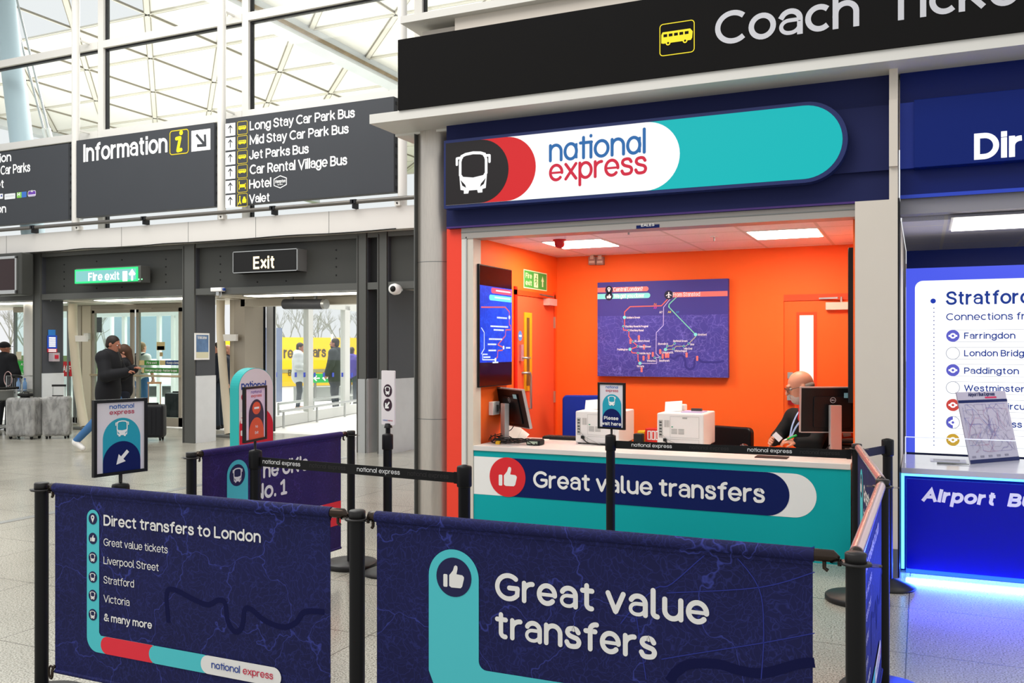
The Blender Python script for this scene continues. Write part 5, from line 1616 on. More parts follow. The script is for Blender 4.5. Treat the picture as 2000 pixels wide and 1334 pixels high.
def printer(label, loc):
    t = thing('label_printer', label, 'printer', loc, 'white printers on the counter')
    x, y, z = loc; W, D, H = .40, .46, .29
    mb = MB().box(x - W / 2, x + W / 2, y - D / 2, y + D / 2, z + .01, z + H, M_prn); mb.build('body', t, bev=.012, seg=3)
    f = Fr((x - W / 2, y - D / 2, z), (1, 0, 0))
    mb = MB(); mb.face(f, rect(.015, .08, .05, .23), .002, M_prg)
    for b in (.10, .125, .15, .18, .205): mb.face(f, rect(.022, b, .042, b + .012), .003, mat('port_dark', '#3A3B3B', .5))
    mb.build('port_strip', t)
    mb = MB()
    for k in range(5): mb.face(f, rect(.065 + k * .009, .17, .07 + k * .009, .23), .002, M_prg)
    for k in range(3): mb.face(f, rect(.065 + k * .009, .04, .07 + k * .009, .06), .002, M_prg)
    mb.build('vent', t)
    mb = MB(); mb.ribbon(f, rect(.115, .085, .36, .262), .002, .002, M_prg, 'butt', True); mb.ribbon(f, rect(.115, .02, .36, .07), .002, .002, M_prg, 'butt', True); mb.prism(f, rect(.22, .245, .26, .257), 0, .004, M_prg)
    rp_ = mb.build('rear_panel', t)
    mb = MB(); mb.face(f, rect(.125, .17, .14, .178), .0025, mat('sticker_green', '#3F9E7C', .5))
    for k in range(4): mb.face(f, rect(.125, .115 + k * .012, .175, .122 + k * .012), .0025, M_prg)
    for k in range(4): mb.face(f, rect(.185, .115 + k * .012, .235, .122 + k * .012), .0025, M_prg)
    mb.build('rating_label', rp_)
    mb = MB(); mb.bar((x - W * .28, y - .02, z + H), (x - W * .3, y + .03, z + H + .085), .15, .008, M_prn, up=(0, 1, 0)); mb.build('paper_tray', t)
    mb = MB(); mb.box(x - W * .5 + .03, x - W * .5 + .16, y + .1, y + .2, z + H, z + H + .055, M_prn); mb.build('control_panel', t, bev=.01)
    mb = MB(); mb.box(x - .02, x + .16, y - .12, y + .1, z + H, z + H + .008, mat('printer_lilac', '#B9A9CF', .35)); mb.box(x + .04, x + .13, y + .0, y + .04, z + H + .008, z + H + .03, M_dark); mb.build('output_slot', t)
    mb = MB()
    for q in ((-1, -1), (1, -1), (-1, 1), (1, 1)): mb.cyl((x + q[0] * .17, y + q[1] * .2, z), (x + q[0] * .17, y + q[1] * .2, z + .012), .015, M_bl, n=10)
    mb.build('foot', t)
    mb = MB(); mb.box(x - W / 2 + .06, x - W / 2 + .085, y - D / 2 - .025, y - D / 2, z + .05, z + .075, M_bl)
    mb.tube(crom([(x - W / 2 + .072, y - D / 2 - .025, z + .06), (x - .06, y - D / 2 - .06, z + .02), (x + .06, y - D / 2 - .05, z + .006), (x + .2, y - D / 2 - .02, z + .005)], 6), .005, M_bl, 6)
    mb.tube(crom([(x - W / 2 + .03, y - D / 2 - .01, z + .13), (x - W / 2 + .1, y - D / 2 - .03, z + .07), (x + .05, y - D / 2 - .05, z + .008)], 6), .0025, M_prg, 6); mb.build('power_lead', t)
    return t


p1 = printer('white office printer behind the Please wait here sign', (-2.58, 7.72, CT))
dup(p1, (-1.86, 7.78, CT), None, 'white office printer in the middle of the counter, left of the clerk')

# chairs behind the counter
def office_chair(label, loc, rz, m, bw_, bh, z0):
    t = thing('office_chair', label, 'chair', loc, 'chairs behind the counter')
    x, y, _ = loc; Rz = Matrix.Rotation(rz, 3, 'Z')
    w_ = lambda a, b, c: Vector(loc) + Rz @ Vector((a, b, 0)) + Vector((0, 0, c))
    f = Fr(w_(0, .22, z0), Rz @ Vector((1, 0, 0)), (0, 0, 1))
    mb = MB(); mb.prism(f, rrect(-bw_ / 2, 0, bw_ / 2, bh, .05 if z0 < .6 else bw_ * .42), -.03, .04, m); mb.build('backrest', t, bev=.015, seg=3)
    fs_ = Fr(w_(0, 0, .46), Rz @ Vector((1, 0, 0)), Rz @ Vector((0, 1, 0)))
    mb = MB(); mb.prism(fs_, rrect(-.24, -.24, .24, .24, .06), -.04, .04, m); mb.build('seat', t, bev=.015, seg=3)
    mb = MB(); mb.cyl(w_(0, 0, .08), w_(0, 0, .42), .03, M_bl); mb.bar(w_(0, .2, .42), w_(0, .24, z0 + .1), .06, .02, M_bl); mb.build('post', t)
    mb = MB()
    for k in range(5):
        a = 2 * PI * k / 5; mb.bar(w_(0, 0, .08), w_(.28 * math.cos(a), .28 * math.sin(a), .06), .04, .03, M_bl)
    mb.build('star_base', t)
    for k in range(5):
        a = 2 * PI * k / 5; q = w_(.28 * math.cos(a), .28 * math.sin(a), .03)
        MB().lathe(q, [(.0, -.02), (.03, -.018), (.03, .018), (.0, .02)], M_bl, 14, 'x').build('castor', t)
office_chair('bright blue office chair with tall back between left monitor and printer', (-3.02, 8.42, 0), math.radians(20), mat('chair_blue', '#0A2C9E', .7), .46, .55, .56)
office_chair('black round backed office chair showing behind the second printer', (-1.72, 8.5, 0), math.radians(-20), M_black, .44, .32, .52)

# small things on the worktop
def cbox(nm, label, cat, u0, v0, u1, v1, y, dep, c, parts=None, group=None):
    a = onY(u0, v1, y); b = onY(u1, v0, y)
    t = thing(nm, label, cat, (a.x, y, max(a.z, CT)), group)
    z0 = CT if v1 > 845 else a.z
    MB().box(a.x, b.x, y, y + dep, z0, b.z, c).build('body', t, bev=.004)
    return t, a, b
t, a, b = cbox('network_box', 'dark upright electronics box by the white shutter guide', 'box', 931, 814, 951, 862, 7.45, .16, mat('dark_red_box', '#3A1A1E', .45))
mb = MB(); f = Fr((a.x, 7.45, CT)); mb.face(f, rect(.03, .13, .055, .16), .002, M_wh); mb.face(f, rect(.05, .19, .06, .21), .002, M_wh)
for k in range(4): mb.face(f, rect(.045, .04 + k * .02, .07, .048 + k * .02), .002, mat('pinkish', '#B98A8E', .5))
mb.build('port_panel', t)
mb = MB(); mb.tube(crom([(a.x + .02, 7.44, CT + .2), (a.x - .03, 7.4, CT + .15), (a.x - .02, 7.4, CT + .06), (a.x + .05, 7.42, CT + .01)], 6), .005, mat('orange_cable', '#C9803F', .5), 6); mb.build('lead', t)
t = thing('paper_stack', 'stack of white papers leaning behind the left monitor stand', 'papers', (-3.3, 7.62, CT))
mb = MB()
for k in range(5): mb.bar((-3.5 + .01 * k, 7.62 + .02 * k, CT + .004), (-3.46 + .012 * k, 7.7 + .02 * k, CT + .11 - .008 * k), .16, .004, M_wh, up=(0, 1, 0))
mb.build('sheets', t)
t = thing('loose_papers', 'loose white sheet lying on the worktop right of the left monitor', 'papers', (-3.2, 7.6, CT))
MB().box(-3.26, -3.12, 7.56, 7.72, CT + .001, CT + .006, M_wh).build('sheet', t)
t = thing('cable_tangle', 'tangle of black cables around the left monitor foot', 'cables', (-3.35, 7.25, CT))
for k in range(7):
    mb = MB(); pts = [(-3.5 + R.uniform(0, .05), 7.3 + R.uniform(-.1, .1), CT + .03 + R.uniform(0, .05))]
    for j in range(5): pts.append((-3.44 + .1 * j + R.uniform(-.04, .04), 7.22 + R.uniform(-.1, .16), CT + .008 + R.uniform(0, .05) * (j != 4)))
    mb.tube(crom(pts, 6), .0045, M_bl, 6); mb.build('cable', t)
t = thing('card_reader', 'small black card reader lying on the counter edge by the left monitor', 'device', (-3.07, 7.25, CT))
mb = MB().box(-3.13, -3.0, 7.2, 7.32, CT, CT + .05, M_bl); mb.build('body', t, bev=.012); MB().box(-3.115, -3.02, 7.195, 7.2, CT + .012, CT + .035, mat('mint_label', '#A9B7A4', .5)).build('label', t)
t = thing('yellow_plug', 'small yellow plug among the black cables', 'plug', (-3.38, 7.16, CT)); mb = MB().box(-3.4, -3.36, 7.15, 7.18, CT, CT + .03, mat('plug_yellow', '#D8A21E', .5)); mb.build('body', t, bev=.004); MB().tube([(-3.36, 7.165, CT + .015), (-3.3, 7.17, CT + .012)], .005, M_bl, 6).build('lead', t)
t = thing('keyboard', 'flat black keyboard at the rear edge of the worktop before the blue chair', 'keyboard', (-2.97, 7.8, CT))
MB().box(-3.2, -2.78, 7.74, 7.88, CT, CT + .025, M_bl).build('body', t, bev=.005)
mb = MB()
for r_ in range(4):
    for c_ in range(14): mb.box(-3.19 + c_ * .029, -3.167 + c_ * .029, 7.75 + r_ * .031, 7.773 + r_ * .031, CT + .025, CT + .031, M_dark)
mb.build('keys', t)
t, a, b = cbox('pen_cup', 'small black cup between the two printers', 'cup', 1237, 848, 1254, 868, 7.55, .07, M_bl); MB().box(a.x + .008, b.x - .008, 7.558, 7.612, b.z - .002, b.z + .002, M_dark).build('rim', t)
t, a, b = cbox('yellow_box', 'little yellow box standing between the printers', 'box', 1245, 842, 1259, 852, 7.72, .06, mat('box_yellow', '#E0B51E', .5)); MB().box(a.x + .01, b.x - .01, 7.716, 7.72, CT + .06, CT + .08, M_bl).build('mark', t)
t, a, b = cbox('red_card_box', 'red box with white striped panels between the printers', 'box', 1260, 838, 1288, 866, 7.66, .1, mat('box_red', '#D8281C', .5))
mb = MB(); f = Fr((a.x, 7.66, CT)); wq = b.x - a.x; hq = b.z - CT
for k in range(3): mb.ribbon(f, rect(wq * (.2 + .28 * k), hq * .35, wq * (.38 + .28 * k), hq * .85), .008, .002, M_wh, 'butt', True)
mb.build('panel', t)
t = thing('computer_mouse', 'small dark computer mouse on the worktop left of the clerk', 'mouse', (-1.36, 7.72, CT))
MB().ell((-1.36, 7.72, CT + .018), .035, .055, .02, mat('mouse_dark', '#2A2326', .25), 16).build('shell', t); MB().box(-1.365, -1.355, 7.67, 7.7, CT + .03, CT + .042, M_alud).build('wheel', t)
t = thing('desk_mat', 'thin black mat at the counter edge in front of the clerk', 'mat', (-1.07, 7.2, CT)); MB().box(-1.17, -.93, 7.1, 7.24, CT + .0005, CT + .006, M_bl).build('pad', t)
t = thing('document_tray', 'stacked black document tray right of the clerk monitor', 'tray', (-.55, 7.62, CT))
for k in range(3): MB().box(-.62, -.47, 7.66, 7.9, CT + .002 + .045 * k, CT + .014 + .045 * k, M_bl).build('tray', t)
MB().box(-.625, -.615, 7.66, 7.9, CT, CT + .12, M_bl).build('side_panel', t)
t = thing('leaflet', 'bright orange leaflet standing in the tray by the cream pillar', 'leaflet', (-.53, 7.65, CT + .1)); mb = MB(); mb.bar((-.545, 7.78, CT + .115), (-.56, 7.72, CT + .21), .09, .004, mat('leaflet_orange', '#F24A1C', .5), up=(0, 1, 0)); mb.build('card', t)
f = Fr((-.6, 7.716, CT + .1), (1, 0, 0)); mb = MB(); mb.bar((-.545, 7.768, CT + .13), (-.551, 7.744, CT + .165), .06, .004, M_cream, up=(0, 1, 0)); mb.build('print', t)

# ================================================================ BLUE AIRPORT BUS KIOSK
M_cob = mat('cobalt_board', '#041A66', .4, spec=.2, vary=.04)
M_cob2 = mat('cobalt_bright', '#0A2F9E', .35)
mb = MB().box(-.138, 4, KY - .06, KY + .2, 2.64, 3.53, M_cob); mb.box(-.138, .0, KY - .1, KY - .06, 2.84, 3.3, M_cob2)
mb.box(-.138, 4, KY - .07, KY - .055, 2.635, 2.66, mat('cobalt_edge', '#2C49C8', .3))
struct(mb.build('wall_fascia'), 'cobalt blue fascia board above the blue kiosk', 'wall')
t = thing('bus_fascia_sign', 'raised cobalt sign box with glowing white letters, cut by the right edge', 'sign', (1.5, KY - .12, 2.84))
MB().box(onY(1785, 300, KY - .16).x, 4, KY - .16, KY - .06, 2.83, 3.3, mat('cobalt_sign', '#062070', .45, spec=.15)).build('case', t, bev=.004)
fd = Fr((0, KY - .16, 0)); mb = MB(); gw = glow('letter_glow', '#FFFFFF', 1.3)
a, b = fd.px(1903, 313); cap = fd.px(1903, 261)[1] - b; text(mb, fd, 'Direct', a, b, cap, gw, .004, w=.15, gap=.06, width=cap * 3.7); mb.build('lettering', t)
mb = MB().box(-.138, 4, KY - .02, KY + .15, 2.53, 2.64, mat('shutter_blue_grey', '#8E8C94', .4, .3)); struct(mb.build('trim_5'), 'grey shutter rail over the blue kiosk opening', 'trim')
mb = MB().box(-.13, 4, KY + .15, 9.4, 2.5, 2.55, ceil_mat('bus_ceiling_tiles', '#C9C8D6', .16, 8.68)); struct(mb.build('ceiling'), 'suspended tile ceiling in the blue kiosk', 'ceiling')
mb = MB().box(-.13, 4, 9.3, 9.4, 0, 2.5, M_cob2); struct(mb.build('wall_back'), 'dark blue back wall of the blue kiosk', 'wall')
mb = MB().box(-.17, -.136, KY + .1, 9.3, 0, 2.5, M_cream); struct(mb.build('wall_left'), 'pale left side wall of the blue kiosk', 'wall')
t = thing('ceiling_light', 'long glowing ceiling light panel in the blue kiosk', 'light', (.8, 8.2, 2.5)); q0 = onZ(1858, 448, 2.5); q1 = onZ(1858, 425, 2.5)
MB().box(q0.x - .02, q0.x + 1.2, q0.y - .02, q1.y, 2.49, 2.5, M_wh).build('frame', t); MB().box(q0.x, q0.x + 1.18, q0.y, q1.y - .02, 2.484, 2.49, glow('led_panel_cool', '#FFF8EE', 5)).build('diffuser', t)
# counter with light rim
t = thing('bus_counter', 'glossy blue counter with glowing light rim and slanted white lettering', 'counter', (.9, 7.3, 0))
MB().box(-.132, 2.2, 6.95, 7.86, .70, .74, mat('bus_worktop', '#C4C3D0', .15)).build('worktop', t, bev=.003)
MB().box(-.132, 2.2, 7.03, 7.6, 0, .70, M_cob).build('carcass', t)
led = glow('blue_led', '#1A44FF', 4.0); led2 = glow('cyan_led', '#4FA8FF', 4.0)
mb = MB(); mb.box(-.132, -.112, 6.985, 7.03, .02, .70, led2); mb.box(-.132, 2.2, 6.985, 7.03, .68, .70, led2); mb.box(-.1, 2.2, 6.958, 7.03, .004, .022, led); mb.build('light_strip', t)
MB().box(-.098, 2.2, 6.955, 6.985, .03, .665, mat('blue_acrylic', '#020860', .18, spec=.25, emit='#020CC4', es=.4)).build('front_panel', t, bev=.004)
f = Fr((0, 6.955, 0)); mb = MB(); lw_ = mat('panel_lettering', '#D9D8F0', .4, emit='#D9D8F0', es=.25)
a, b = f.px(1800, 979); cap = f.px(1800, 953)[1] - b; wA = f.px(1943, 985)[0] - a; text(mb, f, 'Airport', a, b, cap * 1.0, lw_, .002, w=.175, gap=.045, slant=.22, width=wA); mb.build('lettering', t); mb = MB(); x2 = f.px(1967, 985)[0]; k_ = wA / text_width('Airport', .16, 'sans', .045); text(mb, f, 'Bus Express', x2, b, cap * 1.0, lw_, .002, w=.175, gap=.045, slant=.22, width=k_ * text_width('Bus Express', .16, 'sans', .045)); mb.build('lettering', t)
# lit wall of destinations
BY = 8.0
fs = Fr((0, BY, 0)); px = fs.px
t = thing('destination_screen', 'large glowing white and blue screen listing Stratford connections', 'screen', (.6, BY + .1, .74))
zt = px(1762, 525)[1]
MB().box(-.115, 2.0, BY, BY + .14, .742, zt, M_alud).build('case', t)
mb = MB(); mb.face(fs, rect(-.115, .742, 2.0, zt), .002, glow('screen_blue', '#4B5CF0', .95)); mb.build('blue_face', t)
a0, b1 = px(1787, 549); mb = MB(); mb.face(fs, arc(a0 + .06, b1 - .06, .06, .06, 90, 180, 10) + [(a0, .742), (2.0, .742), (2.0, b1)], .004, glow('screen_bright', '#FDFDFF', 1.15)); mb.build('white_face', t)
sb_ = glow('screen_ink', '#123A9C', .8); sgr = glow('screen_grey', '#A9B4C8', .6)
mb = MB(); ptext(mb, fs, 'Stratford', 1848, 596, 2013, 569, sb_, .006, w=.125, gap=.06); mb.build('lettering', t)
mb = MB(); ptext(mb, fs, 'Connections from', 1848, 626, 2036, 612, sb_, .006, w=.1); mb.build('lettering', t)
for s, u1, v in (('Farringdon', 1983, 662), ('London Bridge', 2012, 696), ('Paddington', 1990, 730), ('Westminster', 2001, 764), ('Oxford Circus', 2012, 798), ('Kings Cross', 1996, 832)):
    mb = MB(); ptext(mb, fs, s, 1883, v, u1, v - 12.5, sb_, .006, w=.115); mb.build('lettering', t)
mb = MB(); mb.face(fs, circ(*px(1822.5, 588), .02, 20), .006, glow('dot_blue', '#1D46D8', .6))
for k in range(34): mb.face(fs, circ(*px(1824, 602 + k * 8.1), .0045, 8), .006, sb_)
mb.build('dotted_line', t)
for i, v in enumerate((656, 690, 723, 757, 791, 825, 859)):
    mb = MB(); c = px(1861, v); r = .048
    col = ['#6A6CE0', None, '#6A6CE0', None, '#E8503C', 'half', '#E8B82C'][i]
    if col and col != 'half': mb.face(fs, circ(c[0], c[1], r, 28), .006, glow('roundel' + col, col, .75))
    else: mb.ribbon(fs, circ(c[0], c[1], r, 28), .004, .006, sgr, 'butt', True)
    if col == 'half': mb.face(fs, arc(c[0], c[1], r, r, 90, 270, 16), .006, glow('roundel#6A6CE0', '#6A6CE0', .75))
    if col:
        wf_ = glow('screen_bright', '#FDFDFF', 1.15); mb.face(fs, circ(c[0], c[1], .022, 18), .0075, wf_); mb.face(fs, rect(c[0] - .031, c[1] - .007, c[0] + .031, c[1] + .007), .008, wf_); mb.face(fs, circ(c[0], c[1], .01, 12), .009, glow('roundel' + (col if col != 'half' else '#6A6CE0'), '#6A6CE0', .75))
    for sg in (-1, 1): mb.face(fs, rect(c[0], c[1] + sg * .047 - .001, 1.6, c[1] + sg * .047 + .001), .0055, sgr)
    mb.build('row_symbol', t)
# acrylic guard, leaflet board, pen and paper
t = thing('acrylic_guard', 'low clear acrylic guard along the blue kiosk worktop', 'guard', (.8, 7.24, .74))
mb = MB().box(-.105, 2.0, 7.235, 7.243, .74, .93, M_glass); mb.build('pane', t)
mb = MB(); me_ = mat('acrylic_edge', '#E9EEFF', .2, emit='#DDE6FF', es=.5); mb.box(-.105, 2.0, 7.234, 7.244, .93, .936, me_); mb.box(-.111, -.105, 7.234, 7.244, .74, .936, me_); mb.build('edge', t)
P0 = Vector((.3255, 7.364, .741)); P1 = Vector((.6783, 7.788, .741))
U = (P1 - P0).normalized(); Nh = Vector((U.y, -U.x, 0)); tl = math.radians(13)
fb = Fr(P0, U, Vector((0, 0, 1)) * math.cos(tl) - Nh * math.sin(tl)); Wb = (P1 - P0).length * .985; Hb = .53
t = thing('map_board', 'leaning grey transit map board with small blue heading on the blue counter', 'map', P0)
MB().prism(fb, rect(0, 0, Wb, Hb), -.008, 0, mat('board_lilac', '#B9B4C8', .45)).build('board', t)
mb = MB(); mb.face(fb, rect(0, 0, Wb, .028), .001, M_nv); mb.face(fb, rect(0, Hb * .845, Wb, Hb * .885), .001, M_nv); mb.build('blue_band', t)
mb = MB(); text(mb, fb, 'Airport Bus Express', Wb * .22, Hb * .935, .028, M_nv, .0015, w=.15, gap=.05, slant=.15, width=Wb * .54); mb.build('lettering', t)
mb = MB(); mb.face(fb, capsule(Wb * .55, Hb * .9, Wb * .79, Hb * .925), .0015, mat('map_crimson', '#C8285C', .5)); mb.build('red_badge', t)
mb = MB(); lc = [mat('net_violet', '#7A70A8', .5), mat('net_grey', '#8A869C', .5), mat('net_rose', '#B07098', .5), mat('net_blue', '#5A62B0', .5)]
for k in range(80):
    x, y = R.uniform(.05, Wb - .05), R.uniform(.09, Hb * .8); pts = [(x, y)]; dd = R.choice([0, 45, 90, 135, 180, 225, 270, 315])
    for j in range(R.randint(2, 4)):
        dd += R.choice([-45, 0, 45]); ll = R.uniform(.03, .1)
        x = min(max(x + ll * math.cos(math.radians(dd)), .03), Wb - .03); y = min(max(y + ll * math.sin(math.radians(dd)), .08), Hb * .82); pts.append((x, y))
    if len(set(pts)) > 1: mb.ribbon(fb, pts, .0018, .0012 + k * .00003, lc[k % 4], 'butt')
for k in range(5): mb.face(fb, rect(.03 + k * .09, .04, .07 + k * .09, .055), .002, lc[1])
mb.build('transit_lines', t)
mb = MB(); mb.bar(fb.P(Wb * .5, .3, -.01), Vector((.42, 7.70, .742)), .05, .006, M_glass); mb.build('prop', t)
t = thing('ballpoint_pen', 'slim grey pen lying on the blue kiosk worktop', 'pen', (.1, 7.4, .74)); a = onZ(1830, 904, .746); b = onZ(1893, 907, .746)
MB().tube([a, a.lerp(b, .35), b], [.007, .007, .003], M_alud, 8).build('barrel', t)
t = thing('paper_pad', 'small printed papers lying under the glowing screen', 'papers', (.1, 7.55, .74)); MB().box(.06, .3, 7.42, 7.6, .7405, .744, mat('paper_lilac', '#DDDCF0', .5)).build('sheet', t)
mb = MB(); f = Fr((.06, 7.42, .744), (1, 0, 0), (0, 1, 0))
for k in range(4): mb.face(f, rect(.02, .03 + .035 * k, .2, .04 + .035 * k), .001, M_prg)
mb.build('print', t)

# ================================================================ QUEUE BARRIERS
M_post = mat('post_black', '#08080A', .5, spec=.25)
M_cap = mat('post_cap', '#191717', .45, spec=.35)
M_clip = mat('clip_bronze', '#3A312B', .25, .8)


def barrier_post(label, x, y, h=.985, ears=(0,)):
    t = thing('barrier_post', label, 'post', (x, y, 0), 'black banner barrier posts')
    MB().lathe((x, y, 0), [(.185, 0), (.19, .006), (.19, .03), (.183, .038), (.0, .042)], M_cap, 40).build('base', t)
    MB().cyl((x, y, .04), (x, y, h - .03), .0285, M_post, n=28).build('pole', t)
    MB().lathe((x, y, h - .03), [(.0285, 0), (.031, .003), (.031, .026), (.027, .03), (.0, .031)], M_cap, 28).build('cap', t)
    mb = MB(); mb.lathe((x, y, h - .036), [(.0286, 0), (.044, .0), (.046, .003), (.044, .007), (.0286, .007)], M_cap, 28)
    for a in ears:
        ca, sa = math.cos(math.radians(a)), math.sin(math.radians(a))
        f = Fr((x, y, h - .036), (ca, sa, 0), (-sa, ca, 0))
        mb.ribbon(f, arc(.052, 0, .016, .014, 0, 360, 16), .008, .0035, M_cap, 'butt', True); mb.ribbon(f, arc(.052, 0, .016, .014, 0, 360, 16)[::-1], .008, -.0, M_cap, 'butt', True)
    mb.build('ring', t)
    return t


barrier_post('black banner barrier post at the left end of the front row', -3.565, 2.80, ears=(0, 180))
barrier_post('black banner barrier post between the two front navy banners', -1.895, 2.80, ears=(0, 180))
barrier_post('black banner barrier post at the right front corner', -.175, 2.82, ears=(90, 180, 0))
barrier_post('black banner barrier post at the near end of the purple banner', -3.825, 3.976, ears=(90, 180))
barrier_post('black banner barrier post at the far end of the purple banner', -3.775, 5.50, ears=(90, 0))
barrier_post('black banner barrier post in the middle of the right side row', -.161, 4.443, ears=(90, 180, 0))
barrier_post('black banner barrier post at the far end of the right side row', -.37, 6.05, ears=(90, 180, 0))
M_mapn = map_mat('banner_map', '#151849', '#4049A4', 2.4, 34.0, .6, .2)
M_teals = mat('banner_teal', '#4CC0C8', .6); M_reds = mat('banner_red', '#DF2B3C', .6); M_whs = mat('banner_white', '#E4E2DF', .6); M_nvs = mat('banner_navy', '#171A48', .6); M_rivs = mat('banner_river', '#121540', .75, spec=.1)
M_lb = mat('banner_logo_blue', '#1F3F94', .6); M_lr = mat('banner_logo_red', '#C42848', .6)
ZB, ZTOP = .165, .985


def banner(label, P0, P1, purple=None, rail=None):
    """navy map-printed cloth on a rail hooked between two posts; the face looks along U x V"""
    P0 = Vector((P0[0], P0[1], 0)); P1 = Vector((P1[0], P1[1], 0)); U = (P1 - P0).normalized(); Lw = (P1 - P0).length
    t = thing('barrier_banner', label, 'banner', ((P0 + P1) / 2).to_tuple(), 'navy queue barrier banners')
    f = Fr(P0, U)
    m = purple or M_mapn
    x0, x1 = .085, Lw - .12
    mb = MB(); mb.fbox(f, x0, x1, ZB, ZTOP - .035, -.003, 0, m)
    o = mb.build('cloth', t)
    mb = MB(); mb.tube([f.P(x0 - .004, ZTOP - .018, -.004), f.P(x1 + .004, ZTOP - .018, -.004)], .021, rail or m, 18); mb.fbox(f, x0, x1, ZTOP - .048, ZTOP - .018, -.006, .004, m); mb.build('top_sleeve', t)
    mb = MB(); mb.tube([f.P(x0, ZB - .006, -.002), f.P(x1, ZB - .006, -.002)], .009, m, 12); mb.build('hem', t)
    for a, b in ((x0 - .004, .045), (x1 + .004, Lw - .045)):
        mb = MB(); mb.tube([f.P(a, ZTOP - .018, -.004), f.P(b * .75 + a * .25, ZTOP - .018, -.004), f.P(b, ZTOP - .024, -.004)], [.0185, .0185, .007], M_clip, 14)
        mb.tube([f.P(a * .6 + b * .4, ZTOP - .035, -.004), f.P(a * .6 + b * .4, ZTOP - .055, -.004), f.P(a * .45 + b * .55, ZTOP - .062, -.004)], .006, M_clip, 8)
        mb.tube([f.P(b, ZTOP - .024, -.004), f.P(b, ZTOP - .045, -.004)], .006, M_clip, 8); mb.build('clip', t)
    return o, f


fq = Fr((0, 2.8, 0))


def LQ(u, v, A0):
    a, b = fq.px(u, v); return (a - A0, b)


RIV_S = [(400, 1197), (450, 1150), (500, 1155), (560, 1170), (590, 1172), (640, 1185), (690, 1190)]


def art_direct(t, f, A0=-3.565):
    q = lambda u, v: LQ(u, v, A0)
    C7 = lambda x, y: q(x / 2.857, 880 + y / 2.857)
    x1 = 1.55
    mb = MB()
    mb.ribbon(f, crom([C7(*p) for p in ((940, 960), (930, 800), (970, 775), (1080, 830), (1160, 860), (1215, 835), (1255, 850), (1270, 950), (1310, 1010), (1350, 985), (1365, 890), (1400, 885), (1480, 950), (1580, 985), (1650, 960), (1700, 900), (1810, 900))], 5), .021, .001, M_rivs, 'butt')
    mb.build('river_print', t)
    a0, a1 = C7(487, 700)[0], C7(555, 700)[0]; bt = C7(520, 330)[1]
    h1 = C7(560, 1032)[1]; h0 = C7(560, 1128)[1]
    hh = h1 - h0
    mb = MB(); r = (a1 - a0) / 2
    xe = C7(860, 1100)[0]
    R_ = hh * .85
    mb.face(f, arc((a0 + a1) / 2, bt - r, r, r, 0, 180, 20) + arc(a0 + R_, h0 + R_, R_, R_, 180, 270, 12) + [(xe, h0), (xe, h1), (a1 + .01, h1)] + [(a1, h1 + .012)], .002, M_teals); mb.build('teal_track', t)
    c0, c1, c2 = C7(565, 1080)[0], C7(835, 1120)[0], C7(1125, 1180)[0]
    e1, e2, e3 = C7(880, 1120)[0], C7(1180, 1180)[0], C7(1573, 1260)[0]
    mb = MB(); mb.face(f, capsule(c0, h0, e1, h1), .003, M_reds); mb.build('red_capsule', t)
    mb = MB(); mb.face(f, capsule(c1, h0, e2, h1), .004, M_teals); mb.build('teal_capsule', t)
    mb = MB(); mb.face(f, capsule(c2, h0, e3, h1), .005, M_whs); mb.build('white_capsule', t)
    mb = MB(); logo(mb, f, C7(1186, 1235)[0], h0 + hh * .36, C7(1530, 1290)[0] - C7(1186, 1235)[0], hh * .4, M_lb, M_lr, .007, w=.1, two_line=False); mb.build('logo', t)
    mb = MB(); ic = [C7(521, y) for y in (380, 490, 597, 705, 808, 915)]; ri = r * .68
    for c in ic: mb.face(f, circ(c[0], c[1], ri, 24), .0032, M_nvs)
    pin(mb, f, *ic[0], ri * 1.35, M_whs, .004, M_nvs); thumb(mb, f, *ic[1], ri * 1.2, M_whs, .004)
    for c in ic[2:]: bus_front(mb, f, *c, ri * 1.35, M_whs, .004, M_nvs, .09)
    mb.build('symbols', t)
    def tx(s, x0, y0, x1_, yt, w_):
        mb = MB(); p = C7(x0, y0); cap = C7(x0, yt)[1] - p[1]; text(mb, f, s, p[0], p[1], cap, M_whs, .002, w=w_, face='round', caps='round', gap=.055, width=C7(x1_, y0 + (x1_ - x0) * .12)[0] - p[0]); mb.build('lettering', t)
    tx('Direct transfers to London', 580, 418, 1457, 357, .122)
    tx('Great value tickets', 580, 530, 938, 488, .085); tx('Liverpool Street', 580, 632, 888, 590, .085); tx('Stratford', 580, 740, 750, 698, .085); tx('Victoria', 580, 845, 725, 803, .085); tx('& many more', 582, 950, 850, 907, .125)


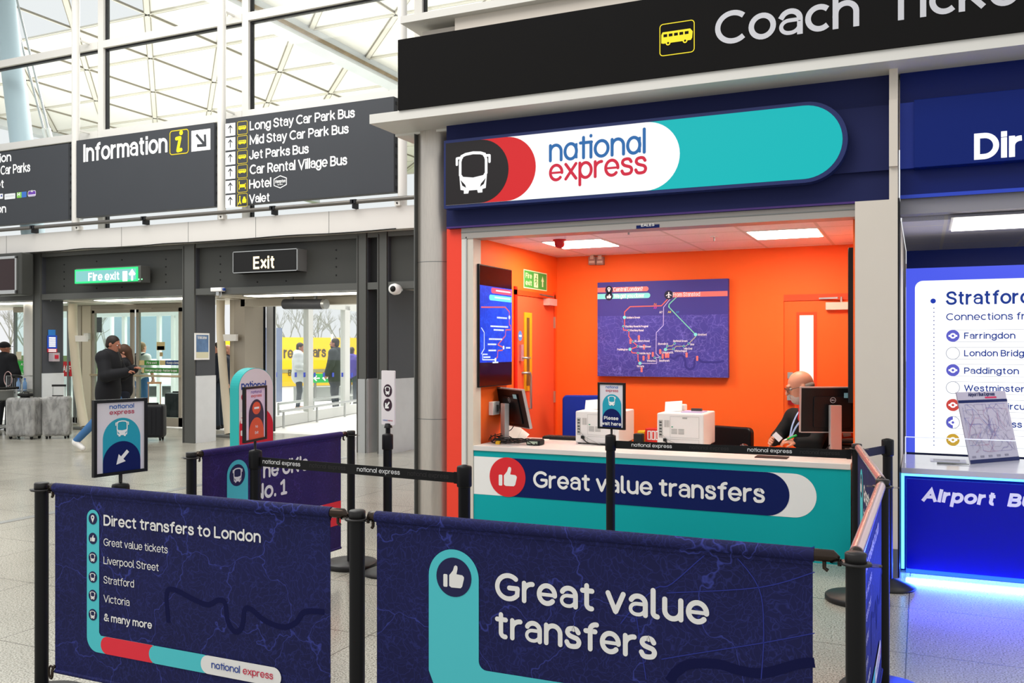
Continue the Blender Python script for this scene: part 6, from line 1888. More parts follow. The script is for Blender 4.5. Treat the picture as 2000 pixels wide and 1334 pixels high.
def art_great(t, f, A0=-1.895):
    q = lambda u, v: LQ(u, v, A0)
    C8 = lambda x, y: q(640 + x / 2.857, 880 + y / 2.857)
    a0, a1 = C8(563, 900)[0], C8(840, 900)[0]; bt = C8(700, 553)[1]; r = (a1 - a0) / 2
    hb = q(936, 1309)[1]
    mb = MB()
    mb.ribbon(f, crom([q(*p) for p in ((1305, 1334), (1318, 1316), (1345, 1300), (1400, 1300), (1440, 1312), (1490, 1318), (1560, 1300), (1590, 1298))], 4), .03, .001, M_rivs, 'butt')
    for pts in (((1210, 1220), (1235, 1190), (1280, 1150), (1310, 1142), (1390, 1075), (1430, 1077), (1520, 1092), (1590, 1070)), ((1240, 1200), (1260, 1330)), ((1425, 1077), (1480, 1150), (1490, 1240), (1485, 1330)), ((1300, 1160), (1480, 1150), (1590, 1120)), ((1290, 1290), (1350, 1280), (1480, 1260), (1590, 1240))):
        mb.ribbon(f, crom([q(*p) for p in pts], 5), .003, .0012, mat('map_road', '#30388A', .7, spec=.1), 'butt')
    mb.build('map_print', t)
    mb = MB(); gx1 = a1 + 1.05
    mb.face(f, arc((a0 + a1) / 2, bt - r, r, r, 0, 180, 28) + [(a0, hb - .03), (a0 + .03, max(hb - .10, ZB)), (gx1, max(hb - .10, ZB)), (gx1, hb)] + arc(a1 + .03, hb + .03, .03, .03, 270, 180, 6), .002, M_teals); mb.build('teal_track', t)
    c = C8(702, 708); ri = r * .7
    mb = MB(); mb.face(f, circ(c[0], c[1], ri, 36), .003, M_nvs); mb.build('navy_disc', t)
    mb = MB(); thumb(mb, f, c[0], c[1], ri * 1.25, M_whs, .0042); mb.build('thumb_symbol', t)
    mb = MB()
    p = q(966, 1172); cap = q(966, 1117)[1] - p[1]; e = q(1383, 1212)[0]
    text(mb, f, 'Great value', p[0], p[1], cap, M_whs, .002, w=.128, face='round', caps='round', gap=.07, width=e - p[0])
    mb.build('lettering', t); mb = MB()
    p = q(966, 1247); e = q(1281, 1290)[0]
    text(mb, f, 'transfers', p[0], p[1], cap, M_whs, .002, w=.128, face='round', caps='round', gap=.07, width=e - p[0])
    mb.build('lettering', t)


t, f = banner('navy front banner listing Direct transfers to London, left of the middle post', (-3.565, 2.8), (-1.895, 2.8)); art_direct(t, f)
mb = MB(); mb.tube([f.P(.085, ZB + .02, 0), f.P(.08, ZB - .0, .01), f.P(.078, ZB - .03, .01)], .006, M_clip, 8); mb.tube(arc(.0, 0, .0, .0, 0, 1, 1) and [f.P(.072 + .012 * math.cos(k), ZB - .01 + .03 * math.sin(k), .01) for k in [i * PI / 5 for i in range(11)]], .004, M_clip, 6); mb.build('hook', t)
t, f = banner('navy front banner reading Great value transfers, right of the middle post', (-1.895, 2.8), (-.175, 2.82)); art_great(t, f)
# right side row
M_railm = mat('metallic_rail', '#C9A9A4', .25, .6)
t, f = banner('navy banner seen edge on, nearest on the right side row', (-.175, 2.82), (-.161, 4.443), rail=M_railm); art_direct(t, f)
t, f = banner('navy banner with thumb symbol at the far right of the queue, below the cream pillar', (-.37, 6.05), (-.161, 4.443), rail=M_railm); art_great(t, f)
# left side purple banner
M_mapp = map_mat('purple_map', '#2B1B58', '#4A3A90', 2.2, 34.0, .4, .25)
t, f = banner('purple banner reading The UK\'s No. 1, left of the queue', (-3.825, 3.976), (-3.775, 5.50), purple=M_mapp)
px = f.px
a0, a1 = px(443, 940)[0], px(484, 940)[0]; bt = px(464, 898)[1]; r = (a1 - a0) / 2
mb = MB(); mb.face(f, archp(a0, ZB + .01, a1, bt), .002, M_teals); mb.build('teal_track', t)
c = px(463, 928); mb = MB(); mb.face(f, circ(c[0], c[1], r * .74, 30), .003, M_nvs); mb.build('navy_disc', t)
mb = MB(); bus_front(mb, f, c[0], c[1], r * .98, M_whs, .0042, M_nvs, .08); mb.build('bus_symbol', t)
mb = MB(); p = px(495, 936); cap = px(513, 903)[1] - px(513, 935)[1]
text(mb, f, "The UK's", p[0], px(513, 935)[1], cap, M_whs, .002, w=.14, face='round', caps='round', gap=.05, width=px(601, 910)[0] - p[0]); mb.build('lettering', t); mb = MB()
text(mb, f, 'No. 1', p[0], px(513, 975)[1], cap, M_whs, .002, w=.14, face='round', caps='round', gap=.05, width=px(556, 970)[0] - p[0]); mb.build('lettering', t)
b1 = px(672, 976)[1]; b0 = px(672, 1022)[1]; ax = px(636, 1000)[0]
mb = MB(); mb.face(f, [(ax - .1, b0), (1.403, b0), (1.403, b1), (ax - .1, b1)], .002, M_reds); mb.build('red_band', t)
mb = MB(); mb.face(f, capR(.9, b0, ax + .02, b1), .003, M_whs); mb.build('white_band', t)

# ---- belt stanchions and their signs
def stanchion(label, x, y, h=.985):
    t = thing('belt_stanchion', label, 'stanchion', (x, y, 0), 'black belt stanchions')
    MB().lathe((x, y, 0), [(.17, 0), (.175, .006), (.17, .014), (.12, .032), (.05, .055), (.034, .06)], M_cap, 40).build('base', t)
    MB().cyl((x, y, .055), (x, y, h - .1), .031, M_post, n=24).build('pole', t)
    MB().lathe((x, y, h - .115), [(.033, 0), (.038, .004), (.039, .01), (.039, .1), (.036, .108), (.012, .115), (.0, .116)], M_post, 10).build('belt_head', t)
    return t


M_belt = mat('belt_black', '#09090A', .6); M_bw = mat('belt_print', '#D8D8D8', .6); M_bg = mat('belt_print_faded', '#2A2828', .6)


def belt(t, p0, p1, words, zc=.915):
    A = Vector((p0[0], p0[1], zc)); B = Vector((p1[0], p1[1], zc))
    U = (B - A).normalized(); f = Fr((A.x, A.y, zc), U); Lw = (B - A).length
    mb = MB(); mb.fbox(f, .036, Lw - .036, -.027, .027, -.0012, .0012, M_belt)
    mb.fbox(f, Lw - .06, Lw - .032, -.03, .03, -.006, .006, M_post)
    o = mb.build('belt', t)
    mb = MB()
    for (a, wd, fd) in words:
        logo(mb, f, a, -.009, wd, .026, M_bg if fd else M_bw, M_bg if fd else M_bw, .002, w=.1, two_line=False)
    mb.build('lettering', o)


t1 = stanchion('black belt stanchion carrying the No Exit sign', -3.585, 4.24)
belt(t1, (-3.585, 4.24), (-2.135, 4.121), [(.06, .29, 0), (.42, .26, 1), (.76, .29, 0), (1.1, .26, 1)])
stanchion('black belt stanchion in front of the shutter guide where the belt ends', -2.135, 4.121)
t2 = stanchion('black belt stanchion carrying the Please wait here sign', -1.97, 6.01)
belt(t2, (-1.97, 6.01), (-.37, 6.06), [(.15, .28, 0), (.55, .26, 1), (.93, .28, 0), (1.26, .24, 1), (1.53, .2, 0)][:4])
t3 = stanchion('black belt stanchion with blue lit base beside the cream pillar', -.205, 6.49)
belt(t3, (-.205, 6.49), (-.37, 6.06), [(.1, .25, 0)])
stanchion('black belt stanchion with the narrow blade sign, left of the steel column', -3.42, 5.43)
stanchion('black belt stanchion with the arrow sign behind the front left banner', -3.295, 2.99, .975)
M_lblue = mat('logo_blue', '#2A62B0', .45); M_lred = mat('logo_red', '#B8304E', .45)
M_pteal = mat('poster_teal', '#1F9DB4', .4); M_frame = mat('frame_black', '#0B0B0B', .35)


def holder(nm, label, Pl, Pr, ztop, H, post, art, paper='#DCD6DC'):
    Pl = Vector((Pl[0], Pl[1], ztop - H)); Pr = Vector((Pr[0], Pr[1], ztop - H))
    f = Fr(Pl, Pr - Pl); W = (Pr - Pl).length
    t = thing(nm, label, 'sign', (post[0], post[1], .985), 'framed signs on stanchions')
    e = .014
    mb = MB()
    mb.fbox(f, 0, W, 0, e, -.016, .003, M_frame); mb.fbox(f, 0, W, H - e, H, -.016, .003, M_frame); mb.fbox(f, 0, e, e, H - e, -.016, .003, M_frame); mb.fbox(f, W - e, W, e, H - e, -.016, .003, M_frame); mb.fbox(f, e, W - e, e, H - e, -.016, -.008, M_frame)
    mb.build('frame', t)
    c = f.P(W / 2, 0, -.006)
    mb = MB(); mb.tube([c, Vector((c.x, c.y, .98)), Vector((post[0], post[1], .972))], .008, M_frame, 10); mb.build('stem', t)
    mb = MB(); mb.face(f, rect(e, e, W - e, H - e), -.004, mat('paper' + paper, paper, .35)); o = mb.build('paper', t)
    art(o, f, W, H, e)
    return t


def art_bus(t, f, W, H, e, low='arrow'):
    x0, x1 = W * .17, W * .87
    mb = MB(); mb.face(f, archp(x0, e, x1, H * .75), -.003, M_pteal); mb.build('teal_arch', t)
    mb = MB(); r = (x1 - x0) / 2; mb.face(f, archp(x0, e, x1, H * .44), -.002, M_nv); mb.build('navy_arch', t)
    mb = MB(); bus_front(mb, f, (x0 + x1) / 2, H * .61, H * .21, M_wh, -.0015, M_pteal, .07); mb.build('bus_symbol', t)
    mb = MB(); logo(mb, f, W * .29, H * .875, W * .46, H * .06, M_lblue, M_lred, -.003, w=.11, line=H * .075); mb.build('logo', t)
    mb = MB()
    if low == 'arrow': arrow(mb, f, W * .52, H * .22, H * .24, 225, M_wh, -.001, wd=.2, head=.3, style='solid')
    else:
        text(mb, f, 'Please', W * .5, H * .2, H * .075, M_wh, -.001, w=.13, align=.5, face='round', caps='round'); mb.build('lettering', t); mb = MB(); text(mb, f, 'wait here', W * .5, H * .08, H * .075, M_wh, -.001, w=.13, align=.5, face='round', caps='round')
    mb.build('arrow' if low == 'arrow' else 'lettering', t)


def art_noexit(t, f, W, H, e):
    m1 = mat('sign_plum', '#2E2440', .4); m2 = mat('sign_coral', '#E2552F', .4)
    x0, x1 = W * .2, W * .88
    mb = MB(); mb.face(f, archp(x0, e, x1, H * .76), -.003, m1); mb.build('plum_arch', t)
    mb = MB(); mb.face(f, archp(x0, e, x1, H * .43), -.002, m2); mb.build('coral_arch', t)
    mb = MB(); mb.face(f, circ((x0 + x1) / 2, H * .6, W * .19, 28, H * .115), -.002, m2); mb.face(f, rect((x0 + x1) / 2 - W * .11, H * .585, (x0 + x1) / 2 + W * .11, H * .62), -.001, M_wh); mb.build('no_entry_symbol', t)
    mb = MB(); logo(mb, f, W * .3, H * .87, W * .48, H * .055, mat('logo_violet', '#6A4AA0', .4), mat('logo_coral', '#D8483C', .4), -.003, w=.1, line=H * .07); mb.build('logo', t)
    mb = MB(); text(mb, f, 'No', (x0 + x1) / 2, H * .24, H * .05, M_wh, -.001, w=.12, align=.5, face='round', caps='round'); mb.build('lettering', t); mb = MB(); text(mb, f, 'Exit', (x0 + x1) / 2, H * .13, H * .05, M_wh, -.001, w=.12, align=.5, face='round', caps='round'); mb.build('lettering', t)


holder('arrow_sign', 'black framed sign with white arrow pointing down left, above the front left banner', (-3.316, 2.863), (-3.276, 3.127), 1.352, .34, (-3.295, 2.99), art_bus)
holder('no_exit_sign', 'black framed pink sign reading No Exit in front of the arched totem', (-3.559, 4.118), (-3.622, 4.386), 1.358, .325, (-3.585, 4.24), art_noexit, '#E6CFDD')
holder('wait_sign', 'black framed sign reading Please wait here before the printers', (-2.08, 6.058), (-1.867, 6.005), 1.343, .325, (-1.97, 6.01), lambda t, f, W, H, e: art_bus(t, f, W, H, e, 'wait'))
t = thing('blade_sign', 'narrow white blade sign with coach and arrow discs beside the steel column', 'sign', (-3.42, 5.43, .985))
f = Fr((-3.51, 5.491, 1.04), (.131, -.039, 0)); W, H = .137, .385
MB().prism(f, rrect(0, 0, W, H, .008), -.012, 0, mat('blade_white', '#E2DADC', .4)).build('panel', t)
m1 = mat('blade_plum', '#33172A', .4)
mb = MB(); mb.face(f, circ(W * .5, H * .63, W * .33, 28), .0015, m1); mb.face(f, circ(W * .5, H * .37, W * .33, 28), .0015, m1); mb.build('discs', t)
mb = MB(); bus_front(mb, f, W * .5, H * .63, W * .42, M_wh, .003, m1, .1); arrow(mb, f, W * .5, H * .37, W * .45, 225, M_wh, .003, wd=.22, head=.36, style='line'); mb.build('symbols', t)
mb = MB(); logo(mb, f, W * .12, H * .07, W * .76, .012, M_lblue, M_lred, .0015, two_line=False); mb.build('logo', t)
mb = MB(); mb.cyl((-3.44, 5.47, .975), (-3.44, 5.47, 1.05), .016, M_post, n=12); mb.lathe((-3.44, 5.47, 1.02), [(.03, 0), (.022, .03), (.0, .031)], M_post, 14); mb.build('stem', t)

# ---- arched totem
c = onD(497, 720, 8.5); Wt = .375; zt_ = c.z + .005
U = Vector((.3, .954, 0))
ft_ = Fr(onD(466, 800, 8.42).xy.to_3d(), U)
t = thing('arched_totem', 'free standing arched totem, white over red with teal edge, left of the queue', 'sign', (ft_.P(Wt / 2, 0).x, ft_.P(Wt / 2, 0).y, 0))
MB().prism(ft_, archp(0, .03, Wt, zt_), -.15, 0, mat('totem_teal', '#10A8A6', .4)).build('body', t)
mb = MB(); mb.face(ft_, archp(.004, .03, Wt - .004, zt_ - .004), .002, mat('totem_white', '#D9D4DC', .4)); mb.build('white_face', t)
mb = MB(); rz_ = ft_.px(490, 795)[1]; mb.face(ft_, archp(.006, .03, Wt - .006, rz_), .004, mat('totem_red', '#C6283C', .4)); mb.build('red_face', t)
mb = MB(); p = ft_.px(471, 760); cap = .085; logo(mb, ft_, p[0], ft_.px(475, 762)[1], ft_.px(519, 750)[0] - p[0], cap, M_lb, M_lred, .004, w=.11, line=.098); mb.build('logo', t)
mb = MB()
for v in (810, 822, 846):
    p = ft_.px(473, v); mb.face(ft_, rrect(p[0] - .02, p[1] - .025, p[0] + .02, p[1] + .025, .008), .006, M_whs)
mb.build('symbols', t)
MB().prism(Fr(ft_.P(-.02, 0, .07).to_tuple(), U, Vector((0, 0, 1)).cross(U)), rect(0, 0, Wt + .04, .3), 0, .03, M_alud).build('base', t)
# ================================================================ LUGGAGE
M_case_d = mat('case_dark', '#1B1C20', .5)


def wrap_mat():
    m = bpy.data.materials.new('plastic_wrap'); m.use_nodes = True
    nt = m.node_tree; L = nt.links; nt.nodes.clear()
    out = nt.nodes.new('ShaderNodeOutputMaterial'); tr = nt.nodes.new('ShaderNodeBsdfTransparent'); b = nt.nodes.new('ShaderNodeBsdfPrincipled')
    b.inputs['Base Color'].default_value = rgb('#E3E2DE'); b.inputs['Roughness'].default_value = .3
    tc = nt.nodes.new('ShaderNodeTexCoord'); mp = nt.nodes.new('ShaderNodeMapping'); mp.inputs['Scale'].default_value = (5, 5, 2); mp.inputs['Rotation'].default_value = (.5, .6, .2)
    L.new(tc.outputs['Object'], mp.inputs[0])
    n = nt.nodes.new('ShaderNodeTexNoise'); n.inputs['Scale'].default_value = 2.2; n.inputs['Detail'].default_value = 6; n.inputs['Distortion'].default_value = .5; L.new(mp.outputs[0], n.inputs['Vector'])
    r = nt.nodes.new('ShaderNodeMapRange'); r.inputs['From Min'].default_value = .38; r.inputs['From Max'].default_value = .68; r.inputs['To Min'].default_value = .25; r.inputs['To Max'].default_value = .52
    L.new(n.outputs['Fac'], r.inputs['Value'])
    bp = nt.nodes.new('ShaderNodeBump'); bp.inputs['Strength'].default_value = .6; bp.inputs['Distance'].default_value = .02; L.new(n.outputs['Fac'], bp.inputs['Height']); L.new(bp.outputs[0], b.inputs['Normal'])
    mx = nt.nodes.new('ShaderNodeMixShader'); L.new(r.outputs[0], mx.inputs[0]); L.new(tr.outputs[0], mx.inputs[1]); L.new(b.outputs[0], mx.inputs[2]); L.new(mx.outputs[0], out.inputs[0])
    return m


M_wrap = wrap_mat()


def suitcase(label, loc, rz, W, D, H, wrapped=False, handle=0.0, col=None, group='suitcases in the concourse', htone=None):
    t = thing('suitcase', label, 'suitcase', loc, group)
    x, y, z = loc; c = col or M_case_d; z0 = z + .055
    mb = MB().box(x - W / 2, x + W / 2, y - D / 2, y + D / 2, z0, z + H, c); mb.build('shell', t, bev=.05, seg=4)
    mb = MB()
    for k in range(5):
        q = x - W * .36 + W * .18 * k; mb.box(q - .012, q + .012, y - D / 2 - .006, y - D / 2 + .01, z0 + .08, z + H - .08, c)
    mb.box(x - W / 2 - .004, x + W / 2 + .004, y - .012, y + .012, z0 + .05, z + H - .04, M_dark)
    mb.build('ribs', t)
    for sx in (-1, 1):
        for sy in (-1, 1):
            q = (x + sx * (W / 2 - .06), y + sy * (D / 2 - .05), z + .028)
            mb = MB().lathe(q, [(.0, -.014), (.026, -.013), (.028, 0), (.026, .013), (.0, .014)], M_bl, 16, 'x'); mb.box(q[0] - .02, q[0] + .02, q[1] - .02, q[1] + .02, z + .04, z0 + .015, M_dark); mb.build('wheel', t)
    mb = MB().box(x - .09, x + .09, y - .02, y + .02, z + H - .01, z + H + .03, M_bl); mb.build('carry_handle', t, bev=.01)
    if handle:
        hm = htone or M_alu
        mb = MB(); yb = y + D * .3
        mb.tube([(x - .1, yb, z + H - .02), (x - .1, yb, z + H + handle)], .009, hm, 8); mb.tube([(x + .1, yb, z + H - .02), (x + .1, yb, z + H + handle)], .009, hm, 8); mb.box(x - .115, x + .115, yb - .016, yb + .016, z + H + handle - .01, z + H + handle + .025, htone or M_bl); mb.build('pull_handle', t)
    if wrapped:
        mb = MB().box(x - W / 2 - .014, x + W / 2 + .014, y - D / 2 - .014, y + D / 2 + .014, z0 - .01, z + H + .014, M_wrap); mb.build('plastic_wrap', t, bev=.06, seg=4)
    t.rotation_euler = (0, 0, rz)
    return t


b1 = onZ(49, 857, 0); suitcase('dark suitcase wrapped in clear plastic, left one of the two', (b1.x, b1.y, 0), math.radians(14), .53, .30, .71, True)
b2 = onZ(111, 856, 0); suitcase('suitcase wrapped in clear plastic with raised handle, right one of the two', (b2.x + .02, b2.y - .0, 0), math.radians(36), .42, .28, .73, True, .19)
b3 = onZ(299, 860, 0); suitcase('plain black suitcase with tan raised handle behind the arrow sign', (b3.x, b3.y, 0), math.radians(30), .40, .26, .62, False, .36, None, 'suitcases in the concourse', mat('tan_handle', '#B08A66', .4))
b4 = onD(345, 830, 18.9); suitcase('dark suitcase half hidden behind the poster pillar', (b4.x, b4.y, 0), math.radians(10), .42, .28, .66)
tb = b1 + Vector((-.05, .06, .0))
t = thing('pouch', 'small black pouch lying on top of the left wrapped suitcase', 'pouch', (b1.x, b1.y, .745)); mb = MB().box(b1.x - .12, b1.x + .14, b1.y - .07, b1.y + .07, .742, .8, M_bl); mb.build('body', t, bev=.025, seg=3); MB().tube([(b1.x - .08, b1.y, .8), (b1.x - .05, b1.y, .82), (b1.x + .07, b1.y, .82), (b1.x + .1, b1.y, .8)], .008, M_bl, 8).build('strap', t)
# wire crate on wheels with bottles
q = onD(42, 790, 17.3); t = thing('wire_cart', 'grey wire shopping cart behind the left wrapped suitcase', 'cart', (q.x, q.y, 0))
mb = MB()
for sx in (-.22, .22):
    for sy in (-.15, .15): mb.tube([(q.x + sx, q.y + sy, .08), (q.x + sx, q.y + sy, 1.06)], .009, M_alu, 8)
for z in (.25, .55, .8, 1.06): mb.tube([(q.x - .22, q.y - .15, z), (q.x + .22, q.y - .15, z), (q.x + .22, q.y + .15, z), (q.x - .22, q.y + .15, z)], .007, M_alu, 6, closed=True)
for k in range(9): mb.tube([(q.x - .2 + .05 * k, q.y - .15, .25), (q.x - .2 + .05 * k, q.y - .15, 1.06)], .003, M_alu, 5)
mb.build('frame', t); MB().box(q.x - .22, q.x + .22, q.y - .15, q.y + .15, .76, .775, M_alud).build('shelf', t)
MB().tube([(q.x - .02, q.y - .15, 1.03), (q.x + .02, q.y - .2, 1.07), (q.x + .2, q.y - .2, 1.07), (q.x + .22, q.y - .15, 1.03)], .022, M_bl, 10).build('handle', t)
for sx in (-.22, .22):
    for sy in (-.15, .15): MB().lathe((q.x + sx, q.y + sy, .045), [(.0, -.015), (.045, -.012), (.045, .012), (.0, .015)], M_bl, 16, 'x').build('wheel', t)
for k, dx_ in enumerate((-.06, .12)):
    bt = thing('water_bottle', 'clear blue water bottle in the wire cart, %s one' % ('left', 'right')[k], 'bottle', (q.x + dx_, q.y - .02, .776), 'bottles in the wire cart')
    MB().lathe((q.x + dx_, q.y - .02, .776), [(.03, 0), (.036, .01), (.036, .15), (.015, .2), (.015, .22)], mat('bottle_blue', '#7FA8D8', .15), 16).build('body', bt); MB().lathe((q.x + dx_, q.y - .02, .996), [(.017, 0), (.017, .02), (.0, .021)], mat('cap_blue', '#2A5FC0', .4), 14).build('cap', bt)
q = onD(-6, 800, 16.4); t = thing('luggage_trolley', 'chrome airport luggage trolley cut by the left edge', 'trolley', (q.x, q.y, 0))
mb = MB()
for sy in (-.28, .28):
    mb.tube(crom([(q.x + .16, q.y + sy, .12), (q.x + .12, q.y + sy, .4), (q.x + .16, q.y + sy, .62), (q.x - .1, q.y + sy, .66), (q.x - .75, q.y + sy, .3), (q.x - .8, q.y + sy, .12)], 5), .018, M_bl, 8)
    mb.tube([(q.x + .14, q.y + sy, .85), (q.x + .15, q.y + sy, .5)], .016, M_alu, 8)
mb.build('frame', t); MB().tube([(q.x + .14, q.y - .32, .86), (q.x + .14, q.y + .32, .86)], .024, M_bl, 10).build('handle', t)
mb = MB().box(q.x - .25, q.x + .12, q.y - .26, q.y + .26, .64, .82, M_alud); mb.build('basket', t, bev=.02); MB().box(q.x - .8, q.x + .1, q.y - .27, q.y + .27, .14, .17, M_alu).build('platform', t)
for sx, sy in ((.1, -.26), (.1, .26), (-.75, 0)): MB().lathe((q.x + sx, q.y + sy, .07), [(.0, -.02), (.07, -.016), (.07, .016), (.0, .02)], M_bl, 18, 'y').build('wheel', t)

# ================================================================ OUTSIDE
hA = onZ(500, 757, 0); hB = onZ(700, 752, 0)
hU = (hB - hA).normalized(); hf = Fr((hA.x, hA.y, 0), hU)
t = thing('site_hoarding', 'long yellow hoarding with dark hire cars lettering across the forecourt', 'hoarding', hf.P(3, 0, .02))
M_hy = mat('hoarding_yellow', '#F0C21C', .55, vary=.04)
h0 = hf.px(425, 757)[0]
MB().fbox(hf, h0, 11, .55, 2.05, -.06, 0, M_hy).build('panel', t)
MB().fbox(hf, h0, 11, .02, .62, -.04, .02, mat('hoarding_yellow_low', '#E0B520', .55)).build('lower_panel', t)
MB().fbox(hf, h0, 11, .58, .72, -.05, .05, mat('hoarding_band', '#8F8B66', .6)).build('rail_band', t)
mb = MB()
for k in range(13): mb.fbox(hf, h0 + k * 1.2, h0 + .08 + k * 1.2, 0, 2.2, .0, .07, M_wh)
mb.build('post', t)
M_htxt = mat('hoarding_text', '#4A4030', .6); mb = MB()
for s, u0, v0, u1, vt in (('c', 544, 700, 549, 676), ('re', 554, 700, 572, 674), ('c', 598, 699, 607, 676), ('ars', 611, 698, 636, 673)):
    mb = MB(); ptext(mb, hf, s, u0, v0, u1, v0 - (v0 - vt) * .84, M_htxt, .02, w=.13, gap=.06); mb.build('lettering', t)
mb = MB(); ptext(mb, hf, 'Book', 562, 734, 590, 722, M_htxt, .06, w=.13); mb.build('lettering', t)
t = thing('green_direction_sign', 'green direction sign with white arrows low behind the dark coated man', 'sign', onD(668, 750, 27)); gf = Fr(onD(609, 748, 27), hU); gW_ = (onD(697, 748, 27) - onD(609, 748, 27)).length
Hh = 18 / 1766 * 27; mb = MB(); mb.fbox(gf, 0, gW_ + .6, 0, Hh, -.03, 0, mat('road_green', '#1E9A4A', .5)); mb.build('panel', t)
mb = MB(); arrow(mb, gf, .16, Hh / 2, .2, 180, M_wh, .004, wd=.18, head=.38); arrow(mb, gf, .44, Hh / 2, .2, 180, M_wh, .004, wd=.18, head=.38); ptext(mb, gf, 'Parking Area', 652, 744, 706, 735, M_wh, .004, w=.14); mb.build('lettering', t)
mb = MB(); z_ = gf.O.z
for a in (.1, gW_ + .4): mb.fbox(gf, a, a + .06, -z_, Hh, -.09, -.03, M_alud)
mb.build('post', t); MB().fbox(gf, -.3, gW_ + 1, -z_, -z_ + .42, -.7, -.2, mat('kerb_grey', '#8F9290', .7)).build('plinth', t)
q = onD(535, 765, 27); t = MB().box(q.x - .17, q.x + .17, q.y - .17, q.y + .17, 0, 2.2, mat('bollard_slate', '#6A7590', .5)); struct(t.build('column'), 'slate blue square post outside by the white door leaves', 'column')
# white coach parked outside the fire exit doors
q = onD(240, 800, 30); t = thing('coach', 'white coach parked nose on outside behind the fire exit doors', 'coach', (q.x + 1.25, q.y, 0))
x, y = q.x, q.y
mb = MB().box(x, x + 2.5, y, y + 10, .35, 3.5, mat('coach_white', '#EEF0F2', .3)); mb.build('body', t, bev=.15, seg=3)
cg_ = mat('coach_glass', '#7E909C', .12)  # paler tone puts a reflected sky into the glass colour
mb = MB().box(x - .01, x, y + .4, y + 9.6, 1.55, 2.8, cg_).box(x + 2.5, x + 2.51, y + .4, y + 9.6, 1.55, 2.8, cg_); mb.build('side_window', t)
mb = MB().box(x + .15, x + 2.35, y - .01, y, 1.25, 2.95, cg_); mb.build('windscreen', t)
for wy in (1.9, 7.6):
    for wx in (x - .02, x + 2.28): MB().lathe((wx, y + wy, .5), [(.0, 0), (.5, .01), (.5, .23), (.0, .24)], M_bl, 28, 'x').build('wheel', t)
mb = MB()
for sx in (.25, 2.05): mb.box(x + sx, x + sx + .25, y - .012, y, .7, .9, mat('lamp_clear', '#DDE3E8', .1))
mb.build('headlamp', t)
mb = MB(); mb.tube([(x + .1, y, 3.0), (x - .3, y - .2, 2.85)], .03, M_bl, 8); mb.box(x - .42, x - .2, y - .25, y - .15, 2.1, 2.85, M_bl); mb.tube([(x + 2.4, y, 3.0), (x + 2.8, y - .2, 2.85)], .03, M_bl, 8); mb.box(x + 2.7, x + 2.92, y - .25, y - .15, 2.1, 2.85, M_bl); mb.build('mirror', t)
t.location = (q.x + 1.25, q.y, 0); t.rotation_euler = (0, 0, math.radians(43))
# bare trees on the verge
M_bark = mat('hazed_bark', '#D3D0CA', .9)  # bark lightened so its colour carries the haze and glare outside


def tree(label, x, y, h, seed):
    r = random.Random(seed); t = thing('bare_tree', label, 'tree', (x, y, 0), 'bare trees beyond the forecourt')
    mb = MB(); tw = MB()
    def grow(p, d, ln, rad, lv):
        q = p + d * ln; (mb if lv < 2 else tw).tube([p, (p + q) / 2 + Vector((r.uniform(-.05, .05), r.uniform(-.05, .05), 0)) * ln, q], [rad, rad * .85, rad * .65], M_bark, 5, caps=False)
        if lv >= 4: return
        for k in range(3 if lv else 4):
            nd = (d + Vector((r.uniform(-.75, .75), r.uniform(-.75, .75), r.uniform(.0, .35)))).normalized()
            grow(p.lerp(q, r.uniform(.6, 1)), nd, ln * r.uniform(.5, .72), rad * .58, lv + 1)
    grow(Vector((x, y, 0)), Vector((0, 0, 1)), h * .36, h * .011, 0)
    mb.build('trunk', t); tw.build('twigs', t); return t


kinds = [tree('pale bare tree on the verge seen through the left glass door', *onD(20, 690, 60).xy, 6.5, 1), tree('pale bare tree above the yellow hoarding between the two men', *onD(620, 690, 62).xy, 6.2, 2)]
for k, (u, zc, nm) in enumerate(((45, 63, 'second pale bare tree behind the left glass door'), (205, 58, 'pale bare tree behind the walking man'), (560, 64, 'pale bare tree above the grey jacketed man'), (662, 60, 'pale bare tree above the dark coated man'), (690, 66, 'pale bare tree at the right of the hoarding'), (592, 57, 'pale bare tree over the hoarding letters'), (185, 66, 'pale bare tree left of the fire exit doors'))):
    p = onD(u, 690, zc); dup(kinds[k % 2], (p.x, p.y, 0), R.uniform(0, 6), nm)
q = onD(20, 690, 58)
o = tag(MB().box(-70, -20, 52, 53.2, 0, 1.0, mat('hedge_green', '#8D9A6A', .9, vary=.3, vscale=3)).build('hedge', loc=(-45, 52.5, 0)), 'low pale green hedge far outside the left doors', 'hedge')
M_shel = mat('shelter_white', '#E6E8E8', .5)
t = thing('bus_shelter', 'white slatted canopy of a bus shelter seen through the left doors', 'shelter', (-32, 23, 0))
mb = MB()
for k in range(9): mb.box(-35, -28.8, 21 + k * .45, 21.2 + k * .45, 3.0 + .02 * k, 3.12 + .02 * k, M_shel)
mb.build('roof', t); mb = MB()
for x in (-34, -31.5, -29.2): mb.cyl((x, 24.4, 0), (x, 24.4, 3.1), .09, M_shel, n=12)
mb.build('post', t)

# ================================================================ PEOPLE
M_skin = mat('skin_light', '#C98F78', .5, vary=.05, vscale=20); M_skin2 = mat('skin_tan', '#A8705A', .5, vary=.05, vscale=20)
M_eye = mat('eye_dark', '#1A1412', .2)


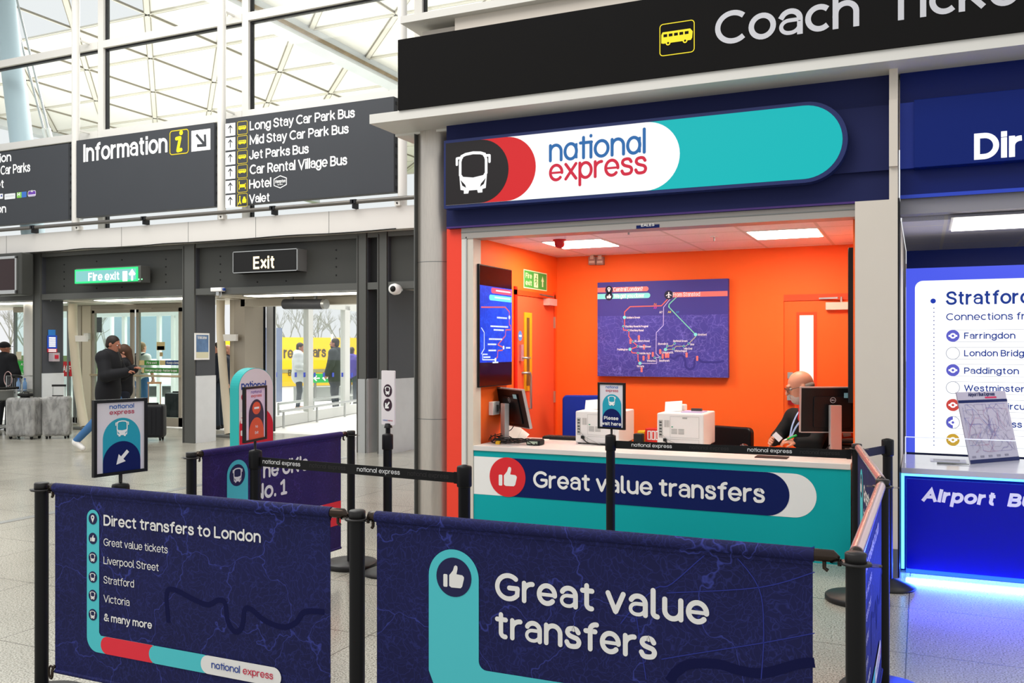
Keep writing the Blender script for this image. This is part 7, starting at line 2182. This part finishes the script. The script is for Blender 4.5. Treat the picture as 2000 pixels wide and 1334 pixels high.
def figure(t, J, hf_, hup=(0, 0, 1), skin=M_skin, top=None, bot=None, shoe=None, hair=None, hstyle='short', s=1.0, hs=1.0, vox=.011, puff=.0, hood=False, long_top=.0, legs=True, beard=None, bulk=1.0, sleeve=1.0):
    V = {k: Vector(v) for k, v in J.items()}
    f = Vector(hf_).normalized(); u = Vector(hup); u = (u - f * u.dot(f)).normalized(); r = f.cross(u)
    Mx = [[f[i], r[i], u[i]] for i in range(3)]
    hc = V['head']; k = s * hs
    hp = lambda a, b, c: tuple(hc + f * (a * k) + r * (b * k) + u * (c * k))
    E = lambda a, b, c, rx, ry, rz, op='u', kk=.02: ('ell', hp(a, b, c), (rx * k, ry * k, rz * k), Mx, op, kk)
    fr_ = .011 if vox > .008 else .0085
    P = [E(-.012, 0, .03, .098, .077, .098), E(.018, 0, -.04, .074, .06, .085), E(.05, 0, -.085, .038, .038, .03),
         ('cap', hp(.092, 0, .02), hp(.112, 0, -.022), .010 * k, .014 * k, .012), ('cap', hp(.088, -.03, .032), hp(.088, .03, .032), .012 * k, .012 * k, .012),
         ('cap', hp(.084, -.02, -.062), hp(.084, .02, -.062), .008 * k, .008 * k, .01),
         E(-.01, .078, -.005, .022, .011, .032, 'u', .006), E(-.01, -.078, -.005, .022, .011, .032, 'u', .006),
         E(.088, .031, .008, .018, .017, .012, 's', .01), E(.088, -.031, .008, .018, .017, .012, 's', .01)]
    B = bulk
    ax = (V['shL'] - V['shR']).normalized(); fw = Vector((-ax.y, ax.x, 0)) * -1
    fw = Vector((ax.y, -ax.x, 0)); 
    up = (V['neck'] - V['pelvis']).normalized(); fw = (fw - up * fw.dot(up)).normalized()
    Mb = [[fw[i], ax[i], up[i]] for i in range(3)]
    ch = V['chest']
    P += [('cap', tuple(V['neck']), tuple(hc - u * (.07 * k)), .052 * s, .05 * s, .02)]
    def torso(d):
        return [('ell', tuple(ch), ((.105 * B) * s + d, .165 * s * B ** .5 + d, .21 * s + d), Mb, 'u', .04), ('ell', tuple(V['pelvis'].lerp(ch, .42)), (.105 * s * B + d, .14 * s * B ** .5 + d, .17 * s + d), Mb, 'u', .05),
                ('ell', tuple(V['pelvis']), (.11 * s * B ** .5 + d, .155 * s + d, .12 * s + d), Mb, 'u', .04), ('cap', tuple(V['shL']), tuple(V['shR']), .06 * s + d, .06 * s + d, .05), ('cap', tuple(V['neck']), tuple(ch), .06 * s + d * .5, .09 * s + d, .05)]
    def arm(a, d, e=1.0):
        wr = V['el' + a].lerp(V['wr' + a], e)
        return [('cap', tuple(V['sh' + a]), tuple(V['el' + a]), .054 * s + d, .044 * s + d, .03), ('cap', tuple(V['el' + a]), tuple(wr), .043 * s + d, .03 * s + d * .8, .02)]
    def leg(a, d):
        return [('cap', tuple(V['hip' + a]), tuple(V['kn' + a]), .082 * s + d, .058 * s + d, .03), ('cap', tuple(V['kn' + a]), tuple(V['an' + a]), .055 * s + d, .038 * s + d, .02)]
    P += torso(-.004)
    for a in 'LR':
        P += arm(a, 0)
        if legs or 'hipL' in V:
            P += leg(a, 0) + [('cap', tuple(V['an' + a]), tuple(V['toe' + a]), .038 * s, .03 * s, .02)]
        # hand
        wr = V['wr' + a]; d = V.get('hd' + a, (wr - V['el' + a])).normalized(); n = V.get('pn' + a, Vector((0, 0, -1)) if abs(d.z) < .7 else -ax * (1 if a == 'L' else -1)); n = (n - d * n.dot(d)).normalized(); sd = d.cross(n)
        sgn = 1 if a == 'R' else -1
        sd = sd * sgn
        pc = wr + d * .05 * s
        Mh = [[d[i], sd[i], n[i]] for i in range(3)]
        P.append(('ell', tuple(pc), (.052 * s, .042 * s, .018 * s), Mh, 'u', .012))
        for q, (off, ln) in enumerate(((-.030, .9), (-.010, 1.0), (.010, .95), (.029, .75))):
            b0 = wr + d * .085 * s + sd * off * s; b1 = b0 + (d * .85 + n * .35).normalized() * .036 * ln * s; b2 = b1 + (d * .35 + n * .85).normalized() * .03 * ln * s
            P += [('cap', tuple(b0), tuple(b1), fr_ * s, fr_ * s * .95, .004), ('cap', tuple(b1), tuple(b2), fr_ * s * .95, fr_ * s * .8, .004)]
        b0 = wr + d * .03 * s - sd * .032 * s; b1 = b0 + (d * .7 - sd * .55 + n * .3).normalized() * .04 * s; b2 = b1 + (d * .8 + n * .5).normalized() * .03 * s
        P += [('cap', tuple(b0), tuple(b1), fr_ * 1.2 * s, fr_ * s, .006), ('cap', tuple(b1), tuple(b2), fr_ * s, fr_ * .85 * s, .004)]
    sdf_mesh('body', P, vox, skin, t, .02)
    if top:
        d = .016 + puff
        C = torso(d)
        if long_top:
            C.append(('ell', tuple(V['pelvis'] - up * (.1 * s)), (.125 * s * B ** .5 + d, .165 * s + d, (.12 + long_top) * s + d), Mb, 'u', .05))
        for a in 'LR': C += arm(a, d, sleeve)
        if hood:
            C += [('ell', tuple(V['neck'] - fw * .06 * s + up * .015), (.07 * s, .105 * s, .06 * s), Mb, 'u', .03)]
        else:
            C += [('cap', tuple(V['neck'] - up * .02), tuple(V['neck'] + up * .012), .062 * s, .06 * s, .015)]
        sdf_mesh('jacket' if puff > .01 or long_top else 'jumper', C, vox, top, t, .025)
    if bot and legs:
        C = [('ell', tuple(V['pelvis']), (.12 * s * B ** .5, .165 * s, .13 * s), Mb, 'u', .03)]
        for a in 'LR': C += leg(a, .014)
        sdf_mesh('trousers', C, vox, bot, t, .025)
    if shoe and legs:
        for a in 'LR':
            an, to = V['an' + a], V['toe' + a]
            dd = (to - an); dd = dd.normalized()
            mbp = [('cap', tuple(an - Vector((0, 0, .035 * s)) - dd * .02), tuple(to + Vector((0, 0, .012))), .048 * s, .040 * s, .02), ('cap', tuple(an), tuple(an - Vector((0, 0, .03))), .05 * s, .05 * s, .02)]
            sdf_mesh('shoe', mbp, vox, shoe, t, .02)
    if hair:
        if hstyle == 'short':
            C = [E(-.02, 0, .042, .1, .083, .096), E(-.05, 0, -.02, .06, .07, .06), E(.108, 0, .012, .085, .12, .075, 's', .02), E(.045, 0, -.09, .1, .13, .08, 's', .02), E(-.02, 0, -.15, .15, .14, .075, 's', .01)]
        elif hstyle == 'long':
            C = [E(-.022, 0, .035, .108, .092, .105), ('cap', hp(-.07, 0, 0), hp(-.09, 0, -.2), .075 * k, .05 * k, .03), E(.115, 0, -.04, .09, .075, .1, 's', .01)]
        elif hstyle == 'cap':
            C = [E(-.012, 0, .05, .108, .092, .085), ('cap', hp(.09, -.035, .045), hp(.09, .035, .045), .012 * k, .012 * k, .02), ('cap', hp(.15, -.025, .035), hp(.15, .025, .035), .008 * k, .008 * k, .02), E(.02, 0, -.07, .16, .14, .1, 's', .01)]
        elif hstyle == 'fringe':
            C = [E(-.03, 0, -.0, .083, .083, .055), E(.08, 0, .0, .1, .14, .14, 's', .01)]
        sdf_mesh('cap' if hstyle == 'cap' else 'hair', C, min(vox, .009), hair, t, .02)
    if beard:
        C = [E(.03, 0, -.078, .066, .058, .052), E(.078, 0, -.05, .02, .036, .022), E(.10, 0, -.066, .02, .02, .007, 's', .004), E(.02, 0, .03, .12, .1, .075, 's', .01)]
        sdf_mesh('beard', C, min(vox, .006), beard, t, .015)
    for sg in (-1, 1):
        mb = MB(); mb.ell(hp(.078, sg * .031, .01), .012 * k, .012 * k, .012 * k, mat('eye_white', '#D9CFC8', .3), 12); mb.ell(hp(.0885, sg * .031, .009), .005 * k, .005 * k, .005 * k, M_eye, 10); mb.build('eye', t)
    return hp, E


def standing(name_label, loc, deg, h=1.75, over=None, head_turn=0.0, head_down=0.0, **kw):
    """deg: heading in world degrees (0 = +X)"""
    s = h / 1.75
    t = thing('person', name_label, 'person', (loc[0], loc[1], 0), kw.pop('group', None))
    J = dict(pelvis=(0, 0, .97), chest=(.0, 0, 1.28), neck=(-.005, 0, 1.475), head=(.02, 0, 1.625), shL=(0, .175, 1.415), shR=(0, -.175, 1.415), elL=(-.03, .235, 1.14), elR=(-.03, -.235, 1.14), wrL=(.06, .235, .91), wrR=(.06, -.235, .91),
             hipL=(0, .095, .92), hipR=(0, -.095, .92), knL=(.02, .105, .50), knR=(.02, -.105, .50), anL=(-.02, .11, .085), anR=(-.02, -.11, .085), toeL=(.15, .13, .045), toeR=(.15, -.13, .045))
    J.update(over or {})
    c, sn = math.cos(math.radians(deg)), math.sin(math.radians(deg))
    W = {}
    for k_, p in J.items():
        v = Vector((p[0] * c - p[1] * sn, p[0] * sn + p[1] * c, p[2])) * s
        W[k_] = v if k_[:2] in ('hd', 'pn') else v + Vector((loc[0], loc[1], 0))
    a = math.radians(deg + head_turn); dn = math.radians(head_down)
    figure(t, W, (math.cos(a) * math.cos(dn), math.sin(a) * math.cos(dn), -math.sin(dn)), s=s, **kw)
    return t, W


cl = lambda n, h, r=.8: mat(n, h, r, vary=.08, vscale=9, bump=.15, bscale=30)
jean = cl('denim_blue', '#3F6A99'); dkj = cl('dark_denim', '#2A3440'); blk = cl('black_cloth', '#15161A'); nvy = cl('dark_navy_cloth', '#1E2430'); wsh = mat('white_trainer', '#E8E6E2', .5); bsh = mat('brown_boot', '#8A6B52', .6); ksh = mat('black_shoe', '#17171A', .5)
dh = mat('dark_hair', '#2A211C', .6); bh = mat('brown_hair', '#4A3426', .6); fh = mat('fair_hair', '#8A6F50', .6)
RT = 24.4          # heading that points to the right of the photo
# walking man: rear foot at the left, stepping to the right
p = onD(212, 880, 13.9)
standing('man in black puffer coat and jeans walking right past the fire exit doors', p.xy, RT, 1.78, dict(chest=(.02, 0, 1.28), neck=(.03, 0, 1.47), head=(.07, 0, 1.615), hipL=(0, .09, .92), hipR=(0, -.09, .92), knR=(-.10, -.1, .52), anR=(-.44, -.1, .17), toeR=(-.34, -.11, .05), knL=(.2, .1, .52), anL=(.3, .1, .09), toeL=(.46, .11, .05), elL=(.1, .25, 1.15), elR=(.08, -.27, 1.15), wrL=(.33, .12, 1.24), wrR=(.32, -.16, 1.2)),
         head_down=18, skin=M_skin2, top=blk, bot=jean, shoe=wsh, hair=dh, puff=.035, hood=True, long_top=.08, beard=None)
p = onD(243, 880, 14.6)
t, W = standing('woman with brown hair and black top, arms raised, facing the walking man', p.xy, RT + 200, 1.64, dict(elL=(.16, .24, 1.2), elR=(.16, -.24, 1.22), wrL=(.26, .06, 1.36), wrR=(.27, -.05, 1.38), knL=(.05, .1, .5)), head_down=10, top=blk, bot=nvy, shoe=ksh, hair=bh, hstyle='long', puff=.012, sleeve=.55)
ph = (W['wrL'] + W['wrR']) / 2 + Vector((0, 0, .09)); tp = thing('phone', 'dark mobile phone held up by the woman in black', 'phone', ph); MB().box(ph.x - .01, ph.x + .0, ph.y - .035, ph.y + .035, ph.z - .07, ph.z + .07, M_bl).build('case', tp, bev=.003); MB().box(ph.x, ph.x + .001, ph.y - .032, ph.y + .032, ph.z - .066, ph.z + .066, mat('phone_face', '#23303C', .1)).build('screen', tp)
# backpacker inside the vestibule
p = onD(276, 850, 19.6)
t, W = standing('person in white tee shirt and jeans with dark backpack, walking away through the doors', p.xy, 90, 1.72, dict(knL=(.12, .1, .5), anR=(-.18, -.1, .12), toeR=(-.04, -.12, .05), elR=(.04, -.25, 1.15), wrR=(.12, -.22, .95)), top=mat('white_cotton', '#E6E4E0', .8), bot=jean, shoe=wsh, hair=fh, puff=.004, sleeve=.05)
bp = thing('backpack', 'dark backpack worn on the white tee shirt', 'backpack', (p.x, p.y - .22, 1.05))
sdf_mesh('bag', [('ell', (p.x, p.y - .22, 1.24), (.15, .10, .22), None, 'u', .03), ('ell', (p.x, p.y - .29, 1.15), (.11, .06, .11), None, 'u', .03)], .011, mat('backpack_grey', '#23272E', .8), bp)
mb = MB()
for sg in (-1, 1): mb.tube(crom([(p.x + sg * .1, p.y - .16, 1.42), (p.x + sg * .11, p.y - .02, 1.47), (p.x + sg * .12, p.y + .13, 1.36), (p.x + sg * .13, p.y + .1, 1.1), (p.x + sg * .12, p.y - .16, 1.06)], 5), .016, mat('backpack_grey', '#23272E', .8), 8)
mb.build('strap', bp)
# man in cap at the left edge
p = onD(8, 850, 17.6)
t, W = standing('person in black cap and black jacket with bright back print, at the left edge', p.xy, 96, 1.71, dict(elR=(.02, -.27, 1.15), wrR=(.14, -.24, 1.0)), skin=M_skin2, top=blk, bot=blk, shoe=ksh, hair=mat('cap_black', '#14151A', .8), hstyle='cap', puff=.03, head_turn=-12)
bf = Fr((p.x - .14, p.y - .175, 1.05), (1, 0, 0)); mb = MB()
for k, (c_, pts) in enumerate((('print_orange', [(.06, .3), (.1, .34), (.13, .26), (.09, .2)]), ('print_blue', [(.09, .2), (.14, .26), (.16, .12), (.12, .02)]), ('print_pink', [(.05, .12), (.1, .18), (.12, .03), (.08, -.06)]))):
    mb.face(bf, pts, .004 + .001 * k, mat(c_, {'print_orange': '#D8803C', 'print_blue': '#3C7FC8', 'print_pink': '#D89A8A'}[c_], .6))
mb.build('back_print', t)
t_ = thing('tote_bag', 'black bag with pale strap loop hanging at the capped person', 'bag', (p.x + .3, p.y - .08, .8)); sdf_mesh('bag', [('ell', (p.x + .29, p.y - .05, .86), (.12, .07, .17), None, 'u', .02)], .011, blk, t_); MB().tube([(p.x + .29 + .11 * math.cos(a_), p.y - .13, 1.0 + .14 * math.sin(a_)) for a_ in [k * PI / 8 for k in range(17)]], .008, mat('strap_rose', '#C9A8A4', .5), 6).build('strap', t_)
# two people behind the second pillar
p = onD(427, 850, 17.7); standing('dark haired person in dark clothes just behind the poster pillar', p.xy, RT + 180, 1.70, dict(), top=nvy, bot=dkj, shoe=ksh, hair=dh, puff=.02, head_turn=20)
p = onD(444, 850, 19.2); standing('bald person in navy clothes behind the bent white post', p.xy, RT, 1.66, dict(), top=nvy, bot=dkj, shoe=ksh, puff=.02)
# two men outside
p = onZ(583, 801, 0)
standing('man in pale grey puffer jacket and dark jeans standing outside', p.xy, RT + 12, 1.74, dict(head=(.05, 0, 1.61), elL=(.0, .26, 1.15), elR=(.0, -.26, 1.15), wrL=(.2, .12, 1.1), wrR=(.2, -.12, 1.1), knL=(.03, .08, .5), knR=(.03, -.08, .5), toeL=(.17, .1, .045), toeR=(.17, -.1, .045)), head_down=12, skin=M_skin2, top=cl('pale_puffer', '#B9BDC0'), bot=dkj, shoe=bsh, hair=dh, puff=.04, hood=True, long_top=.03, head_turn=-10, group=None)
p = onZ(655, 807, 0)
standing('man in long dark coat with dark beard standing outside facing left', p.xy, RT + 172, 1.83, dict(elL=(.03, .25, 1.14), elR=(.03, -.25, 1.14), wrL=(.13, .22, .93), wrR=(.13, -.22, .93), knL=(.02, .08, .5), knR=(.02, -.08, .5), anL=(-.02, .08, .085), anR=(-.02, -.08, .085)), skin=M_skin2, top=cl('dark_coat', '#2B3336'), bot=dkj, shoe=ksh, hair=dh, puff=.03, hood=True, long_top=.13, beard=dh)
p = onD(687, 760, 25.2)
standing('person in violet jacket outside, half hidden by the right mullion', p.xy, 100, 1.62, dict(), top=cl('violet_jacket', '#4A3F8F'), bot=dkj, shoe=ksh, hair=dh, puff=.03, hood=True)

# ---- the clerk
hc = onD(1563, 757, 7.62)
B_ = Vector((-.62, -.78, 0)); Rr = Vector((-.78, .62, 0))           # body heading, his right-hand side
ctr = Vector((hc.x + .06, hc.y + .13, 0))
wr = onY(1502, 864, 7.80); wl = onY(1543, 864, 7.74)
J = dict(pelvis=ctr + Vector((.06, .10, .56)), chest=ctr + Vector((.03, .05, .86)), neck=ctr + Vector((0, -.02, 1.05)), head=hc, shR=ctr + Rr * .185 + Vector((0, -.0, .985)), shL=ctr - Rr * .185 + Vector((0, 0, .985)),
         elR=ctr + Rr * .27 + B_ * .10 + Vector((0, 0, .80)), elL=ctr - Rr * .22 + B_ * .16 + Vector((0, 0, .80)), wrR=wr + Vector((.03, .05, .005)), wrL=wl + Vector((.06, .0, .0)),
         hipL=ctr + Vector((.12, .1, .54)), hipR=ctr + Vector((-.03, .16, .54)), knL=ctr + B_ * .38 + Vector((.12, 0, .52)), knR=ctr + B_ * .36 + Vector((-.08, .04, .52)), anL=ctr + B_ * .36 + Vector((.12, 0, .1)), anR=ctr + B_ * .34 + Vector((-.08, .04, .1)), toeL=ctr + B_ * .5 + Vector((.12, 0, .05)), toeR=ctr + B_ * .48 + Vector((-.08, .04, .05)),
         hdR=Vector((-.1, -.55, .12)), pnR=Vector((.75, -.2, -.35)), hdL=Vector((-.75, -.2, .1)), pnL=Vector((-.1, .2, -.9)))
t = thing('person', 'bald bearded clerk with glasses, black jumper and lanyard, seated behind the counter', 'person', (ctr.x, ctr.y, 0))
clerk = mat('skin_clerk', '#C98A70', .45, vary=.06, vscale=25)
hfw = Vector((-.93, -.30, -.28))
hp, E = figure(t, J, hfw, skin=clerk, top=cl('black_jumper', '#121214', .85), bot=blk, shoe=ksh, hair=mat('grey_fringe', '#8A7C74', .7), hstyle='fringe', hs=1.07, vox=.007, bulk=1.25, beard=mat('grey_beard', '#B9A79E', .8, bump=.4, bscale=180))
k = 1.07
f_ = hfw.normalized(); u_ = Vector((0, 0, 1)); u_ = (u_ - f_ * u_.dot(f_)).normalized(); r_ = f_.cross(u_)
gf = Fr(hc + f_ * (.108 * k), r_, u_)
mb = MB(); gm = mat('spectacle_frame', '#2A1C1A', .3)
for sg in (-1, 1): mb.tube([gf.P((sg * .034 + .025 * math.cos(a)) * k, (.008 + .018 * math.sin(a)) * k, 0) for a in [2 * PI * q / 16 for q in range(16)]], .0022, gm, 6, closed=True)
mb.tube([gf.P(-.01, .012, 0), gf.P(.01, .012, 0)], .0022, gm, 6)
for sg in (-1, 1): mb.tube([gf.P(sg * .06 * k, .012, -.002), Vector(hp(.03, sg * .083, .012)), Vector(hp(-.02, sg * .086, .004))], .0024, gm, 6)
mb.build('glasses', t)
mb = MB()
for sg in (-1, 1): mb.face(gf, circ(sg * .034 * k, .008 * k, .024 * k, 16, .017 * k), .0, M_glass)
mb.build('lens', t)
nk = J['neck']; chp = J['chest']
sdf_mesh('red_scarf', [('cap', tuple(nk + B_ * .05 + Vector((0, 0, .035))), tuple(nk + B_ * .085 + Vector((0, 0, -.06))), .042, .034, .02), ('cap', tuple(nk + Vector((0, 0, .02))), tuple(nk + B_ * .05 + Vector((0, 0, .02))), .062, .05, .02)], .008, mat('scarf_red', '#C81A22', .7), t)
mb = MB(); lm = mat('lanyard_blue', '#9DB4DC', .6)
p0 = nk + Rr * .055 + Vector((0, 0, .03)); p1 = nk - Rr * .055 + Vector((0, 0, .03)); pe = ctr + B_ * .20 + Rr * .03 + Vector((0, 0, .80)); 
for a_ in (p0, p1):
    pts = crom([tuple(a_), tuple(a_ + B_ * .075 + Vector((0, 0, -.05))), tuple(a_.lerp(pe, .55) + B_ * .045), tuple(pe)], 6)
    for q in range(len(pts) - 1): mb.bar(pts[q], pts[q + 1], .017, .003, lm, up=tuple(B_))
mb.build('lanyard', t)
mb = MB(); mb.bar(pe, pe + Vector((0, 0, -.03)), .012, .006, M_alu, up=tuple(B_)); mb.build('lanyard_clip', t)
mid = onY(1518, 853, 7.72); d_ = Vector((.5, -.1, -.45)).normalized()
tt = thing('paper_slip', 'white folded slip held in the clerk hands', 'paper', mid); mb = MB(); mb.bar(mid - d_ * .035, mid + d_ * .04, .045, .01, mat('slip_white', '#D6D2D6', .6), up=(-.3, -.8, .5)); mb.build('sheet', tt)
tt = thing('green_pen', 'green highlighter pen in the clerk left hand', 'pen', wl); a_ = onY(1537, 858, 7.70); b_ = onY(1556, 850, 7.72); MB().tube([a_, b_], .009, mat('pen_green', '#1FA04C', .4), 10).build('barrel', tt); MB().tube([a_, a_ + (a_ - b_) * .25], .0075, M_wh, 10).build('cap', tt)
office_chair('black office chair the clerk sits on, behind the right monitor', (ctr.x + .06, ctr.y + .1, 0), math.radians(-38), M_black, .44, .4, .56)
